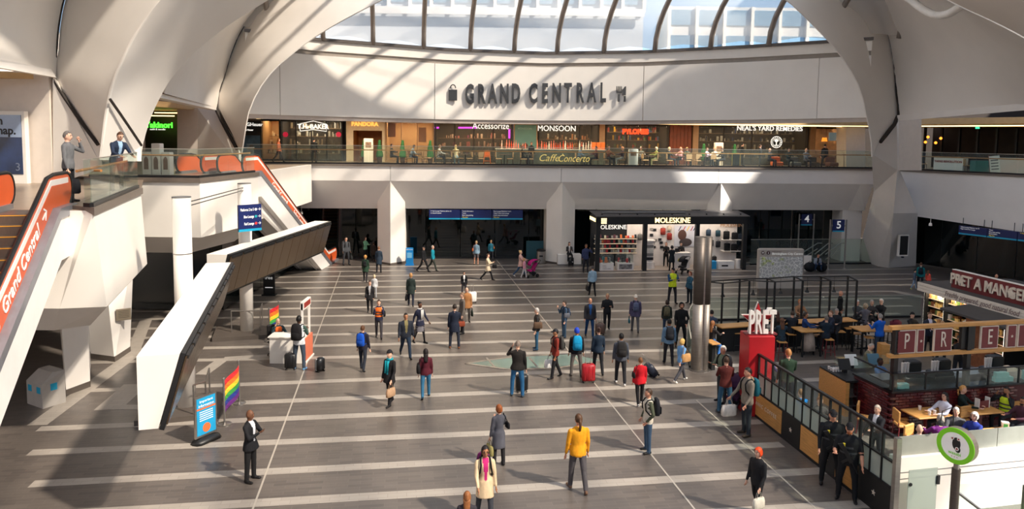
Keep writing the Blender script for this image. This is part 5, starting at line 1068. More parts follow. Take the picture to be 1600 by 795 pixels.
menu_stand(576, 3.8, 'white menu stand before the cream clad doorway'); menu_stand(1122, 3.4, 'white menu stand before the remedies shop window'); menu_stand(989, 1.0, 'plain white stand between the terrace tables', 1.2)
ring = empty('gold_frame_stand', gpos(1150, .8), FF.a, label='thin gold framed stand at the end of the terrace', cat='stand')
MB().tube([(-.28, 0, 0), (-.28, 0, .95), (.28, 0, .95), (.28, 0, 0), (-.28, 0, 0)], .03, 6).build('frame', M('brass', (196, 160, 70), .3, .8), ring); MB().box(-.26, .26, -.01, .01, .05, .92).build('panel', DGLASS, ring)
# people on the gallery
GP = 'people on the far gallery'
def gperson(px, off, label, face=0, seat=True, **kw):
    kw.setdefault('pose', 'sit' if seat else 'stand'); kw.setdefault('arms', ('table', 'table') if seat else ('down', 'down'))
    person(0, 0, 0, face + math.degrees(FF.a), label, at=gpos(px, off), z=ZF, hgt=kw.pop('hgt', 1.7), seat=.46 if seat else None, group=GP, **kw)
gperson(436, 3.0, 'woman in an orange top walking past the black framed jewellers', 80, False, top=(190, 104, 70), legs=(34, 32, 36), sex='f', hair=('long', (150, 90, 50)), pose='walk')
gperson(491, 3.2, 'person in black standing before the black framed jewellers', 170, False, top=(24, 24, 26), legs=(22, 22, 24), hair=('short', (30, 28, 28)))
gperson(612, 1.6, 'person in black at the first terrace table', 90, top=(28, 28, 30), hair=('short', (30, 26, 24)))
gperson(642, 1.2, 'man in a pale blue shirt leaning over a terrace table', 100, top=(176, 190, 206), legs=(40, 44, 60), hair=('short', (40, 32, 28)), lean=18)
gperson(685, 1.2, 'man in a white shirt at the terrace table', 95, top=(210, 204, 196), legs=(34, 34, 40), hair=('short', (160, 130, 90)), lean=8)
gperson(712, 1.2, 'blonde woman in cream with pale blue jeans on the terrace', 170, top=(216, 196, 156), legs=(120, 160, 186), sex='f', hair=('long', (220, 190, 130)))
gperson(816, 1.3, 'person in a black suit beside a bright blue coat on the terrace', 90, top=(26, 28, 32), legs=(24, 24, 28), hair=('short', (120, 70, 50)), inner=(220, 220, 220))
gperson(830, 2.4, 'waitress in black behind the bar', 0, False, top=(30, 26, 28), sex='f', hair=('bob', (50, 34, 30)), hgt=1.6)
gperson(904, 1.3, 'man in a light blue shirt under the script lettering', 80, top=(110, 140, 170), legs=(40, 50, 70), hair=('short', (70, 50, 40)), lean=14)
gperson(931, 1.3, 'man in a dark red top right of the script lettering', -85, top=(96, 34, 36), legs=(30, 30, 34), hair=('short', (40, 30, 28)))
gperson(951, 1.5, 'woman in rust brown at a terrace table', 20, top=(130, 70, 50), sex='f', hair=('bob', (120, 70, 50)))
gperson(972, 1.3, 'woman in plum with white trousers on the terrace', -95, top=(70, 44, 56), legs=(200, 196, 188), sex='f', hair=('bob', (190, 130, 80)))
gperson(1001, 1.9, 'grey haired person behind the plain white stand', 0, top=(120, 114, 104), hair=('short', (200, 190, 180)))
gperson(1025, 1.4, 'blonde woman in an olive jacket on the terrace', -80, top=(140, 136, 70), legs=(110, 106, 70), sex='f', hair=('bob', (214, 190, 140)))
gperson(1045, 1.2, 'blonde woman in black on the terrace', 80, top=(28, 28, 30), sex='f', hair=('bob', (206, 180, 130)))
gperson(1063, 1.5, 'woman in a pink and white top on the terrace', -60, top=(206, 140, 140), sex='f', hair=('long', (190, 130, 90)))
gperson(1073, 1.8, 'blonde person in dark green on the terrace', 0, top=(50, 60, 50), sex='f', hair=('curly', (220, 190, 120)))
gperson(1104, 1.3, 'woman in a lilac top on the terrace', 40, top=(206, 180, 196), sex='f', hair=('short', (90, 60, 46)))
gperson(1116, 1.6, 'ginger woman in white before the menu stand', -40, top=(220, 210, 200), sex='f', hair=('long', (206, 140, 84)))
gperson(1130, 1.2, 'man in black at the last terrace table', -85, top=(28, 28, 34), hair=('short', (70, 46, 38)), lean=10)
gperson(1159, 3.6, 'person in black walking past the remedies shop', 90, False, top=(24, 24, 27), pose='step', hair=('short', (28, 24, 24)))
gperson(1187, 1.6, 'person in a black coat holding a cup near the remedies emblem', 70, False, top=(30, 28, 32), legs=(28, 28, 30), inner=(200, 200, 200), hair=('short', (60, 44, 36)), hgt=1.62)
gperson(1202, 1.6, 'man in a navy top near the remedies emblem', 40, top=(40, 46, 60), legs=(40, 42, 50), hair=('bald', 0))
gperson(1232, 1.5, 'person in dark teal on the lounge seats', 0, top=(40, 56, 62), hair=('short', (36, 30, 28)))
gperson(1259, 1.5, 'man in a grey blue jumper on the lounge seats', 0, top=(120, 126, 142), legs=(50, 50, 60), hair=('short', (200, 170, 140)))
gperson(1288, 2.2, 'person in black with a white bag by the warm lamps', 180, False, top=(26, 26, 28), hair=('short', (30, 26, 26)), pose='step')
for px, c, w in ((1214, (196, 96, 50), 'orange lounge seat left of the teal top'), (1242, (96, 96, 98), 'grey lounge seat between two sitters'), (1300, (110, 64, 48), 'brown tub chair by the warm lamps'), (1271, (70, 52, 44), 'low dark lounge seat right of the grey blue jumper')):
    e = empty('lounge_chair', gpos(px, 1.8), FF.a, label=w, cat='chair'); MB().bev(-.36, .36, -.32, .32, .12, .4, .05).build('seat', M('lounge_%d' % px, c, .7), e); MB().bev(-.36, .36, .22, .36, .38, .76, .04).build('backrest', M('lounge_%d' % px), e)
    for x in (-1, 1):
        for y in (-1, 1): MB().cyl((x * .3, y * .26, 0), (x * .3, y * .26, .13), .025, n=6).build('leg', DW, e)
# people and things on the near left balcony
pa = P(107, 260, 20.3); pb = P(182, 260, 24.3)
person(0, 0, 0, 100, 'man in a grey jumper on the phone on the near balcony', (104, 104, 106), (32, 32, 36), hair=('short', (110, 104, 100)), arms=('phone', 'down'), at=(pa.x, pa.y, 0), z=ZF, hgt=ZAT(205, pa) - ZF, bulk=1.15, items=(('bag', 'black holdall of the man in the grey jumper', (28, 28, 32), -1, 'hand', 1.5, 'holdall'),), group='men on the near balcony')
person(0, 0, 0, 60, 'man in a navy suit leaning on the near balcony', (36, 46, 66), (90, 80, 66), hair=('short', (84, 56, 40)), arms=('table', 'table'), at=(pb.x, pb.y, 0), z=ZF, hgt=ZAT(204, pb) - ZF, lean=18, head=(0, 12), acc=(('glasses',),), inner=(150, 180, 210), bulk=1.12, group='men on the near balcony')
po = empty('advert_poster', P(18, 238, 27.4), label='tall lit phone advert in a white frame on the left edge wall', cat='poster'); c_ = P(18, 238, 27.4)
def pw(px, py): q = P(px, py, 27.4) - c_; return q.x, q.z
(x0, z1), (x1, z0) = pw(-40, 173), pw(47, 298)
MB().box(x0, x1, -.15, .08, z0, z1).build('frame', WHITE, po); (x0, z1), (x1, z0) = pw(-36, 179), pw(41, 272)
MB().box(x0, x1, -.17, -.15, z0, z1).build('print', M('poster_navy', (26, 46, 84), .3, noise=.6, scale=1.2), po); MB().box(x0, x1, -.175, -.17, pw(0, 214)[1], z1).build('print_top', M('poster_sky', (150, 168, 196), .3), po)
INK = M('ink_black', (24, 26, 32), .5, noise=0)
text('Oh', .42, (pw(-2, 190)[0], -.18, pw(0, 189)[1]), INK, po, 'lettering', ext=.003, bold=.012); text('snap.', .42, (pw(12, 204)[0], -.18, pw(0, 204)[1]), INK, po, 'lettering', ext=.003, bold=.012); text('3', .42, (pw(33, 261)[0], -.18, pw(33, 261)[1]), M('ink_grey', (110, 120, 140), .5), po, 'lettering', ext=.003)
# noodle bar sign and kiosk on the far left balcony
yk = empty('shop_front', P(250, 215, 45), label='dark noodle bar with a bright green sign behind the left balcony', cat='shop'); ck = P(250, 215, 45)
def yw(px, py, D=45): q = P(px, py, D) - ck; return q.x, q.z
(x0, z1), (x1, z0) = yw(215, 165), yw(285, 260)
MB().box(x0, x1, .8, 1, z0, z1 + 1).build('shop_interior', M('shop_night', (38, 26, 18), .6, noise=.4, scale=1.5), yk)
text('Yakinori', .5, (yw(249, 195)[0], -.06, yw(247, 195.5)[1]), M('green_neon', (70, 230, 50), .5, emit=2.5, noise=0), yk, 'sign_lettering', ext=.03, bold=.012)
text('sushi & noodle', .16, (yw(247, 201)[0], -.06, yw(247, 202)[1]), LETW, yk, 'sign_lettering', ext=.01)
for zz, w in ((168, 0), (173, 6), (178, 0)): MB().box(yw(240, zz)[0], yw(275, zz)[0], -.3 + .4 * w / 6, -.2 + .4 * w / 6, yw(0, zz)[1] - .03, yw(0, zz)[1] + .03).build('ceiling_light', GOLD, yk)
for k, (px, w) in enumerate(((232, 'left'), (247, 'middle'), (262, 'right'))):
    e = empty('kiosk_cabinet', P(px, 262, 34), label='white cabinet with a dark arched panel on the left balcony, %s of three' % w, cat='cabinet'); e.location.z = ZF
    MB().bev(-.2, .2, -.2, .2, 0, 1.45 if k == 1 else 1.05, .02).build('body', WHITE, e); MB().prism([(-.1, -.21, .25), (.1, -.21, .25), (.1, -.21, .7), (.06, -.21, .8), (0, -.21, .85), (-.06, -.21, .8), (-.1, -.21, .7)], (0, .012, 0)).build('arched_panel', sh_brown, e)
# right gallery: tapas bar
RX = lambda px, py, off: RF.X(px, py, off)
tp = RF.place(empty('shop_front', label='dim tapas bar with amber lights behind the right gallery', cat='shop')); x0, x1 = RX(1442, 230, 5), RX(1640, 230, 5)
MB().box(x0 - 1, x1 + 4, 8, 8.2, ZF, 9.7).build('shop_interior', M('shop_night'), tp)
for i in range(7):
    x = x0 + 1.2 * i; MB().box(x, x + .12, 5, 5.2, ZF, 9.6).build('mullion', BLACK, tp)
for i in range(4): MB().box(x0, x1, 2 + i, 2.08 + i, 9.55, 9.62).build('ceiling_slat', M('slat_gold', (150, 110, 60), .5), tp)
for px, py in ((1446, 222), (1450, 214), (1462, 223), (1470, 216)): MB().ball((RX(px, py, 4.8), 4.8, RF.Z(px, py, 4.8)), .1, 8, 6).build('amber_lamp', M('lamp_orange'), tp)
MB().box(RX(1524, 200, 4), RX(1530, 200, 4), 4, 4.05, RF.Z(1527, 201, 4), RF.Z(1527, 198, 4)).build('exit_sign', M('exit_green', (60, 220, 150), .5, emit=2), tp)
cnt2 = RF.place(empty('bar_counter', label='white fronted counter with red lettering on the right gallery', cat='counter')); x0, x1 = RX(1459, 250, 1.6), RX(1505, 250, 1.6)
MB().box(x0, x1, 1.6, 2.2, ZF, ZF + .95).build('counter_body', WHITE, cnt2); MB().box(x0 - .05, x1 + .05, 1.5, 2.3, ZF + .95, ZF + 1.0).build('counter_top', DW, cnt2); text('TAPAS REVOLUTION', .19, ((x0 + x1) / 2, 1.58, ZF + .66), M('ink_red', (150, 50, 40), .5), cnt2, ext=.004, bold=.008)
rch = None
for ir, (px, rz) in enumerate(((1420, 90), (1431, -90), (1443, 60), (1510, 90))):
    c = copy_tree(fch, label='dark chair on the right gallery, %s from the left' % nth(ir), group='chairs on the right gallery'); c.location = RF.w(RX(px, 255, 1.8), 1.8, ZF + .001); c.rotation_euler = (0, 0, R(rz))
box('teal_crate', M('teal_crate', (24, 110, 106), .5), -.6, .6, -.3, .3, 0, .8, label='teal box on the right gallery beside the white board', cat='box').location = RF.w(RX(1535, 255, 1.8), 1.8, ZF)
ab = empty('menu_board', RF.w(RX(1557, 258, .6), .6, ZF), RF.a + R(8), label='leaning white menu board with a red edge on the right gallery', cat='sign board')
MB().box(-.28, .28, -.03, .03, .05, 1.15).build('board', WHITE, ab); MB().box(-.3, -.28, -.04, .04, 0, 1.2).build('red_edge', M('ink_red'), ab); ab.rotation_euler[1] = R(-8)
for k in range(4): MB().box(-.2, .2, -.036, -.03, .3 + k * .18, .38 + k * .18).build('print', GREY, ab)
# cups and lamps in the open: white cabinet end
box('side_cabinet', WHITE, -.8, .8, -.3, .3, 0, 1.0, label='white cabinet at the right end of the right gallery', cat='cabinet').location = RF.w(RX(1576, 255, 2.6), 2.6, ZF)
# ================================================================= concourse furniture
BLUE = M('sign_navy', (22, 36, 92), .4, noise=.03); CYAN = M('sign_cyan', (30, 160, 200), .4, noise=0); LWH = M('letter_plain_white', (240, 240, 238), .5, noise=0, emit=.25); LYE = M('letter_yellow', (240, 210, 60), .5, noise=0, emit=.25)
# hanging direction sign by the second mast
hs = empty('direction_sign', P(390, 339, 29.9), R(48), label='navy direction sign on the post beside the left balcony', cat='sign')
MB().box(-.5, .5, -.05, .05, -.55, .52).build('panel', BLUE, hs); MB().box(-.5, .5, -.056, .05, -.58, -.48).build('cyan_strip', CYAN, hs)
for i, (t_, c) in enumerate((('Platforms 2 to 5', (240, 240, 240)), ('Blue Lounge', (30, 160, 170)), ('Red Lounge', (220, 60, 60)))):
    z = .31 - i * .29; text(t_, .16, (.16, -.06, z), LWH, hs, ext=.003, align='RIGHT', sx=.56, bold=.002); MB().cyl((.25, -.062, z), (.25, -.05, z), .055, n=12).build('symbol', M('sym_%d' % i, c, .5, noise=0), hs); text('\u2192', .18, (.4, -.06, z), LWH, hs, ext=.003)
# hanging departure signs under the far soffit
def hang_sign(px0, px1, py0, py1, frame, off, label, cols_, parent_h=.6):
    x0, z1 = frame.hit(px0, py0, off); x1, z0 = frame.hit(px1, py1, off); s = frame.place(empty('hanging_sign', label=label, cat='sign'))
    n = len(cols_)
    for i in range(n):
        a, b = x0 + (x1 - x0) * i / n + .02, x0 + (x1 - x0) * (i + 1) / n - .02
        p = MB().box(a, b, off, off + .15, z0, z1).build('panel', BLUE, s); MB().box(a, b, off - .006, off + .15, z0, z0 + .09).build('cyan_strip', CYAN, p)
        for k, (t_, mt) in enumerate(cols_[i]):
            text(t_, (z1 - z0) * .17, (a + .1, off - .012, z1 - (z1 - z0) * (.14 + .21 * k)), mt, s, ext=.003, align='LEFT', sx=.9)
        for x in (a + .2, b - .2): MB().cyl((x, off + .07, z1), (x, off + .07, z1 + .5), .02, n=6).build('hanger', DSTEEL, s)
hang_sign(670, 817, 327.5, 343, FF, 1.15, 'navy hanging sign over the second dark opening', [[('\u2190 Red Lounge Platforms 6b to 12', LWH), ('\u2190 Grand Central', LWH)], [('Travel information', LWH), ('Trams', LWH), ('Short stay parking', LWH), ('Way Out', LYE)], [('Blue Lounge Platforms 1 to 5', LWH), ('Virgin Trains First Lounge', LWH), ('Coach stop information', LWH), ('Way Out', LYE)]])
hang_sign(1498, 1640, 352, 382, RF, -.3, 'navy hanging sign under the right balcony', [[('Yellow Lounge Platforms 1 to 12', LWH), ('Virgin Trains First Lounge', LWH)], [('Trams', LWH), ('Short stay parking', LWH), ('Street Station', LWH), ('Way Out', LYE)], [('\u2191 Way Out', LYE)]])
# platform number signs on twin poles
def plat(pxa, pxb, pyb, pyt, num, py0, py1, label):
    a, b = G(pxa, pyb), G(pxb, pyb); m_ = (a + b) / 2; s = empty('platform_sign', m_, math.atan2(b.y - a.y, b.x - a.x), label=label, cat='sign'); w = (b - a).length / 2; h = ZAT(pyt, m_)
    for x in (-w, w):
        p = MB().cyl((x, 0, 0), (x, 0, h), .055, n=12).build('pole', STEEL, s); MB().lathe([(.1, 0), (.1, .05), (.06, .1)], (x, 0, 0), 12).build('foot', STEEL, p)
    z1, z0 = ZAT(py0, m_), ZAT(py1, m_); MB().box(-w * .72, w * .72, -.05, .05, z0, z1).build('panel', BLUE, s); MB().box(-w * .72, w * .72, -.056, .05, z0, z0 + .08).build('cyan_strip', CYAN, s)
    text(num, (z1 - z0) * .85, (0, -.06, (z0 + z1) / 2 + .04), LWH, s, 'numeral', ext=.003, bold=.01)
    for x in (-1, 1): MB().box(x * w * .72, x * w, -.03, .03, (z0 + z1) / 2 - .04, (z0 + z1) / 2 + .04).build('bracket', STEEL, s)
plat(1246, 1269, 404, 334, '4', 334, 352, 'navy sign numbered four on twin steel poles'); plat(1294, 1319, 421, 343, '5', 343, 362, 'navy sign numbered five on taller twin steel poles')
# glass balustrade around the stairs below the signs
glass_rail([G(1172, 414).xy, G(1368, 412).xy], 0, 'glass stair balustrade in front of the platform signs', 1.75, 1.9, timber=False)
st_ = empty('stair_rail', G(1300, 412), label='steel stair handrails behind the platform 5 sign', cat='handrail'); o_ = G(1300, 412)
for a, b in ((1254, 1281), (1277, 1298), (1294, 1316)):
    p, q = G(a, 410) - o_, G(b, 410) - o_; p.y += .5; q.y += .5; MB().tube([(p.x, p.y, .5), (q.x, q.y, 1.3), (q.x + .3, q.y, 1.3)], .035, 6).build('rail', STEEL, st_); MB().tube([(p.x, p.y, .1), (q.x, q.y, .9)], .03, 6).build('rail', STEEL, st_)
# screen on the right pier
iscr = empty('wall_screen', P(1411, 383, 47.2), R(8), label='tall black screen in a pale frame on the big right pier', cat='screen')
MB().box(-.34, .34, -.08, .1, -.72, .68).build('frame', WHITE2, iscr); MB().box(-.28, .28, -.095, -.08, -.62, .62).build('display', BLACK, iscr); MB().box(-.06, .06, -.09, .05, -.82, -.74).build('sensor', BLACK, iscr)
# map totem
a, b = G(1181, 467), G(1252, 467); mt_ = empty('map_totem', (a + b) / 2, math.atan2(b.y - a.y, b.x - a.x), label='wide grey totem with a street map', cat='map board'); w = (b - a).length / 2; h = ZAT(388, (a + b) / 2)
TG = M('totem_grey', (168, 160, 152), .45); MB().bev(-w, w, -.14, .14, .55, h, .06).build('case', TG, mt_); MB().box(-w + .1, w - .1, -.12, .12, 0, .56).build('plinth', M('totem_dark', (98, 90, 84), .5), mt_)
def map_mat():
    m = bpy.data.materials.new('street_map'); m.use_nodes = True; N = m.node_tree.nodes; L = m.node_tree.links; b_ = N['Principled BSDF']
    tc = N.new('ShaderNodeTexCoord'); vo = N.new('ShaderNodeTexVoronoi'); vo.feature = 'DISTANCE_TO_EDGE'; vo.inputs['Scale'].default_value = 5.5
    rp = N.new('ShaderNodeValToRGB'); rp.color_ramp.elements[0].position = .02; rp.color_ramp.elements[0].color = (.85, .84, .8, 1); rp.color_ramp.elements[1].position = .07; rp.color_ramp.elements[1].color = (.42, .42, .42, 1)
    nz = N.new('ShaderNodeTexNoise'); nz.inputs['Scale'].default_value = 1.6; r2 = N.new('ShaderNodeValToRGB'); r2.color_ramp.elements[0].position = .6; r2.color_ramp.elements[0].color = (1, 1, 1, 1); r2.color_ramp.elements[1].position = .66; r2.color_ramp.elements[1].color = (.75, .85, .35, 1)
    mx = N.new('ShaderNodeMixRGB'); mx.blend_type = 'MULTIPLY'; mx.inputs[0].default_value = 1
    L.new(tc.outputs['Object'], vo.inputs['Vector']); L.new(vo.outputs['Distance'], rp.inputs[0]); L.new(tc.outputs['Object'], nz.inputs['Vector']); L.new(nz.outputs['Fac'], r2.inputs[0]); L.new(rp.outputs[0], mx.inputs[1]); L.new(r2.outputs[0], mx.inputs[2]); L.new(mx.outputs[0], b_.inputs['Base Color']); b_.inputs['Roughness'].default_value = .3
    return m
m_ = (a + b) / 2; MB().box(-w + .08, w - .08, -.155, -.14, ZAT(434, m_), ZAT(400.5, m_)).build('map_print', map_mat(), mt_)
for i in range(2): MB().cyl((-w + .22 + .3 * i, -.152, h - .22), (-w + .22 + .3 * i, -.14, h - .22), .1, n=14).build('roundel', M('roundel_maroon', (70, 40, 44), .5), mt_)
text('i', .18, (-w + .52, -.158, h - .22), LWH, mt_, ext=.002); text('H', .15, (-w + .22, -.158, h - .22), LWH, mt_, ext=.002); text('Interconnect', .1, (-w + .72, -.158, h - .14), M('ink_mid', (120, 96, 96), .5), mt_, ext=.002, align='LEFT'); text('Birmingham City Centre', .17, (-w + .72, -.158, h - .27), LWH, mt_, ext=.002, align='LEFT')
# twin steel column in the middle
pl = empty('steel_column', G(1093, 577), label='tall brushed steel double column beside the seating area', cat='column'); h = ZAT(370, G(1093, 577))
for x, r in ((-.13, .2), (.16, .15)):
    s = MB().cyl((x, 0, 0), (x, 0, h * .5 - .01), r, n=28).build('lower_tube', M('column_steel', (150, 142, 134), .5, .7, noise=.08, scale=2, stretch=(1, 1, 14)), pl, 2); MB().cyl((x, 0, h * .5 + .01), (x, 0, h), r, n=20).build('upper_tube', M('bronze_steel', (100, 92, 86), .5, .7, noise=.08, scale=2, stretch=(1, 1, 14)), pl, 2)
MB().box(-.05, .08, -.13, .1, 0, h).build('spine', STEEL, pl); MB().cyl((0, 0, 0), (0, 0, .03), .4, n=20).build('base_plate', STEEL, pl)
# information desk, worker, visitor
dk = empty('information_desk', G(440, 564), R(0), label='white information desk with a tall header post', cat='desk')
MB().box(-.35, .55, -.3, .3, 0, .98).build('desk_body', WHITE, dk); MB().box(-.4, .95, -.35, .35, .98, 1.02).build('desk_top', WHITE, dk); MB().box(.55, .9, -.25, .3, .0, .98).build('side_panel', WHITE, dk); MB().box(.545, .555, -.31, -.3, .02, .96).build('panel_joint', GREY, dk)
tw = G(481, 560) - G(440, 564); MB().box(tw.x - .08, tw.x + .06, tw.y - .5, tw.y + .5, 0, .9).build('end_panel', M('orange_print', (206, 110, 80), .5), dk)
MB().box(tw.x - .1, tw.x - .03, tw.y - .5, tw.y - .42, .9, 2.25).build('header_post', WHITE, dk); MB().box(tw.x - .1, tw.x - .03, tw.y + .42, tw.y + .5, .9, 2.25).build('header_post', WHITE, dk); MB().box(tw.x - .12, tw.x, tw.y - .5, tw.y + .5, 2.0, 2.3).build('header_board', WHITE, dk); MB().box(tw.x - .01, tw.x + .01, tw.y - .42, tw.y + .42, 2.05, 2.25).build('header_print', M('ink_red'), dk); MB().box(tw.x - .2, tw.x + .1, tw.y - .55, tw.y + .55, 0, .05).build('foot', WHITE, dk)
oc = empty('office_chair', G(431, 556), R(40), label='black office chair behind the information desk', cat='chair'); MB().bev(-.25, .25, -.25, .25, .5, .58, .03).build('seat', BLACK, oc); MB().bev(-.24, .24, .22, .3, .62, 1.2, .03).build('backrest', BLACK, oc); MB().cyl((0, 0, .12), (0, 0, .5), .03, n=8).build('column', DSTEEL, oc)
for k in range(5):
    a = 2 * math.pi * k / 5; l = MB().tube([(0, 0, .14), (.3 * math.cos(a), .3 * math.sin(a), .08)], .022, 6).build('leg', BLACK, oc); MB().cyl((.3 * math.cos(a) - .015, .3 * math.sin(a), .035), (.3 * math.cos(a) + .015, .3 * math.sin(a), .035), .035, n=8).build('castor', BLACK, l)
person(435, 556, 497, 40, 'seated desk worker in an orange and white vest', (40, 60, 66), (34, 34, 40), hair=('bald', 0), skin='p', pose='sit', seat=.58, hgt=1.72, arms=('table', 'phone'), acc=(('vest', (238, 108, 44)),))
person(468, 577, 490, 176, 'man in a white jacket with green sleeves at the information desk', (206, 208, 212), (60, 70, 84), (96, 140, 180), sleeve=(60, 84, 76), hair=('short', (26, 24, 24)), skin='d', arms=('read', 'read'), pose='wide', items=(('backpack', 'black backpack on the man at the information desk', (28, 26, 28), 1.15),))
suitcase(454, 577, 'black soft suitcase at the foot of the information desk', (24, 24, 26), .6, .1, pull=0)
cs_ = empty('instrument_case', G(500, 580), R(50), label='rounded black case standing by itself beside the information desk', cat='case'); MB().bev(-.17, .17, -.14, .14, .03, .52, .07).build('shell', M('case_black', (22, 22, 24), .35), cs_, True); MB().box(-.175, .175, -.02, .02, .06, .5).build('zip_band', M('case_silver', (190, 190, 190), .4), cs_)
for x in (-.12, .12): MB().cyl((x, -.1, .03), (x, .1, .03), .03, n=8).build('wheel', RUBBER, cs_)
# rainbow banners on posts
RB = [(226, 40, 48), (238, 120, 36), (250, 210, 50), (60, 160, 70), (40, 60, 150), (110, 40, 130)]
def banner(pa, pb, h, label):
    a, b = G(*pa), G(*pb); e = empty('rainbow_banner', a, math.atan2(b.y - a.y, b.x - a.x), label=label, cat='banner'); L = (b - a).length
    for x in (0, L):
        p = MB().cyl((x, 0, 0), (x, 0, h + .12), .03, n=10).build('post', STEEL, e); MB().lathe([(.2, 0), (.2, .03), (.06, .06)], (x, 0, 0), 16).build('foot', STEEL, p); MB().ball((x, 0, h + .14), .035, 8, 6).build('knob', STEEL, p)
    for i, c in enumerate(RB):
        z1 = h - i * (h - .3) / 6; z0 = h - (i + 1) * (h - .3) / 6
        MB().prism([(.03 + (L - .06) * k / 6, .04 * math.sin(k), z1) for k in range(7)] + [(.03 + (L - .06) * k / 6, .04 * math.sin(k), z0) for k in range(6, -1, -1)], (0, .008, 0)).build('colour_stripe', M('rainbow_%d' % i, c, .6, noise=.04), e)
banner((351, 663), (374, 630), 1.25, 'rainbow striped banner between two steel posts near the bald man in black')
banner((421, 533), (436, 520), 1.25, 'rainbow striped banner behind the information desk')
banner((372, 468), (379, 455), 1.2, 'narrow rainbow banner beyond the second white post')
# poster stand
ps = empty('poster_stand', G(322, 688), R(62), label='blue and orange poster on a black water base', cat='poster stand')
MB().loft([[(.45 * math.cos(t), .3 * math.sin(t) * (1 + .3 * math.cos(2 * t)), 0) for t in [2 * math.pi * i / 16 for i in range(16)]], [(.42 * math.cos(t), .24 * math.sin(t), .09) for t in [2 * math.pi * i / 16 for i in range(16)]], [(.2 * math.cos(t), .1 * math.sin(t), .15) for t in [2 * math.pi * i / 16 for i in range(16)]]]).build('water_base', RUBBER, ps, True)
MB().box(-.36, .36, -.03, .03, .16, 1.32).build('frame', STEEL, ps); MB().box(-.31, .31, -.036, -.03, .22, 1.27).build('print', M('print_cyan', (30, 150, 200), .4), ps); MB().box(-.31, .31, -.04, -.036, .94, .99).build('print_band', M('print_orange', (236, 110, 60), .4), ps); MB().cyl((0, -.042, .4), (0, -.036, .4), .13, n=18).build('print_disc', M('print_orange'), ps)
for i, t_ in enumerate(('Important', 'information')): text(t_, .11, (0, -.042, 1.17 - .12 * i), LWH, ps, ext=.001)
for i in range(5): MB().box(-.22, .22, -.04, -.036, .86 - i * .06, .88 - i * .06).build('print_line', LWH, ps)
# steel guard hoops around the masts
def hoop(pts, h, label):
    o = G(*pts[0]); e = empty('guard_rail', o, label=label, cat='rail'); P3 = [G(*p) - o for p in pts]
    for p in P3: MB().cyl((p.x, p.y, 0), (p.x, p.y, h), .025, n=8).build('post', STEEL, e)
    MB().tube([(p.x, p.y, h) for p in P3], .025, 6).build('top_rail', STEEL, e)
hoop([(303, 655), (322, 648), (328, 625)], 1.05, 'steel guard rail at the foot of the nearer white post'); hoop([(362, 524), (407, 523), (410, 510)], 1.05, 'steel guard rail at the foot of the farther white post')
# bins and small things
def bin_round(px, py, label, col, r=.3, h=1.0):
    e = empty('litter_bin', G(px, py), label=label, cat='bin'); MB().lathe([(r * .9, 0), (r, .05), (r, h * .85)], n=18).build('body', col, e); MB().lathe([(r * 1.04, h * .85), (r * 1.04, h * .93), (r * .6, h)], n=18).build('lid', BLACK, e); MB().box(-.12, .12, -r - .01, -r + .02, h * .5, h * .6).build('slot', BLACK, e)
bin_round(845, 411.5, 'silver litter bin beside the second pier', STEEL)
gb = empty('recycling_bin', G(73, 629), R(-30), label='grey recycling box with blue labels under the near balcony', cat='bin'); MB().loft([[(-.45, -.35, 0), (.45, -.35, 0), (.45, .35, 0), (-.45, .35, 0)], [(-.45, -.35, .75), (.45, -.35, .75), (.45, .35, .75), (-.45, .35, .75)], [(-.4, .0, 1.05), (.4, .0, 1.05), (.45, .35, 1.05), (-.45, .35, 1.05)]]).build('body', M('bin_grey', (170, 164, 158), .5), gb)
for x in (-.25, .25): MB().box(x - .1, x + .1, -.36, -.345, .45, .65).build('label', CYAN, gb)
MB().box(.445, .46, -.1, .1, .5, .72).build('label', CYAN, gb)
bt = empty('blue_totem', G(640, 414), R(5), label='bright blue leaflet totem beside the first pier', cat='totem'); MB().bev(-.24, .24, -.12, .12, .04, 1.15, .02).build('body', M('totem_blue', (20, 130, 200), .4), bt); MB().box(-.28, .28, -.2, .2, 0, .05).build('base', M('totem_blue'), bt); text('NETWORK', .09, (0, -.125, 1.05), LWH, bt, ext=.002); MB().box(-.16, .16, -.128, -.12, .5, .85).build('leaflets', M('totem_pale', (120, 190, 230), .5), bt)
tb = empty('teal_screen', G(838, 409.5), label='teal panel standing behind the litter bin', cat='panel'); MB().bev(-.7, .5, .5, .56, .1, 1.4, .02).build('panel', M('teal_panel', (24, 70, 80), .5), tb); MB().box(-.6, .4, .4, .66, 0, .1).build('foot', DSTEEL, tb)
bn = empty('white_bench', G(890, 413), R(5), label='white block bench with a seated person beside the kiosk', cat='bench'); MB().bev(-.85, .75, -.25, .35, 0, .72, .02).build('block', WHITE, bn); MB().box(-.86, .76, -.26, .36, 0, .06).build('plinth', GREY, bn)
person(889, 415, 387, 5, 'person in a grey scarf seated on the white bench', (50, 48, 50), (28, 28, 30), (190, 190, 190), sex='f', hair=('long', (36, 28, 26)), pose='sit', seat=.72, hgt=1.66, arms=('read', 'read'), inner=(190, 186, 182))
suitcase(892, 416, 'small black suitcase in front of the white bench', (22, 22, 24), .6, 0, pull=0, w=.36)
person(1275, 424, 397, 0, 'man in a grey jacket sitting on the floor by the glass', (132, 140, 152), (30, 50, 80), hair=('fringe', (150, 110, 90)), pose='floor', seat=.34, hgt=1.7, arms=('read', 'read'), head=(0, 30), lean=22, inner=(30, 30, 32), skin='r')
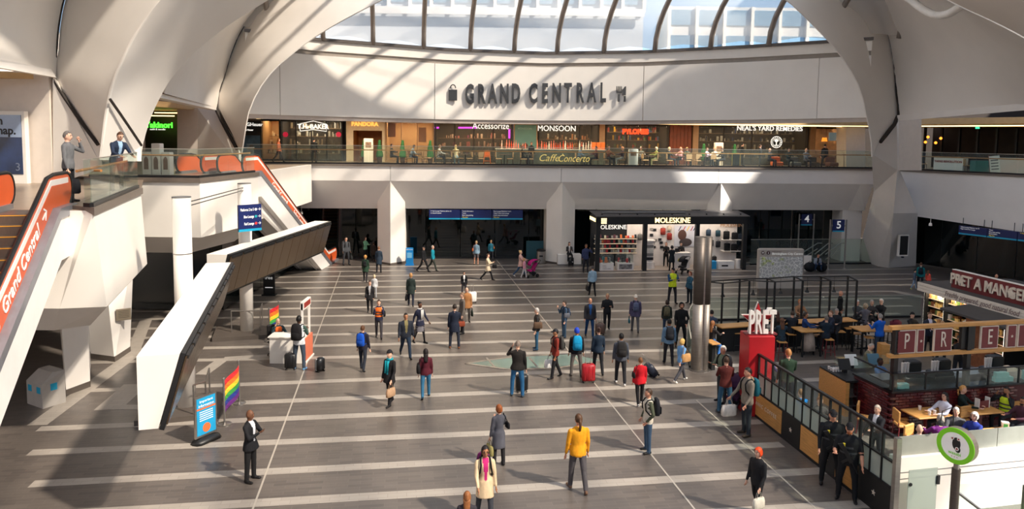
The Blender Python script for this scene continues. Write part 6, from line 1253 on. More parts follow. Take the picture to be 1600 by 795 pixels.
for x, w in ((1265, 'left'), (1283, 'right')):
    e = empty('sack', G(x, 424), label='full black sack %s of the man sitting on the floor' % w, cat='bag'); MB().ball((0, 0, .3), (.38, .32, .32), 12, 8).build('body', C((24, 26, 30)), e, True); MB().tube([(-.1, 0, .6), (0, 0, .7), (.1, 0, .6)], .02, 5).build('knot', C((24, 26, 30)), e)
bx_ = box('notice_box', WHITE, -.5, .5, 0, .06, .1, .75, label='white notice panel behind the man sitting on the floor', cat='panel'); bx_.location = G(1256, 416)
# pushchairs
def pushchair(g, rz, col, label):
    e = empty('pushchair', g, rz, label=label, cat='pushchair'); cm = C(col)
    for x in (-.22, .22):
        for y, r in ((-.35, .09), (.3, .12)): MB().lathe([(r * .8, -.02), (r, -.015), (r, .015), (r * .8, .02)], n=14).build('wheel', RUBBER, e).matrix_local = Matrix.Translation((x, y, r)) @ Matrix.Rotation(R(90), 4, 'Y')
        MB().tube([(x, -.35, .1), (x * .9, .1, .55), (x * .9, .5, 1.0)], .017, 6).build('frame_tube', DSTEEL, e); MB().tube([(x, .3, .12), (x * .9, -.1, .55)], .017, 6).build('frame_tube', DSTEEL, e)
    MB().tube([(-.2, .5, 1.0), (-.15, .56, 1.04), (.15, .56, 1.04), (.2, .5, 1.0)], .02, 6).build('push_handle', BLACK, e)
    MB().prism([(-.19, -.2, .38), (-.19, -.22, .46), (-.19, .1, .48), (-.19, .28, .9), (-.19, .32, .88), (-.19, .14, .4)], (.38, 0, 0)).build('seat', cm, e)
    rg = [[(s * .2, .3 - .5 * math.sin(t) * .9, .78 + .28 * math.cos(t)) for s in (-1, -.5, 0, .5, 1)] for t in [math.pi * .62 * i / 6 - .2 for i in range(7)]]
    h_ = MB().loft(rg, False, False).build('hood', cm, e, True); md = h_.modifiers.new('t', 'SOLIDIFY'); md.thickness = .02
    MB().box(-.17, .17, -.05, .25, .2, .3).build('basket', C((40, 38, 42)), e)
pushchair(G(830, 433), R(-60), (190, 30, 120), 'magenta pushchair pushed by the woman in pink'); pushchair(G(1066, 427), R(-50), (26, 26, 30), 'black pram with its hood up at the kiosk')
pushchair(G(1146, 640), R(-40), (60, 30, 60), 'dark plum pushchair beside the man in the maroon jumper')
# plaque on the near left pier
pq = empty('wall_plaque', P(193, 491, 27.0), R(35), label='small bronze plaque on the white pier under the near balcony', cat='plaque'); MB().bev(-.25, .25, -.05, .03, -.22, .22, .01).build('plate', M('plaque_bronze', (150, 138, 120), .4, .4), pq)
for i in range(5): MB().box(-.18, .18, -.056, -.05, .13 - i * .06, .15 - i * .06).build('engraving', M('engrave', (96, 86, 72), .6), pq)
# cafe advert under the boards
fa = empty('advert_board', G(421, 461), R(0), label='black free standing advert board under the second departure board', cat='sign board'); MB().box(-.3, .3, -.06, .06, .05, 1.7).build('board', BLACK, fa); text('free', .26, (0, -.07, .95), LWH, fa, ext=.002); text('wi-fi', .16, (0, -.07, 1.2), LWH, fa, ext=.002); MB().box(-.36, .36, -.2, .2, 0, .06).build('base', DSTEEL, fa); MB().box(-.2, .2, -.07, -.06, .4, .45).build('print_line', LWH, fa)
# sprinkler-like fittings under the soffits
for px, py, D in ((471, 330, 48.6), (1454, 348, 44)):
    e = empty('pendant_speaker', P(px, py, D), label='small white pendant fitting under the soffit at %s' % ('the far left opening' if px < 800 else 'the right opening'), cat='lamp'); MB().cyl((0, 0, 0), (0, 0, .3), .02, n=6).build('stem', WHITE, e); MB().lathe([(.1, -.18), (.08, -.02), (.04, 0)], n=10).build('shade', WHITE, e)
# ================================================================= pop-up stationery kiosk
A_, B_ = G(931, 423.5), G(1166, 421); KF = Frame(A_.x, A_.y, math.degrees(math.atan2(B_.y - A_.y, B_.x - A_.x))); KW = (B_ - A_).length; KD = 1.75
kz = KF.Z(1050, 350); kt = KF.Z(1050, 338.5); kk = KF.place(empty('retail_kiosk', label='black framed stationery kiosk with lit lettering', cat='kiosk'))
KX = lambda px, py=390, off=0: KF.X(px, py, off)
MB().box(0, KW, -.1, .12, kz, kt).build('fascia', BLACK, kk); MB().box(-.06, .12, -.1, KD, kz, kt).build('side_fascia', BLACK, kk); MB().box(KW - .1, KW + .04, -.1, KD, kz, kt).build('side_fascia', BLACK, kk)
MB().add([(-.1, -.15, kt), (KW + .05, -.15, kt), (KW + .05, KD, kt + .17), (-.1, KD, kt + .17), (-.1, -.15, kt + .06), (KW + .05, -.15, kt + .06), (KW + .05, KD, kt + .23), (-.1, KD, kt + .23)], [(0, 3, 2, 1), (4, 5, 6, 7), (0, 1, 5, 4), (1, 2, 6, 5), (2, 3, 7, 6), (3, 0, 4, 7)]).build('roof', M('kiosk_roof', (84, 80, 78), .5), kk)
for i in range(9): x = .4 + (KW - .8) * i / 8; MB().cyl((x, .3, kt + .06), (x, .3, kt + .17), .05, n=6).build('roof_fitting', DSTEEL, kk)
MB().tube([(.5, .7, kt + .2), (KW * .6, .7, kt + .2)], .06, 6).build('roof_duct', GREY, kk)
for px in (931, 1007.5, 1089, 1163): x = min(max(KX(px), .09), KW - .09); MB().box(x - .13, x + .13, -.06, .2, 0, kz).build('post', BLACK, kk)
MB().box(0, .1, KD - .1, KD, 0, kz).build('post', BLACK, kk)
x1_, x2_ = KX(1010), KX(1086)
MB().box(.05, KX(990), KD - .12, KD - .04, 0, kz).build('back_panel', M('kiosk_black', (30, 30, 32), .5), kk)
KWH = M('kiosk_white', (226, 218, 212), .5)
MB().box(KX(990), KW, KD - .12, KD - .04, 0, kz).build('back_panel', KWH, kk); MB().box(0, KW, 0, KD, -.0, .03).build('floor_plate', M('kiosk_floor', (176, 160, 146), .4), kk)
text('MOLESKINE', .48, (KX(1051, 344, -.12), -.13, KF.Z(1051, 344.5, -.12)), M('letter_warm', (255, 226, 160), .5, emit=2.0, noise=0), kk, 'sign_lettering', ext=.02, bold=.003, sx=.95); text('MOLESKINE', .4, (KX(955, 355, KD - .2), KD - .2, KF.Z(955, 355, KD - .2)), LWH, kk, 'sign_lettering', ext=.02, bold=.002)
text('MOLESKINE', .3, (-.075, KD * .5, (kz + kt) / 2), M('letter_warm'), kk, 'sign_lettering', ext=.01, bold=.008).rotation_euler = (R(90), 0, R(-90))
text('MOLESKINE', .34, (KX(1145, 352, KD - .2), KD - .2, KF.Z(1145, 352, KD - .2)), M('letter_bronze', (186, 140, 96), .5), kk, 'sign_lettering', ext=.01)
for i in range(3):
    for j in range(3): MB().box(.26 + .125 * i, .355 + .125 * i, -.125, -.1, (kz + kt) / 2 - .19 + .125 * j, (kz + kt) / 2 - .095 + .125 * j).build('logo_square', M('letter_warm'), kk)
# shelves of notebooks (left bay): every notebook its own thing
NB = [M('notebook_%d' % i, c, .5, noise=.04) for i, c in enumerate(((198, 40, 44), (230, 224, 212), (60, 150, 150), (28, 28, 32), (226, 120, 60), (140, 134, 128), (90, 40, 50), (200, 190, 160)))]
nbm = []
for i in range(8):
    m_ = MB().box(-.065, .065, -.012, .012, 0, .21); me = bpy.data.meshes.new('notebook'); me.from_pydata(m_.v, [], m_.f); me.materials.append(NB[i]); nbm.append(me)
rr = random.Random(11); names = ('red', 'cream', 'teal', 'black', 'orange', 'grey', 'maroon', 'sand')
for r_ in range(4):
    py = (372, 379.5, 387, 394)[r_]; z = KF.Z(955, py, KD - .3); MB().box(.15, KX(994, 390, KD - .3), KD - .45, KD - .12, z - .03, z).build('notebook_shelf', DSTEEL, kk); MB().box(.15, KX(994, 390, KD - .3), KD - .47, KD - .45, z - .05, z - .005).build('shelf_light', M('shelf_glow', (255, 226, 190), .5, emit=.15, noise=0), kk)
    x = .3; xe = KX(993, 390, KD - .3); q_ = 0
    while x < xe:
        ci = rr.choice((0, 0, 1, 2, 3, 3, 4, 5, 6, 7) if r_ < 3 else (1, 1, 5, 0, 3, 7)); o = obj('notebook', nbm[ci], label='%s notebook on the %s kiosk shelf, %s from the left' % (names[ci], ('top', 'upper middle', 'lower middle', 'bottom')[r_], nth(q_)), cat='notebook', group='notebooks on the kiosk shelves')
        o.location = KF.w(x, KD - .36 + rr.uniform(0, .08), z); o.rotation_euler = (R(-14), 0, KF.a + R(rr.uniform(-3, 3))); o.scale = (1, 1, rr.uniform(.8, 1.2)); x += rr.choice((.15, .15, .17, .32)); q_ += 1
# glass display cases on white plinths
for k, (pa_, pb_, w_) in enumerate(((933, 960, 'left'), (966, 991, 'right'))):
    e = KF.place(empty('display_case', label='glass topped white display case with goods, %s one under the notebooks' % w_, cat='display case')); xa, xb = KX(pa_), KX(pb_)
    MB().box(xa, xb, .05, .7, 0, .5).build('plinth', KWH, e); MB().box(xa + .02, xb - .02, .07, .68, .5, 1.02).build('glass_hood', glass('case_glass', (235, 240, 238), .93), e); g_ = MB(); goods(g_, xa + .15, xb - .15, .2, .5, .5, 14, .06, .35, 6, random.Random(k)); g_.build('goods', NB[:6], e, kind='stuff')
    if k: MB().box(xa + .1, xb - .1, .04, .05, .1, .42).build('print', M('print_city', (120, 116, 116), .5, noise=.6, scale=7), e)
    else:
        for i, t_ in enumerate(('EVERY', 'STORY', 'STARTS HERE')): text(t_, .09, ((xa + xb) / 2 - .18, .045, .34 - .1 * i), M('ink_mid'), e, ext=.001, align='LEFT')
# middle bay: poster, hanging bags, till counter, staff
def kbag(px, py, col, label, sz=1.0, off=KD - .22):
    x, z = KF.hit(px, py, off); e = empty('display_bag', KF.w(x, off, z - .25 * sz), KF.a, label=label, cat='bag', group='bags on display in the kiosk')
    MB().bev(-.17 * sz, .17 * sz, -.07, .06, 0, .46 * sz, .04).build('bag_body', C(col, .5), e, True); MB().bev(-.13 * sz, .13 * sz, -.1, -.06, .05, .22 * sz, .02).build('front_pocket', C(tuple(int(v * .8) for v in col), .5), e); MB().tube([(-.06, 0, .45 * sz), (-.04, 0, .53 * sz), (.04, 0, .53 * sz), (.06, 0, .45 * sz)], .012, 5).build('handle', C(col), e)
kbag(1036, 361, (150, 52, 40), 'brick red rucksack, upper of two on the kiosk wall'); kbag(1046, 369, (140, 44, 36), 'brick red rucksack, lower of two on the kiosk wall'); kbag(1046, 357, (196, 180, 160), 'beige bag at the top of the kiosk wall', .8); kbag(1000, 370, (110, 108, 104), 'grey rucksack beside the notebook shelves', .9)
for i, (px, py, c, w_) in enumerate(((1107, 363, (50, 66, 84), 'slate bag at the top left of the right bay'), (1122, 364, (36, 64, 76), 'teal grey rucksack at the top of the right bay'), (1111, 379, (40, 38, 40), 'slim black bag with long handles in the right bay'), (1122, 381, (38, 38, 44), 'black rucksack in the middle of the right bay'), (1135, 367, (26, 26, 28), 'black bag on the upper shelf, first from the left'), (1148, 369, (28, 28, 31), 'black bag on the upper shelf, second from the left'), (1158, 371, (30, 40, 52), 'dark blue bag at the end of the upper shelf'), (1136, 386, (24, 24, 26), 'black bag on the lower shelf, first from the left'), (1147, 387, (28, 27, 28), 'black bag on the lower shelf, second from the left'), (1158, 389, (26, 26, 30), 'black bag at the end of the lower shelf'), (1116, 405, (44, 42, 44), 'black satchel low in the right bay'))):
    kbag(px, py, c, w_, .95 if px < 1130 else 1.25, KD - .25 if px < 1130 else KD - .55)
for py in (374, 391.5): z = KF.Z(1145, py, KD - .6); MB().box(KX(1129, 380, KD - .6), KX(1162, 380, KD - .6), KD - .75, KD - .2, z - .04, z).build('bag_shelf', KWH, kk)
xa, za = KF.hit(1053, 385, KD - .14); xb, zb = KF.hit(1086, 352, KD - .14); po = KF.place(empty('wall_poster', label='pale poster with a man in profile and diagonal coloured bars', cat='poster')); MB().box(xa, xb, KD - .16, KD - .13, za, zb).build('print', M('poster_pale', (206, 206, 214), .5), po)
hx, hz = KF.hit(1066, 367, KD - .18); MB().ball((hx, KD - .175, hz), (.3, .012, .36), 14, 8).build('printed_head', M('print_head', (86, 58, 48), .6), po); MB().ball((hx + .25, KD - .174, hz - .5), (.45, .012, .28), 14, 8).build('printed_shoulder', M('print_shirt', (70, 60, 60), .6), po)
for px, c in ((1062, (30, 40, 90)), (1069, (170, 50, 60)), (1075, (230, 190, 60)), (1081, (150, 40, 60)), (1085, (30, 40, 90))): x, z = KF.hit(px, 357, KD - .17); MB().prism([(x - .1, KD - .17, z - .15), (x - .04, KD - .17, z - .15), (x + .12, KD - .17, z + .15), (x + .06, KD - .17, z + .15)], (0, .01, 0)).build('printed_bar', M('bar_%d_%d' % (px, c[0]), c, .5), po)
ct = KF.place(empty('till_counter', label='white till counter in the middle of the kiosk', cat='counter')); MB().box(KX(1057), KX(1083), .5, 1.0, 0, 1.02).build('counter_body', KWH, ct); MB().box(KX(1056), KX(1084), .45, 1.05, 1.02, 1.06).build('counter_top', WHITE, ct); MB().prism([(KX(1063), .49, .52), (KX(1068), .49, .52), (KX(1065.5), .49, .72)], (0, .01, 0)).build('yellow_notice', M('notice_yellow', (226, 206, 40), .5), ct); MB().box(KX(1060), KX(1067), .6, .66, 1.1, 1.34).build('till_screen', BLACK, ct); MB().cyl((KX(1063), .63, 1.06), (KX(1063), .63, 1.1), .03, n=6).build('till_stand', BLACK, ct)
for px, lb, c in ((1051, 'shop assistant in black with long red brown hair at the till', (120, 60, 44)), (1075, 'shop assistant in black with dark hair at the till', (36, 28, 28))): q = KF.w(KX(px), 1.25, .03); person(0, 0, 0, -10, lb, (26, 25, 27), (26, 26, 28), sex='f', hair=('long', c), at=(q.x, q.y, .03), z=.03, hgt=1.62, arms=('read', 'read'))
sp_ = KF.place(empty('spinner_stand', label='round white display tower left of the till', cat='stand')); MB().lathe([(.42, 0), (.42, .45), (.34, .5), (.34, 1.75), (.42, 1.8), (.42, 1.9)], (KX(1019), .75, 0), 20).build('tower', KWH, sp_)
for i in range(4): MB().box(KX(1019) - .22, KX(1019) + .22, .38, .42, .62 + .27 * i, .8 + .27 * i).build('goods', NB[(3, 5, 1, 5)[i]], sp_)
for px, w, h_, c, lb in ((1112, 19, .55, (30, 150, 206), 'bright blue display block in the right bay'), (1137, 25, .55, (230, 226, 222), 'white display block with a printed pen in the right bay'), (1157, 8, .6, (226, 220, 214), 'round white display stool at the right end of the kiosk')):
    e = KF.place(empty('display_block', label=lb, cat='display block')); x = KX(px); ww = KX(px + w / 2) - x
    if w > 10: MB().bev(x - ww, x + ww, .1, .55, .03, h_, .015).build('block', M('blk_%d' % px, c, .5), e); MB().box(x - ww * .6, x + ww * .2, .09, .1, .2, .3).build('print', M('ink_mid') if px < 1120 else BLACK, e)
    else: MB().lathe([(ww, .03), (ww, h_)], (x, .35, 0), 16).build('drum', M('blk_%d' % px, c, .5), e); MB().lathe([(ww * 1.05, h_), (ww * 1.05, h_ + .04)], (x, .35, 0), 16).build('cushion', KWH, e)
lamp = bpy.data.lights.new('kiosk_lamp', 'AREA'); lamp.energy = 120; lamp.color = (1, .86, .72); lamp.shape = 'RECTANGLE'; lamp.size = KW * .92; lamp.size_y = .5; lo = bpy.data.objects.new('kiosk_lamp', lamp); COL.objects.link(lo); lo.parent = kk; lo.location = (KW / 2, .7, kz + .3)
MB().box(.3, KW - .3, .62, .7, kz + .02, kz + .05).build('light_track', WLED, kk)
# black hanging vests etc on the middle wall
for i in range(9):
    px, py = (1018, 1023, 1018, 1024, 1031, 1022, 1020, 1034, 1033)[i], (358, 359, 367, 375, 374, 386, 380, 386, 379)[i]; x, z = KF.hit(px, py, KD - .16); MB().box(x - .11, x + .11, KD - .18, KD - .14, z - .08, z + .08).build('wall_product', NB[3] if i % 3 else NB[5], kk)
# ================================================================= cafe seating area
RED = M('cafe_red', (176, 26, 34), .4, noise=.05); MAROON = M('cafe_maroon', (112, 36, 40), .5); CREAM = M('cafe_cream', (222, 208, 190), .5)
FROST = glass('frosted_glass', (206, 216, 208), .4, .2, milk=.55)
def wseg(a, b): a, b = Vector(a), Vector(b); return Frame(a.x, a.y, math.degrees(math.atan2(b.y - a.y, b.x - a.x))), (b - a).length
# barrier: timber and black panels below, two rows of panes above
BF, BL = wseg(G(1163, 636), G(1366, 796)); BL += .6
br = BF.place(empty('barrier', label='long cafe barrier with timber and black panels under small panes', cat='barrier'))
zt_, zm, zl = 1.95, 1.38, .78
for a, b, m_ in ((0, .33, WOOD), (.33, .47, BLACK), (.47, .60, WOOD), (.60, .70, BLACK), (.70, .83, WOOD), (.83, 1, BLACK)):
    p = MB().box(a * BL + .01, b * BL - .01, -.04, .04, .08, zl).build('lower_panel', m_, br)
    if m_ is BLACK:
        c = (a + b) / 2 * BL; pts = [(c + (.075 if k % 2 == 0 else .03) * math.sin(math.pi * k / 5), -.05, .42 + (.075 if k % 2 == 0 else .03) * math.cos(math.pi * k / 5)) for k in range(10)]
        MB().prism(pts, (0, .01, 0)).build('star', CREAM, p)
MB().box(0, BL, -.045, .045, 0, .08).build('skirting', BLACK, br)
text('ORGANIC COFFEE', .17, (BL * .17, -.045, .46), CREAM, br, ext=.003, sp=1.25)
n = 17
for z, h_ in ((zl, .05), (zm, .04), (zt_, .06)): MB().box(0, BL, -.04, .04, z, z + h_).build('rail', DSTEEL, br)
for i in range(n + 1): MB().box(BL * i / n - .022, BL * i / n + .022, -.03, .03, zl, zt_).build('mullion', DSTEEL, br)
for i in range(n):
    a, b = BL * i / n + .025, BL * (i + 1) / n - .025
    MB().box(a, b, -.006, .006, zl + .05, zm).build('frosted_pane', FROST, br); MB().box(a, b, -.006, .006, zm + .04, zt_).build('clear_pane', PANE, br)
MB().box(BL, BL + .12, -.06, .06, 0, zt_ + .06).build('end_post', STEEL, br)
# red totem with standing letters
tg = G(1166, 651); th = ZAT(526, tg)
RT = Frame(tg.x, tg.y, 4); rt = RT.place(empty('red_totem', label='tall red box carrying white raised letters and a star', cat='totem'))
tw_ = RT.X(1209, 560, 0) + .02
MB().bev(0, tw_, 0, .75, 0, th, .012).build('box', RED, rt)
for i, ch in enumerate('PRET'): text(ch, 1.02, (-.02 + (.14, .36, .58, .80)[i], .18, th + .38), WHITE, rt, 'letter', ext=.05, bold=.02, sx=.36)
text('\u00b4', .8, (.62, .18, th + .56), WHITE, rt, 'accent', ext=.04, bold=.02)
MB().prism([(.38 + (.5 if k % 2 == 0 else .2) * math.sin(math.pi * k / 5), .3, th + .42 + (.55 if k % 2 == 0 else .2) * math.cos(math.pi * k / 5)) for k in range(10)], (0, .08, 0)).build('star', RED, rt)
MB().prism([(.38 + (.54 if k % 2 == 0 else .23) * math.sin(math.pi * k / 5), .37, th + .42 + (.6 if k % 2 == 0 else .23) * math.cos(math.pi * k / 5)) for k in range(10)], (0, .05, 0)).build('star_back', WHITE, rt)
MB().box(-.05, .95, .16, .4, th, th + .05).build('letter_base', MAROON, rt)
# glass balustrade behind the tables
glass_rail([G(1440, 461, 1.1).xy, G(1100, 465.5, 1.1).xy, G(1084, 472, 1.1).xy, G(1077, 484, 1.1).xy, G(1076, 505, 1.1).xy, G(1080, 530, 1.1).xy], 0, 'curved glass balustrade behind the high tables', 1.1, 1.6, timber=False)
# black pendant frame
pf = empty('lamp_gantry', (0, 0, 0), label='black steel frame with pendant lamps over the high tables', cat='frame'); fz = 2.62
pr = []
for a, b in (((1104, 440), (1120, 436)), ((1156, 436), (1164, 434)), ((1199, 435), (1207, 438)), ((1241, 432), (1250, 436)), ((1283, 432), (1293, 436)), ((1325, 431), (1334, 436))):
    p, q = G(*a, fz), G(*b, fz); q = Vector((q.x, min(q.y, p.y) - .3, fz)); pr.append((p, q))
    for v in (p, q): MB().box(v.x - .035, v.x + .035, v.y - .035, v.y + .035, 0, fz).build('post', BLACK, pf)
    MB().tube([p, q], .035, 4).build('cross_beam', BLACK, pf)
MB().tube([p for p, q in pr], .035, 4).build('long_beam', BLACK, pf); MB().tube([q for p, q in pr], .03, 4).build('long_beam', BLACK, pf)
for (p, q), (p2, q2) in zip(pr, pr[1:]):
    m_ = (p + p2) / 2; c = MB().cyl(m_ - Vector((0, 0, .55)), m_, .008, n=5).build('cord', BLACK, pf); MB().lathe([(.1, -.12), (.07, -.04), (.035, 0), (.03, .1)], m_ - Vector((0, 0, .58)), 10).build('lamp_shade', BLACK, c)
# high tables, bar tables and stools
def htable(c0, c1, dep, label, h=1.05, legs=True, solid=False):
    f, L = wseg(c0, c1); t = f.place(empty('high_table', label=label, cat='table')); MB().bev(0, L, -dep / 2, dep / 2, h - .05, h, .01).build('tabletop', WOOD, t)
    if solid: MB().box(.1, L - .1, -dep / 2 + .15, dep / 2 - .05, 0, h - .05).build('body', BLACK, t)
    else:
        for x in (.12, L - .12):
            for y in (-1, 1): MB().box(x - .03, x + .03, y * (dep / 2 - .08) - .03, y * (dep / 2 - .08) + .03, 0, h - .05).build('leg', BLACK, t)
        MB().box(.12, L - .12, -.03, .03, .2, .25).build('foot_rail', BLACK, t)
htable(G(1207, 503, 1.05), G(1333, 498, 1.05), .6, 'long timber high table along the glass balustrade', solid=True); htable(G(1244, 514, 1.05), G(1281, 513, 1.05), .8, 'timber high table with the laptop'); htable(G(1336, 513, 1.05), G(1393, 511, 1.05), .8, 'timber high table below the bright blue jacket')
htable(G(1122, 509, 1.05), G(1182, 505, 1.05), .6, 'timber high table left of the red totem', solid=True); htable(G(1106, 534, 1.05), G(1119, 533, 1.05), .6, 'narrow black bar end beside the steel column', solid=True)
SM = [None, None]
def stool(px, py, col=0, lab=None):
    if SM[col] is None:
        s = empty('bar_stool', label='x', cat='stool', group='bar stools in the cafe area'); MB().bev(-.17, .17, -.17, .17, .71, .75, .015).build('seat', WOOD, s)
        for x in (-1, 1):
            for y in (-1, 1): MB().cyl((x * .14, y * .14, .71), (x * .2, y * .2, 0), .017, n=6).build('leg', (BLACK, MAROON)[col], s)
        MB().tube([(-.18, -.18, .25), (.18, -.18, .25), (.18, .18, .25), (-.18, .18, .25), (-.18, -.18, .25)], .012, 5).build('foot_ring', (BLACK, MAROON)[col], s); SM[col] = s
    else: s = copy_tree(SM[col])
    q = G(px, py, .75); s.location = (q.x, q.y, 0); s['label'] = lab or 'timber topped %s bar stool at the high tables' % ('black', 'red')[col]
for a in ((1236, 521, 0, 'stool in front of the dark suited back at the long table'), (1276, 523, 0, 'black stool between the laptop table and the red legged stool'), (1295, 529, 1, 'red legged stool under the man in the dark suit'), (1222, 533, 1, 'red legged stool under the woman in dark teal'), (1313, 517, 0, 'black stool at the right end of the long table'), (1326, 512, 0, 'black stool beside the last frame post'), (1338, 520, 0, 'black stool at the left of the blue jacket table'), (1357, 526, 0, 'black stool in front of the blue jacket table'), (1153, 519, 0, 'stool left of the red totem'), (1112, 536, 0, 'stool near the steel column'), (1385, 516, 0, 'black stool right of the blue jacket'), (1397, 517, 0, 'black stool under the burgundy rucksack'), (1262, 524, 0, 'black stool under the hanging beige coat'), (1345, 514, 0, 'black stool under the check shirt')): stool(*a)
lp = empty('laptop', G(1268, 510, 1.05), R(70), label='open laptop on the timber high table', cat='laptop'); lp.location.z = 1.05; MB().box(-.16, .16, -.11, .11, 0, .018).build('base', GREY, lp); MB().prism([(-.16, .11, .018), (.16, .11, .018), (.16, .17, .22), (-.16, .17, .22)], (0, .01, 0)).build('screen', DSTEEL, lp)
jk = empty('draped_coat', G(1263, 528, .7), R(10), label='beige coat hanging over a stool at the laptop table', cat='coat'); jk.location.z = 0; MB().loft([[(x * s * .2, .12 * y * s, z) for x, y in ((-1, -1), (0, -1.3), (1, -1), (1, 1), (0, 1.2), (-1, 1))] for z, s in ((.2, 1.2), (.5, 1.1), (.8, .95), (.98, .6))]).build('cloth', C((172, 154, 140)), jk, True)
CG = 'people in the cafe seating area'
def cp(px, py, face, label, top, hair, seat=.75, pose='stool', arms=('table', 'table'), hgt=1.7, **kw):
    q = G(px, py, seat or 0); person(0, 0, 0, face, label, top, kw.pop('legs', (36, 37, 42)), hair=hair, seat=seat, pose=pose, arms=arms, hgt=hgt, at=(q.x, q.y, 0), group=CG, **kw)
cp(1221, 532, 172, 'woman with long brown hair in dark teal at the long table', (44, 62, 74), ('long', (96, 64, 46)), sex='f'); cp(1213, 520, 190, 'woman in black with an olive scarf at the long table', (40, 40, 36), ('long', (70, 46, 36)), sex='f'); cp(1237, 520, 172, 'man in a dark suit seen from behind at the long table', (30, 36, 44), ('short', (60, 44, 34)), bulk=1.1)
cp(1257, 522, 75, 'man in a blue shirt at the laptop', (28, 58, 110), ('short', (50, 40, 34)), skin='t'); cp(1249, 499, 0, 'ginger haired person on the far side of the long table', (150, 110, 80), ('bob', (190, 120, 70)), sex='f'); cp(1290, 528, 182, 'man in a dark suit on the red legged stool', (26, 40, 54), ('short', (110, 100, 92)), bulk=1.12)
cp(1297, 519, -80, 'man in navy facing the laptop user', (36, 42, 58), ('short', (120, 84, 60))); cp(1306, 515, -40, 'grey haired man in black near the frame post', (34, 36, 42), ('short', (150, 140, 132)), head=(0, 20)); cp(1351, 506, 176, 'woman in a black and white check shirt', (92, 90, 98), ('curly', (170, 150, 124)), sex='f'); cp(1338, 500, 10, 'white haired person opposite the check shirt', (70, 74, 78), ('bob', (200, 200, 196)), sex='f'); cp(1361, 500, -10, 'grey haired person right of the check shirt', (60, 56, 56), ('bob', (170, 164, 156)), sex='f')
cp(1374, 528, -60, 'white haired man in black standing behind the blue jacket', (28, 28, 30), ('short', (226, 220, 212)), seat=None, pose='stand', hgt=1.74, acc=(('glasses',),)); cp(1372, 556, 200, 'man in a bright blue padded jacket', (22, 90, 190), ('short', (150, 144, 138)), seat=None, pose='stand', arms=('read', 'read'), bulk=1.25, legs=(50, 64, 80), hgt=1.72)
cp(1422, 550, 20, 'person in black with the burgundy rucksack', (30, 28, 30), ('beanie', (28, 26, 28)), seat=None, pose='stand', hgt=1.65); cp(1449, 556, 0, 'man in a navy blazer and pale shirt before the lit fridges', (34, 40, 56), ('short', (100, 66, 44)), seat=None, pose='stand', hgt=1.78, inner=(190, 190, 214)); cp(1469, 568, 160, 'woman with short fair hair and a cream collar before the fridges', (40, 44, 58), ('short', (170, 130, 96)), seat=None, pose='stand', hgt=1.68, sex='f', acc=(('scarf', (214, 196, 170)),))
cp(1495, 595, 0, 'cafe worker in black between the lettered boards', (30, 27, 28), ('bun', (36, 28, 26)), seat=None, pose='stand', sex='f', hgt=1.64, skin='t'); cp(1349, 612, 40, 'grey haired man in an olive jacket at the cafe counter', (110, 104, 84), ('fringe', (160, 150, 140)), seat=None, pose='stand', arms=('read', 'read'), lean=14, head=(0, 25), hgt=1.76, inner=(200, 180, 140)); cp(1371, 640, 30, 'cafe worker in a blue apron behind the tills', (84, 120, 170), ('short', (24, 22, 22)), seat=None, pose='stand', hgt=1.7, skin='d')
cp(1111, 518, 165, 'man in a grey blue shirt at the table left of the red totem', (66, 76, 96), ('short', (36, 30, 28))); cp(1112, 537, 130, 'woman with long wavy brown hair near the steel column', (50, 44, 44), ('long', (140, 92, 56)), sex='f', legs=(50, 100, 160))
rk = empty('rucksack', G(1399, 515, .75), R(20), label='burgundy rucksack with a white star on a stool', cat='backpack'); rk.location.z = .75; MB().bev(-.24, .24, -.16, .16, 0, .42, .09).build('bag_body', C((92, 28, 44)), rk, True); MB().prism([(.1 + (.08 if k % 2 == 0 else .03) * math.sin(math.pi * k / 5), -.175, .16 + (.08 if k % 2 == 0 else .03) * math.cos(math.pi * k / 5)) for k in range(10)], (0, .01, 0)).build('star', WHITE, rk)
# ---- behind the barrier
cp(1250, 655, 200, 'person in a bright blue top seated behind the barrier', (20, 120, 200), ('short', (150, 110, 80)), seat=.46, pose='sit'); cp(1279, 668, 20, 'ginger bearded man seated behind the barrier', (70, 66, 66), ('short', (150, 100, 70)), seat=.46, pose='sit'); cp(1366, 728, -60, 'grey haired man in a black suit just behind the barrier', (34, 34, 38), ('short', (178, 166, 152)), seat=None, pose='stand', hgt=1.66, inner=(206, 206, 214), arms=('table', 'carry'))
cp(1199, 596, 150, 'person in violet behind the first barrier panes', (110, 100, 150), ('short', (170, 120, 90)), seat=.46, pose='sit')
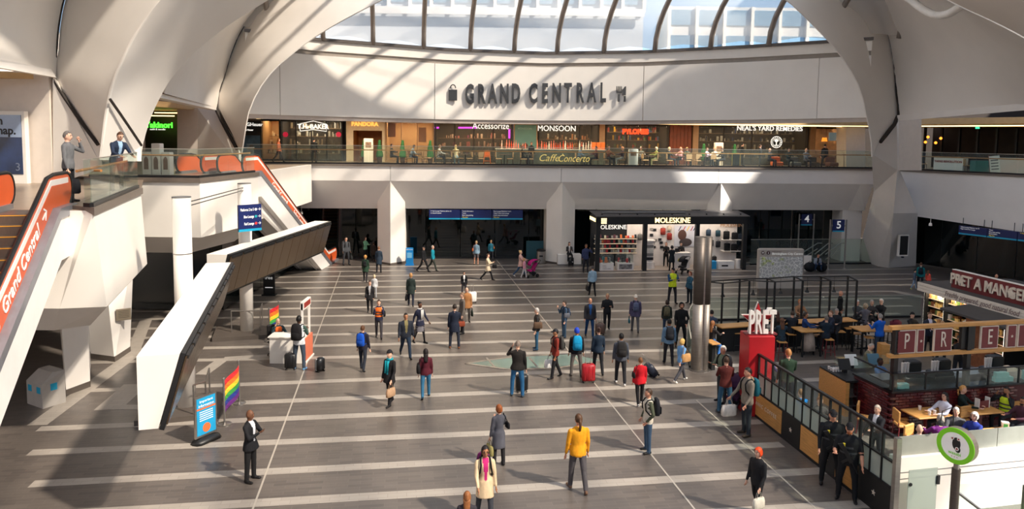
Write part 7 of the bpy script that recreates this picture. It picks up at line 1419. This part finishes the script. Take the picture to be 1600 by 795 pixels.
# ---- brick bar with glass guard
PB = Frame(11.19, 20.8, 12); bar = PB.place(empty('brick_bar', label='dark red brick cafe bar with a glass guard', cat='bar')); LX, LY, bh, bw_ = 5.6, 1.7, .085, .245
MB().box(.02, LX, .02, .3, 0, 1.24).build('mortar_core', M('mortar', (92, 52, 50), .8), bar); MB().box(.02, .3, .02, LY, 0, 1.24).build('mortar_core', M('mortar'), bar)
bms = []
for i, c in enumerate(((84, 24, 28), (98, 32, 34), (72, 20, 26))):
    m_ = MB().bev(0, bw_ - .012, 0, .05, 0, bh - .012, .006); me = bpy.data.meshes.new('brick'); me.from_pydata(m_.v, [], m_.f); me.materials.append(M('brick_%d' % i, c, .22, noise=.1)); bms.append(me)
rr = random.Random(2)
for row in range(14):
    for c in range(18):
        x = c * bw_ - (bw_ / 2 if row % 2 else 0)
        if x < -.01 or row < 2 and c > 4: continue
        obj('brick', rr.choice(bms), bar).location = (x, -.01, row * bh + .01)
    for c in range(6): b = obj('brick', rr.choice(bms), bar); b.location = (.01, c * bw_ + (bw_ / 2 if row % 2 else 0), row * bh + .01); b.rotation_euler = (0, 0, R(90))
MB().box(-.04, LX, -.04, .34, 1.24, 1.29).build('coping', DSTEEL, bar); MB().box(-.04, .34, 0, LY, 1.24, 1.29).build('coping', DSTEEL, bar)
for i in range(5): MB().box(.04 + i * 1.1, 1.1 + i * 1.1, .0, .012, 1.29, 1.78).build('guard_pane', PANE, bar); MB().box(.0 + i * 1.1, .04 + i * 1.1, -.02, .03, 1.29, 1.8).build('guard_post', BLACK, bar)
MB().box(0, .012, .04, LY, 1.29, 1.78).build('guard_pane', PANE, bar); MB().box(-.02, LX, -.02, .03, 1.78, 1.82).build('guard_rail', DSTEEL, bar); MB().box(-.02, .03, 0, LY, 1.78, 1.82).build('guard_rail', DSTEEL, bar)
MB().box(.3, LX, .7, 1.5, .95, 1.0).build('worktop', STEEL, bar); MB().box(.3, LX, .75, 1.45, 0, .95).build('cabinets', DSTEEL, bar); MB().box(.4, LX, .9, 1.5, 1.0, 1.3).build('back_shelf', STEEL, bar)
for x in (.1, .22): MB().box(-.02, -.01, x + .5, x + .58, .85, .95).build('socket', WHITE, bar)
# lettered board canopy on black posts
cz0, cz1 = PB.Z(1397, 557, 0), PB.Z(1397, 514, 0)
cn = PB.place(empty('lettered_canopy', label='timber rails on black posts with maroon lettered boards', cat='sign frame')); bz0, bz1 = cz0 + .06, cz1 - .06
for px in (1397, 1510): x = PB.X(px, 580, .1); MB().box(x - .07, x + .07, .04, .18, 1.29, cz1).build('post', BLACK, cn)
MB().box(-.1, LX, .02, .2, cz1 - .04, cz1 + .06).build('timber_rail', WOOD, cn); MB().box(-.1, LX, .02, .2, cz0 - .06, cz0 + .04).build('timber_rail', WOOD, cn)
for a, b, t_ in ((1403, 1432, 'P'), (1434.5, 1446, '*'), (1461, 1489, 'R'), (1534, 1561, 'E'), (1575, 1589, '*'), (1592, 1622, 'T')):
    x0, x1 = PB.X(a, 535, 0), PB.X(b, 535, 0); p = MB().box(x0, x1, .04, .1, bz0, bz1).build('board_edge', CREAM, cn); MB().box(x0 + .03, x1 - .03, .03, .04, bz0 + .03, bz1 - .03).build('board_face', MAROON, p)
    if t_ == '*': MB().prism([((x0 + x1) / 2 + (.05 if k % 2 == 0 else .02) * math.sin(math.pi * k / 5), .02, (bz0 + bz1) / 2 + (.05 if k % 2 == 0 else .02) * math.cos(math.pi * k / 5)) for k in range(10)], (0, .01, 0)).build('star', CREAM, p)
    else: text(t_, (bz1 - bz0) * .95, ((x0 + x1) / 2, .02, (bz0 + bz1) / 2), CREAM, cn, 'letter', ext=.008, sx=.55)
MB().box(PB.X(1502, 535, .1), PB.X(1523, 535, .1), .1, .2, bz0, bz1).build('black_panel', BLACK, cn)
# coffee machines, cups, boxes
def machine(px, label):
    e = PB.place(empty('coffee_machine', label=label, cat='coffee machine', group='coffee machines')); x = PB.X(px, 580, .9); MB().bev(x - .35, x + .35, .62, 1.05, 1.3, 1.52, .03).build('base', DSTEEL, e); MB().bev(x - .1, x + .35, .75, 1.1, 1.52, 1.86, .04).build('head', BLACK, e); MB().box(x - .35, x + .35, .6, .63, 1.32, 1.4).build('drip_tray', STEEL, e)
    return x
for px, w in ((1420, 'left'), (1466, 'middle'), (1548, 'right')):
    x = machine(px, 'black coffee machine on the brick bar, %s one' % w)
    for k in range(3):
        o = MB().lathe([(.03, 0), (.042, .3), (.045, .31)], n=10).build('cup_stack', M('cup_white', (232, 224, 218), .5), label='tall stack of paper cups on the %s coffee machine, %s one' % (w, nth(k)), cat='cups', group='stacks of paper cups'); o.location = PB.w(x - .3 + .1 * k, .82, 1.525)
e = PB.place(empty('paper_stack', label='stack of white paper bags between the coffee machines', cat='paper')); x = PB.X(1490, 578, .8)
for k in range(5): MB().box(x - .22, x + .22, .65, .95, 1.31 + .035 * k, 1.34 + .035 * k).build('sheet_pack', M('paper_lilac', (206, 204, 216), .6), e)
rr = random.Random(8)
for i, (px, k) in enumerate(((1402, 0), (1409, 0), (1552, 0), (1561, 0), (1570, 0), (1554, 1), (1563, 1), (1598, 0), (1598, 1))):
    o = box('carton', M('carton_mint', (150, 204, 200), .5), -.1, .1, -.08, .08, 0, .14, label='mint green carton behind the glass guard, %s' % ('%s by the left corner' % nth(i) if px < 1450 else '%s layer, %s from the left' % ('upper' if k else 'lower', nth((i - 2) % 3)) if px < 1590 else 'at the right edge, %s' % ('upper' if k else 'lower')), cat='carton', group='mint cartons behind the guard'); o.location = PB.w(PB.X(px, 606, .3), .2, 1.295 + .145 * k)
# till counter with timber end
TC = Frame(10.33, 23.0, 8); tc_ = TC.place(empty('till_counter', label='cafe till counter with a timber end panel', cat='counter')); MB().box(0, .12, -.9, .6, 0, 1.1).build('end_panel', WOOD, tc_); MB().box(0, .75, -.9, .6, 1.08, 1.14).build('counter_top', BLACK, tc_); MB().box(.12, .75, -.2, .6, 0, 1.08).build('cabinet', STEEL, tc_)
for z in (.3, .6): MB().box(.14, .74, -.85, -.2, z, z + .03).build('shelf', STEEL, tc_)
MB().box(.4, .75, -.9, -.85, 0, 1.0).build('black_door', BLACK, tc_); MB().box(.8, 2.2, .4, 1.0, 0, 1.1).build('back_cabinet', STEEL, tc_); MB().box(.8, 2.6, .3, 1.1, 1.1, 1.3).build('glass_display', PANE, tc_)
for x, lb, m_ in ((.45, 'black till screen on the timber ended counter', BLACK), (.95, 'pale till screen turned to the customer', M('screen_pale', (220, 220, 216), .3)), (1.75, 'blue till screen beside the black post', M('screen_teal', (70, 110, 130), .3))):
    e = empty('till_screen', TC.w(x, -.1 if x < .8 else .3, 1.14), TC.a, label=lb, cat='screen'); MB().prism([(-.2, -.05, .1), (.2, -.05, .1), (.2, .1, .42), (-.2, .1, .42)], (0, .04, 0)).build('display', m_, e); MB().box(-.06, .06, -.04, .08, 0, .12).build('stand', BLACK, e)
rr = random.Random(4)
for k in range(9): o = MB().lathe([(.03, 0), (.042, .1)], n=8).build('paper_cup', M('cup_white'), label='paper cup on the till counter, %s of the cluster' % nth(k), cat='cup', group='cups on the till counter'); o.location = TC.w(.12 + .09 * (k % 4), .0 + .13 * (k // 4), 1.14)
bx_ = box('timber_block', WOOD, -.15, .15, -.2, .2, 0, .75, label='small timber block beside the drinks shelf', cat='box'); bx_.location = G(1379, 566)
# ---- fridge building with red fascia
FL, FLn = wseg(G(1437, 440, 2.6), G(1640, 495, 2.6)); FLn += 2; fr_ = FL.place(empty('fridge_kiosk', label='cafe kiosk with lit fridges and a red sign', cat='kiosk'))
FX = lambda px, py, off=0: FL.X(px, py, off)
MB().box(0, FLn, -.05, 4.5, 2.52, 2.62).build('roof', M('roof_felt', (72, 68, 66), .8), fr_)
for k in range(3): MB().box(0, FLn, -.1, 0, 2.24 + .125 * k, 2.355 + .125 * k).build('fascia_plank', M('white_plank', (222, 212, 198), .6, noise=.08, scale=3), fr_)
text('Freshly prepared, good natural food', .3, (FX(1535, 466), -.115, 2.43), M('ink_mid'), fr_, ext=.002, shear=.3, sx=.8)
MB().box(0, FLn, 1.2, 1.3, 0, 2.5).build('fridge_back', M('fridge_dark', (58, 48, 40), .6), fr_)
for x in (.02, FX(1466, 480), FX(1502, 500), FX(1560, 520)): MB().box(x, x + .05, .25, .3, .1, 2.2).build('light_tube', WLED, fr_); MB().box(x + .06, x + .14, .2, 1.2, 0, 2.24).build('upright', BLACK, fr_)
FD = [M('food_%d' % i, c, .5) for i, c in enumerate(((230, 220, 205), (190, 140, 90), (120, 70, 40), (90, 120, 60), (240, 200, 120), (70, 50, 44)))]
for k in range(6):
    z = .3 + .33 * k; sh_ = MB().box(.1, FX(1560, 520), .35, .95, z - .03, z).build('shelf', M('shelf_wood'), fr_); g_ = MB(); goods(g_, .2, FX(1558, 520), .4, .7, z, 70, .08, .2, 6, random.Random(k)); g_.build('packed_food', FD, sh_, kind='stuff'); MB().box(.1, FX(1560, 520), .34, .36, z - .04, z - .01).build('shelf_light', M('shelf_glow'), sh_)
lamp = bpy.data.lights.new('fridge_lamp', 'AREA'); lamp.energy = 60; lamp.color = (1, .85, .65); lamp.shape = 'RECTANGLE'; lamp.size = 4.5; lamp.size_y = .3; lo = bpy.data.objects.new('fridge_lamp', lamp); COL.objects.link(lo); lo.parent = fr_; lo.location = (2.4, .35, 2.2)
sx0 = FX(1488, 445, .5); so = FL.w(sx0, .5, 0); sz1, sz0 = FL.Z(1488, 420.5, .5), FL.Z(1490, 449, .5)
sg = empty('roof_sign', so, FL.a, label='long red roof sign with white lettering between two stars', cat='sign'); MB().box(0, 5.2, -.05, .12, sz0, sz1).build('panel', MAROON, sg); MB().box(0, 5.2, -.06, .13, sz1, sz1 + .02).build('edge', WHITE, sg)
for x in (.15, 2, 4): MB().cyl((x, .03, 2.6), (x, .03, sz0), .04, n=6).build('support', BLACK, sg)
cx_ = (FL.X(1544, 448, .45) - sx0); text('PRET A MANGER', .6, (cx_, -.07, (sz0 + sz1) / 2), CREAM, sg, 'letter', ext=.04, bold=.012, sx=.82)
for px in (1503, 1583): x = FL.X(px, 448, .45) - sx0; MB().prism([(x + (.22 if k % 2 == 0 else .09) * math.sin(math.pi * k / 5), -.12, (sz0 + sz1) / 2 + (.22 if k % 2 == 0 else .09) * math.cos(math.pi * k / 5)) for k in range(10)], (0, .06, 0)).build('star', CREAM, sg)
MB().box(2.9, 4.2, -.3, -.2, 0, 2.2).build('brick_pier', M('brick_pale', (150, 92, 60), .7, noise=.25, scale=8), fr_); MB().prism([(2.8, -1.4, 2.1), (6, -1.4, 2.1), (6, -.1, 2.2), (2.8, -.1, 2.2)], (0, 0, .08)).build('lower_roof', M('roof_felt'), fr_)
# ---- low tables in front of the brick bar
def ltable(c, w, d, label, rz=12):
    t = empty('cafe_table', c, R(rz), label=label, cat='table'); t.location.z = 0; MB().bev(-w / 2, w / 2, -d / 2, d / 2, .71, .75, .01).build('tabletop', WOOD, t); MB().box(-.05, .05, -.05, .05, .03, .71).build('pedestal', MAROON, t); MB().box(-.25, .25, -.2, .2, 0, .03).build('base', BLACK, t)
ltable(G(1448, 644, .75), 1.15, .75, 'cafe table with paper cups below the brick bar'); ltable(G(1531, 638, .75), 1.0, .75, 'cafe table with the menu holder below the brick bar'); ltable(G(1568, 674, .75), .95, .6, 'cafe table with the green carton near the frosted glass'); ltable(G(1598, 632, .75), .7, .6, 'cafe table at the right edge by the brick bar')
for k, (px, py) in enumerate(((1452, 648), (1460, 647), (1437, 640))): o = MB().lathe([(.035, 0), (.045, .11), (.047, .12)], n=10).build('paper_cup', M('cup_white'), label='white paper cup on the table below the brick bar, %s' % ('left', 'middle', 'back')[k], cat='cup', group='cups on the low tables'); o.location = G(px, py, .75)
mh = empty('menu_holder', G(1533, 636, .75), R(20), label='white menu holder with maroon card on the low table', cat='menu holder'); MB().box(-.2, .2, -.08, -.06, 0, .22).build('card', MAROON, mh); MB().box(-.22, -.2, -.1, .05, 0, .3).build('side', WHITE, mh); MB().box(.2, .22, -.1, .05, 0, .3).build('side', WHITE, mh)
gc_ = empty('food_carton', G(1570, 670, .75), R(-20), label='white carton with a green print on the front table', cat='carton'); MB().loft([[(-.07, -.05, 0), (.07, -.05, 0), (.07, .05, 0), (-.07, .05, 0)], [(-.09, -.07, .2), (.09, -.07, .2), (.09, .07, .2), (-.09, .07, .2)]]).build('body', WHITE, gc_); MB().box(-.05, .05, -.072, -.06, .05, .16).build('print', M('print_green', (60, 150, 70), .5), gc_)
wch = chair_proto('timber cafe chair left of the cup table, front one', WOOD, MAROON, 'timber chairs in the cafe area'); wch.location = G(1411, 662, .46); wch.rotation_euler = (0, 0, R(85)); wch.location.z = 0
for px, py, rz, lb in ((1404, 650, 80, 'timber cafe chair left of the cup table, rear one'), (1352, 652, 60, 'timber cafe chair pushed against the left face of the brick bar'), (1430, 690, 30, 'timber cafe chair beside the bald head at the frosted glass'), (1498, 652, 200, 'timber cafe chair between the two low tables')):
    c = copy_tree(wch, label=lb); q = G(px, py, .46); c.location = (q.x, q.y, 0); c.rotation_euler = (0, 0, R(rz))
S_ = dict(seat=.46, pose='sit')
cp(1474, 660, -70, 'dark haired woman in a pale shirt drinking at the cup table', (206, 206, 220), ('long', (32, 26, 26)), sex='f', **S_); cp(1502, 648, 50, 'blonde woman in black with a pony tail at the menu table', (28, 40, 36), ('tail', (214, 156, 90)), sex='f', **S_); cp(1570, 650, -65, 'man in a yellow high visibility vest drinking at the menu table', (30, 30, 32), ('short', (30, 24, 24)), skin='t', acc=(('vest', (206, 226, 50)), ('beard', (30, 24, 24))), **{**S_, 'arms': ('phone', 'phone')})
cp(1596, 668, -75, 'bearded man in a plum jumper at the green carton table', (76, 44, 56), ('short', (26, 22, 22)), skin='t', acc=(('beard', (26, 22, 22)), ('glasses',)), **S_); cp(1491, 686, -20, 'grey haired man in a charcoal coat behind the round sign', (72, 72, 74), ('short', (190, 184, 178)), bulk=1.15, **S_); cp(1467, 700, 178, 'person in a purple hooded coat behind the frosted glass', (104, 38, 110), ('bob', (150, 140, 130)), bulk=1.15, **S_); cp(1520, 694, -60, 'white haired woman in royal blue behind the frosted glass', (36, 52, 130), ('curly', (196, 188, 178)), sex='f', **S_); cp(1434, 716, 160, 'bald person whose head just shows above the frosted glass', (180, 170, 170), ('bald', 0), skin='p', **S_)
# ---- white parapet with frosted glass and round sign
WF, WL = wseg(P(1402, 717, 16), P(1640, 687, 16.9)); wz = P(1402, 716, 16).z; wp = WF.place(empty('white_parapet', label='white parapet wall topped with frosted glass at the bottom right', cat='wall'))
MB().box(0, WL + 5, 0, .25, 0, wz).build('parapet', WHITE, wp); gz = P(1402, 686, 16).z
for k in range(3): MB().box(WL * k / 3 + .01, WL * (k + 1) / 3 - .01, .1, .125, wz, gz).build('frosted_pane', M('frost_solid', (150, 152, 142), .25, noise=.05), wp)
for z in (.35, .5): MB().box(0, WL + 1, -.012, 0, wz - z, wz - z + .012).build('groove', GREY, wp)
gp_ = empty('glass_screen', WF.w(.02, -.35, 0), WF.a, label='clear glass screen clamped in front of the white parapet', cat='glass screen'); MB().box(0, .75, 0, .012, .3, wz - .12).build('pane', FROST, gp_); MB().box(.73, .8, -.03, .04, wz - .5, wz - .3).build('clamp', DSTEEL, gp_); MB().cyl((.05, -.02, wz - .45), (.05, .03, wz - .45), .04, n=10).build('clamp', DSTEEL, gp_)
g2 = empty('stair_glass', P(1490, 800, 13.6), R(8), label='glass stair panel with a sloping steel rail at the bottom edge', cat='balustrade'); MB().box(-.1, 1.5, 0, .014, -1.5, .55).build('pane', PANE, g2); MB().tube([(-.08, -.04, .5), (1.6, -.5, -.8)], .03, 6).build('rail', STEEL, g2); MB().box(1.5, 1.58, -.03, .04, -1.5, .45).build('post', STEEL, g2)
lw_ = box('green_ledge', M('green_paint', (110, 170, 40), .6), -1.2, 2, -.3, .3, 0, .3, label='bright green ledge at the bottom right corner', cat='ledge'); lw_.location = P(1600, 832, 13.8)
dc = P(1494, 696, 13.2); ds = empty('round_sign', dc, R(-58), label='round green rimmed sign on a steel pole', cat='sign'); r_ = .335
MB().cyl((0, -.02, 0), (0, .13, 0), r_, n=40).build('drum', M('sign_rim', (176, 164, 152), .35, .7), ds); MB().loft([[(q * math.cos(t), q * math.sin(t), z) for t in [2 * math.pi * i / 32 for i in range(32)]] for q, z in ((r_ * .76, -.012), (r_ * 1.01, -.012), (r_ * 1.01, .012), (r_ * .76, .012), (r_ * .76, -.012))], True, False).build('green_rim', M('sign_green', (120, 196, 30), .4, emit=.12), ds).matrix_local = Matrix.Translation((0, -.03, 0)) @ Matrix.Rotation(R(90), 4, 'X'); MB().cyl((0, -.035, 0), (0, -.02, 0), r_ * .78, n=32).build('white_face', M('sign_face', (236, 232, 226), .4, emit=.12), ds)
em = MB().ball((.02, -.04, .05), (.075, .008, .12), 12, 8); em.ball((.05, -.04, -.05), (.05, .008, .06), 10, 6); em.build('emblem', BLACK, ds)
for x, z, r in ((-.05, .14, .03), (.06, .15, .03), (.04, -.04, .035)): MB().cyl((x, -.052, z), (x, -.045, z), r, n=12).build('emblem_eye', WHITE, ds); MB().cyl((x, -.056, z), (x, -.05, z), r * .5, n=10).build('emblem_pupil', M('emblem_red', (150, 30, 40), .5), ds)
text('wasabi', .085, (.0, -.042, -.14), M('sign_green'), ds, ext=.003); text('\u25a1\u25a1\u25a1' if False else '- - -', .08, (0, -.042, -.2), M('emblem_red'), ds, ext=.003)
MB().cyl((0, .06, -r_ - .12), (0, .06, -r_), .05, n=14).build('neck', STEEL, ds); MB().cyl((0, .06, -6.5), (0, .06, -r_ - .12), .075, n=16).build('pole', M('bronze_steel'), ds)
lq = P(1470, 662, 16.2); ol = empty('goose_lamp', lq, label='small glowing lamp on a bent arm above the parapet', cat='lamp'); MB().lathe([(.1, -.02), (.07, .05), (.02, .09)], n=12).build('shade', BLACK, ol); MB().ball((0, 0, -.02), (.07, .07, .03), 10, 6).build('bulb', M('bulb_warm', (255, 214, 130), .5, emit=5, noise=0), ol); MB().tube([(0, 0, .08), (.02, 0, .3), (.25, .02, .38), (.3, .03, .2), (.3, .03, wz - lq.z - .02)], .012, 6).build('arm', BLACK, ol)
# ================================================================= buildings seen through the roof film
def tower(x0, x1, y, z0, z1, label, n, wall, pane):
    b = empty('office_building', ((x0 + x1) / 2, y, 0), label=label, cat='building'); w = (x1 - x0) / 2; MB().box(-w, w, 0, 8, 0, z1).build('wall', wall, b)
    rows = max(2, int((z1 - z0) / 4.5))
    for r in range(rows):
        for k in range(n):
            a = -w + 2 * w * k / n; MB().box(a + .25, a + 2 * w / n - .25, -.12, .05, z0 + r * (z1 - z0) / rows + .9, z0 + (r + 1) * (z1 - z0) / rows - .4).build('window', pane, b)
    for k in range(n + 1): MB().box(-w + 2 * w * k / n - .18, -w + 2 * w * k / n + .18, -.5, 0, z0, z1).build('fin', WHITE, b)
    MB().box(-w, w, -.8, -.6, z0 - .6, z0 + .3).build('parapet', WHITE2, b)
tower(-26, 16, 92, 24, 46, 'pale office block with white fins beyond the roof', 16, M('office_wall', (190, 196, 204), .6), M('office_glass', (120, 150, 172), .15)); tower(-48, -27, 84, 20, 30, 'low pale block at the left beyond the roof', 8, M('office_wall'), M('office_glass')); tower(20, 70, 96, 19, 25.5, 'low white rooftop at the right beyond the roof', 14, M('office_wall2', (214, 212, 210), .6), M('office_glass'))
# ================================================================= finish: bodies, then lettering to plain meshes
finish_people()
dg = bpy.context.evaluated_depsgraph_get()
for o in [o for o in SC.objects if o.type == 'FONT']:
    me = bpy.data.meshes.new_from_object(o.evaluated_get(dg)); n = bpy.data.objects.new('lettering', me); nm = o.name.split('.')[0]
    n.parent = o.parent; n.location = o.location; n.rotation_euler = o.rotation_euler; n.scale = o.scale
    for kk in ('label', 'category', 'group', 'kind'):
        if kk in o: n[kk] = o[kk]
    bpy.data.objects.remove(o); COL.objects.link(n); n.name = nm
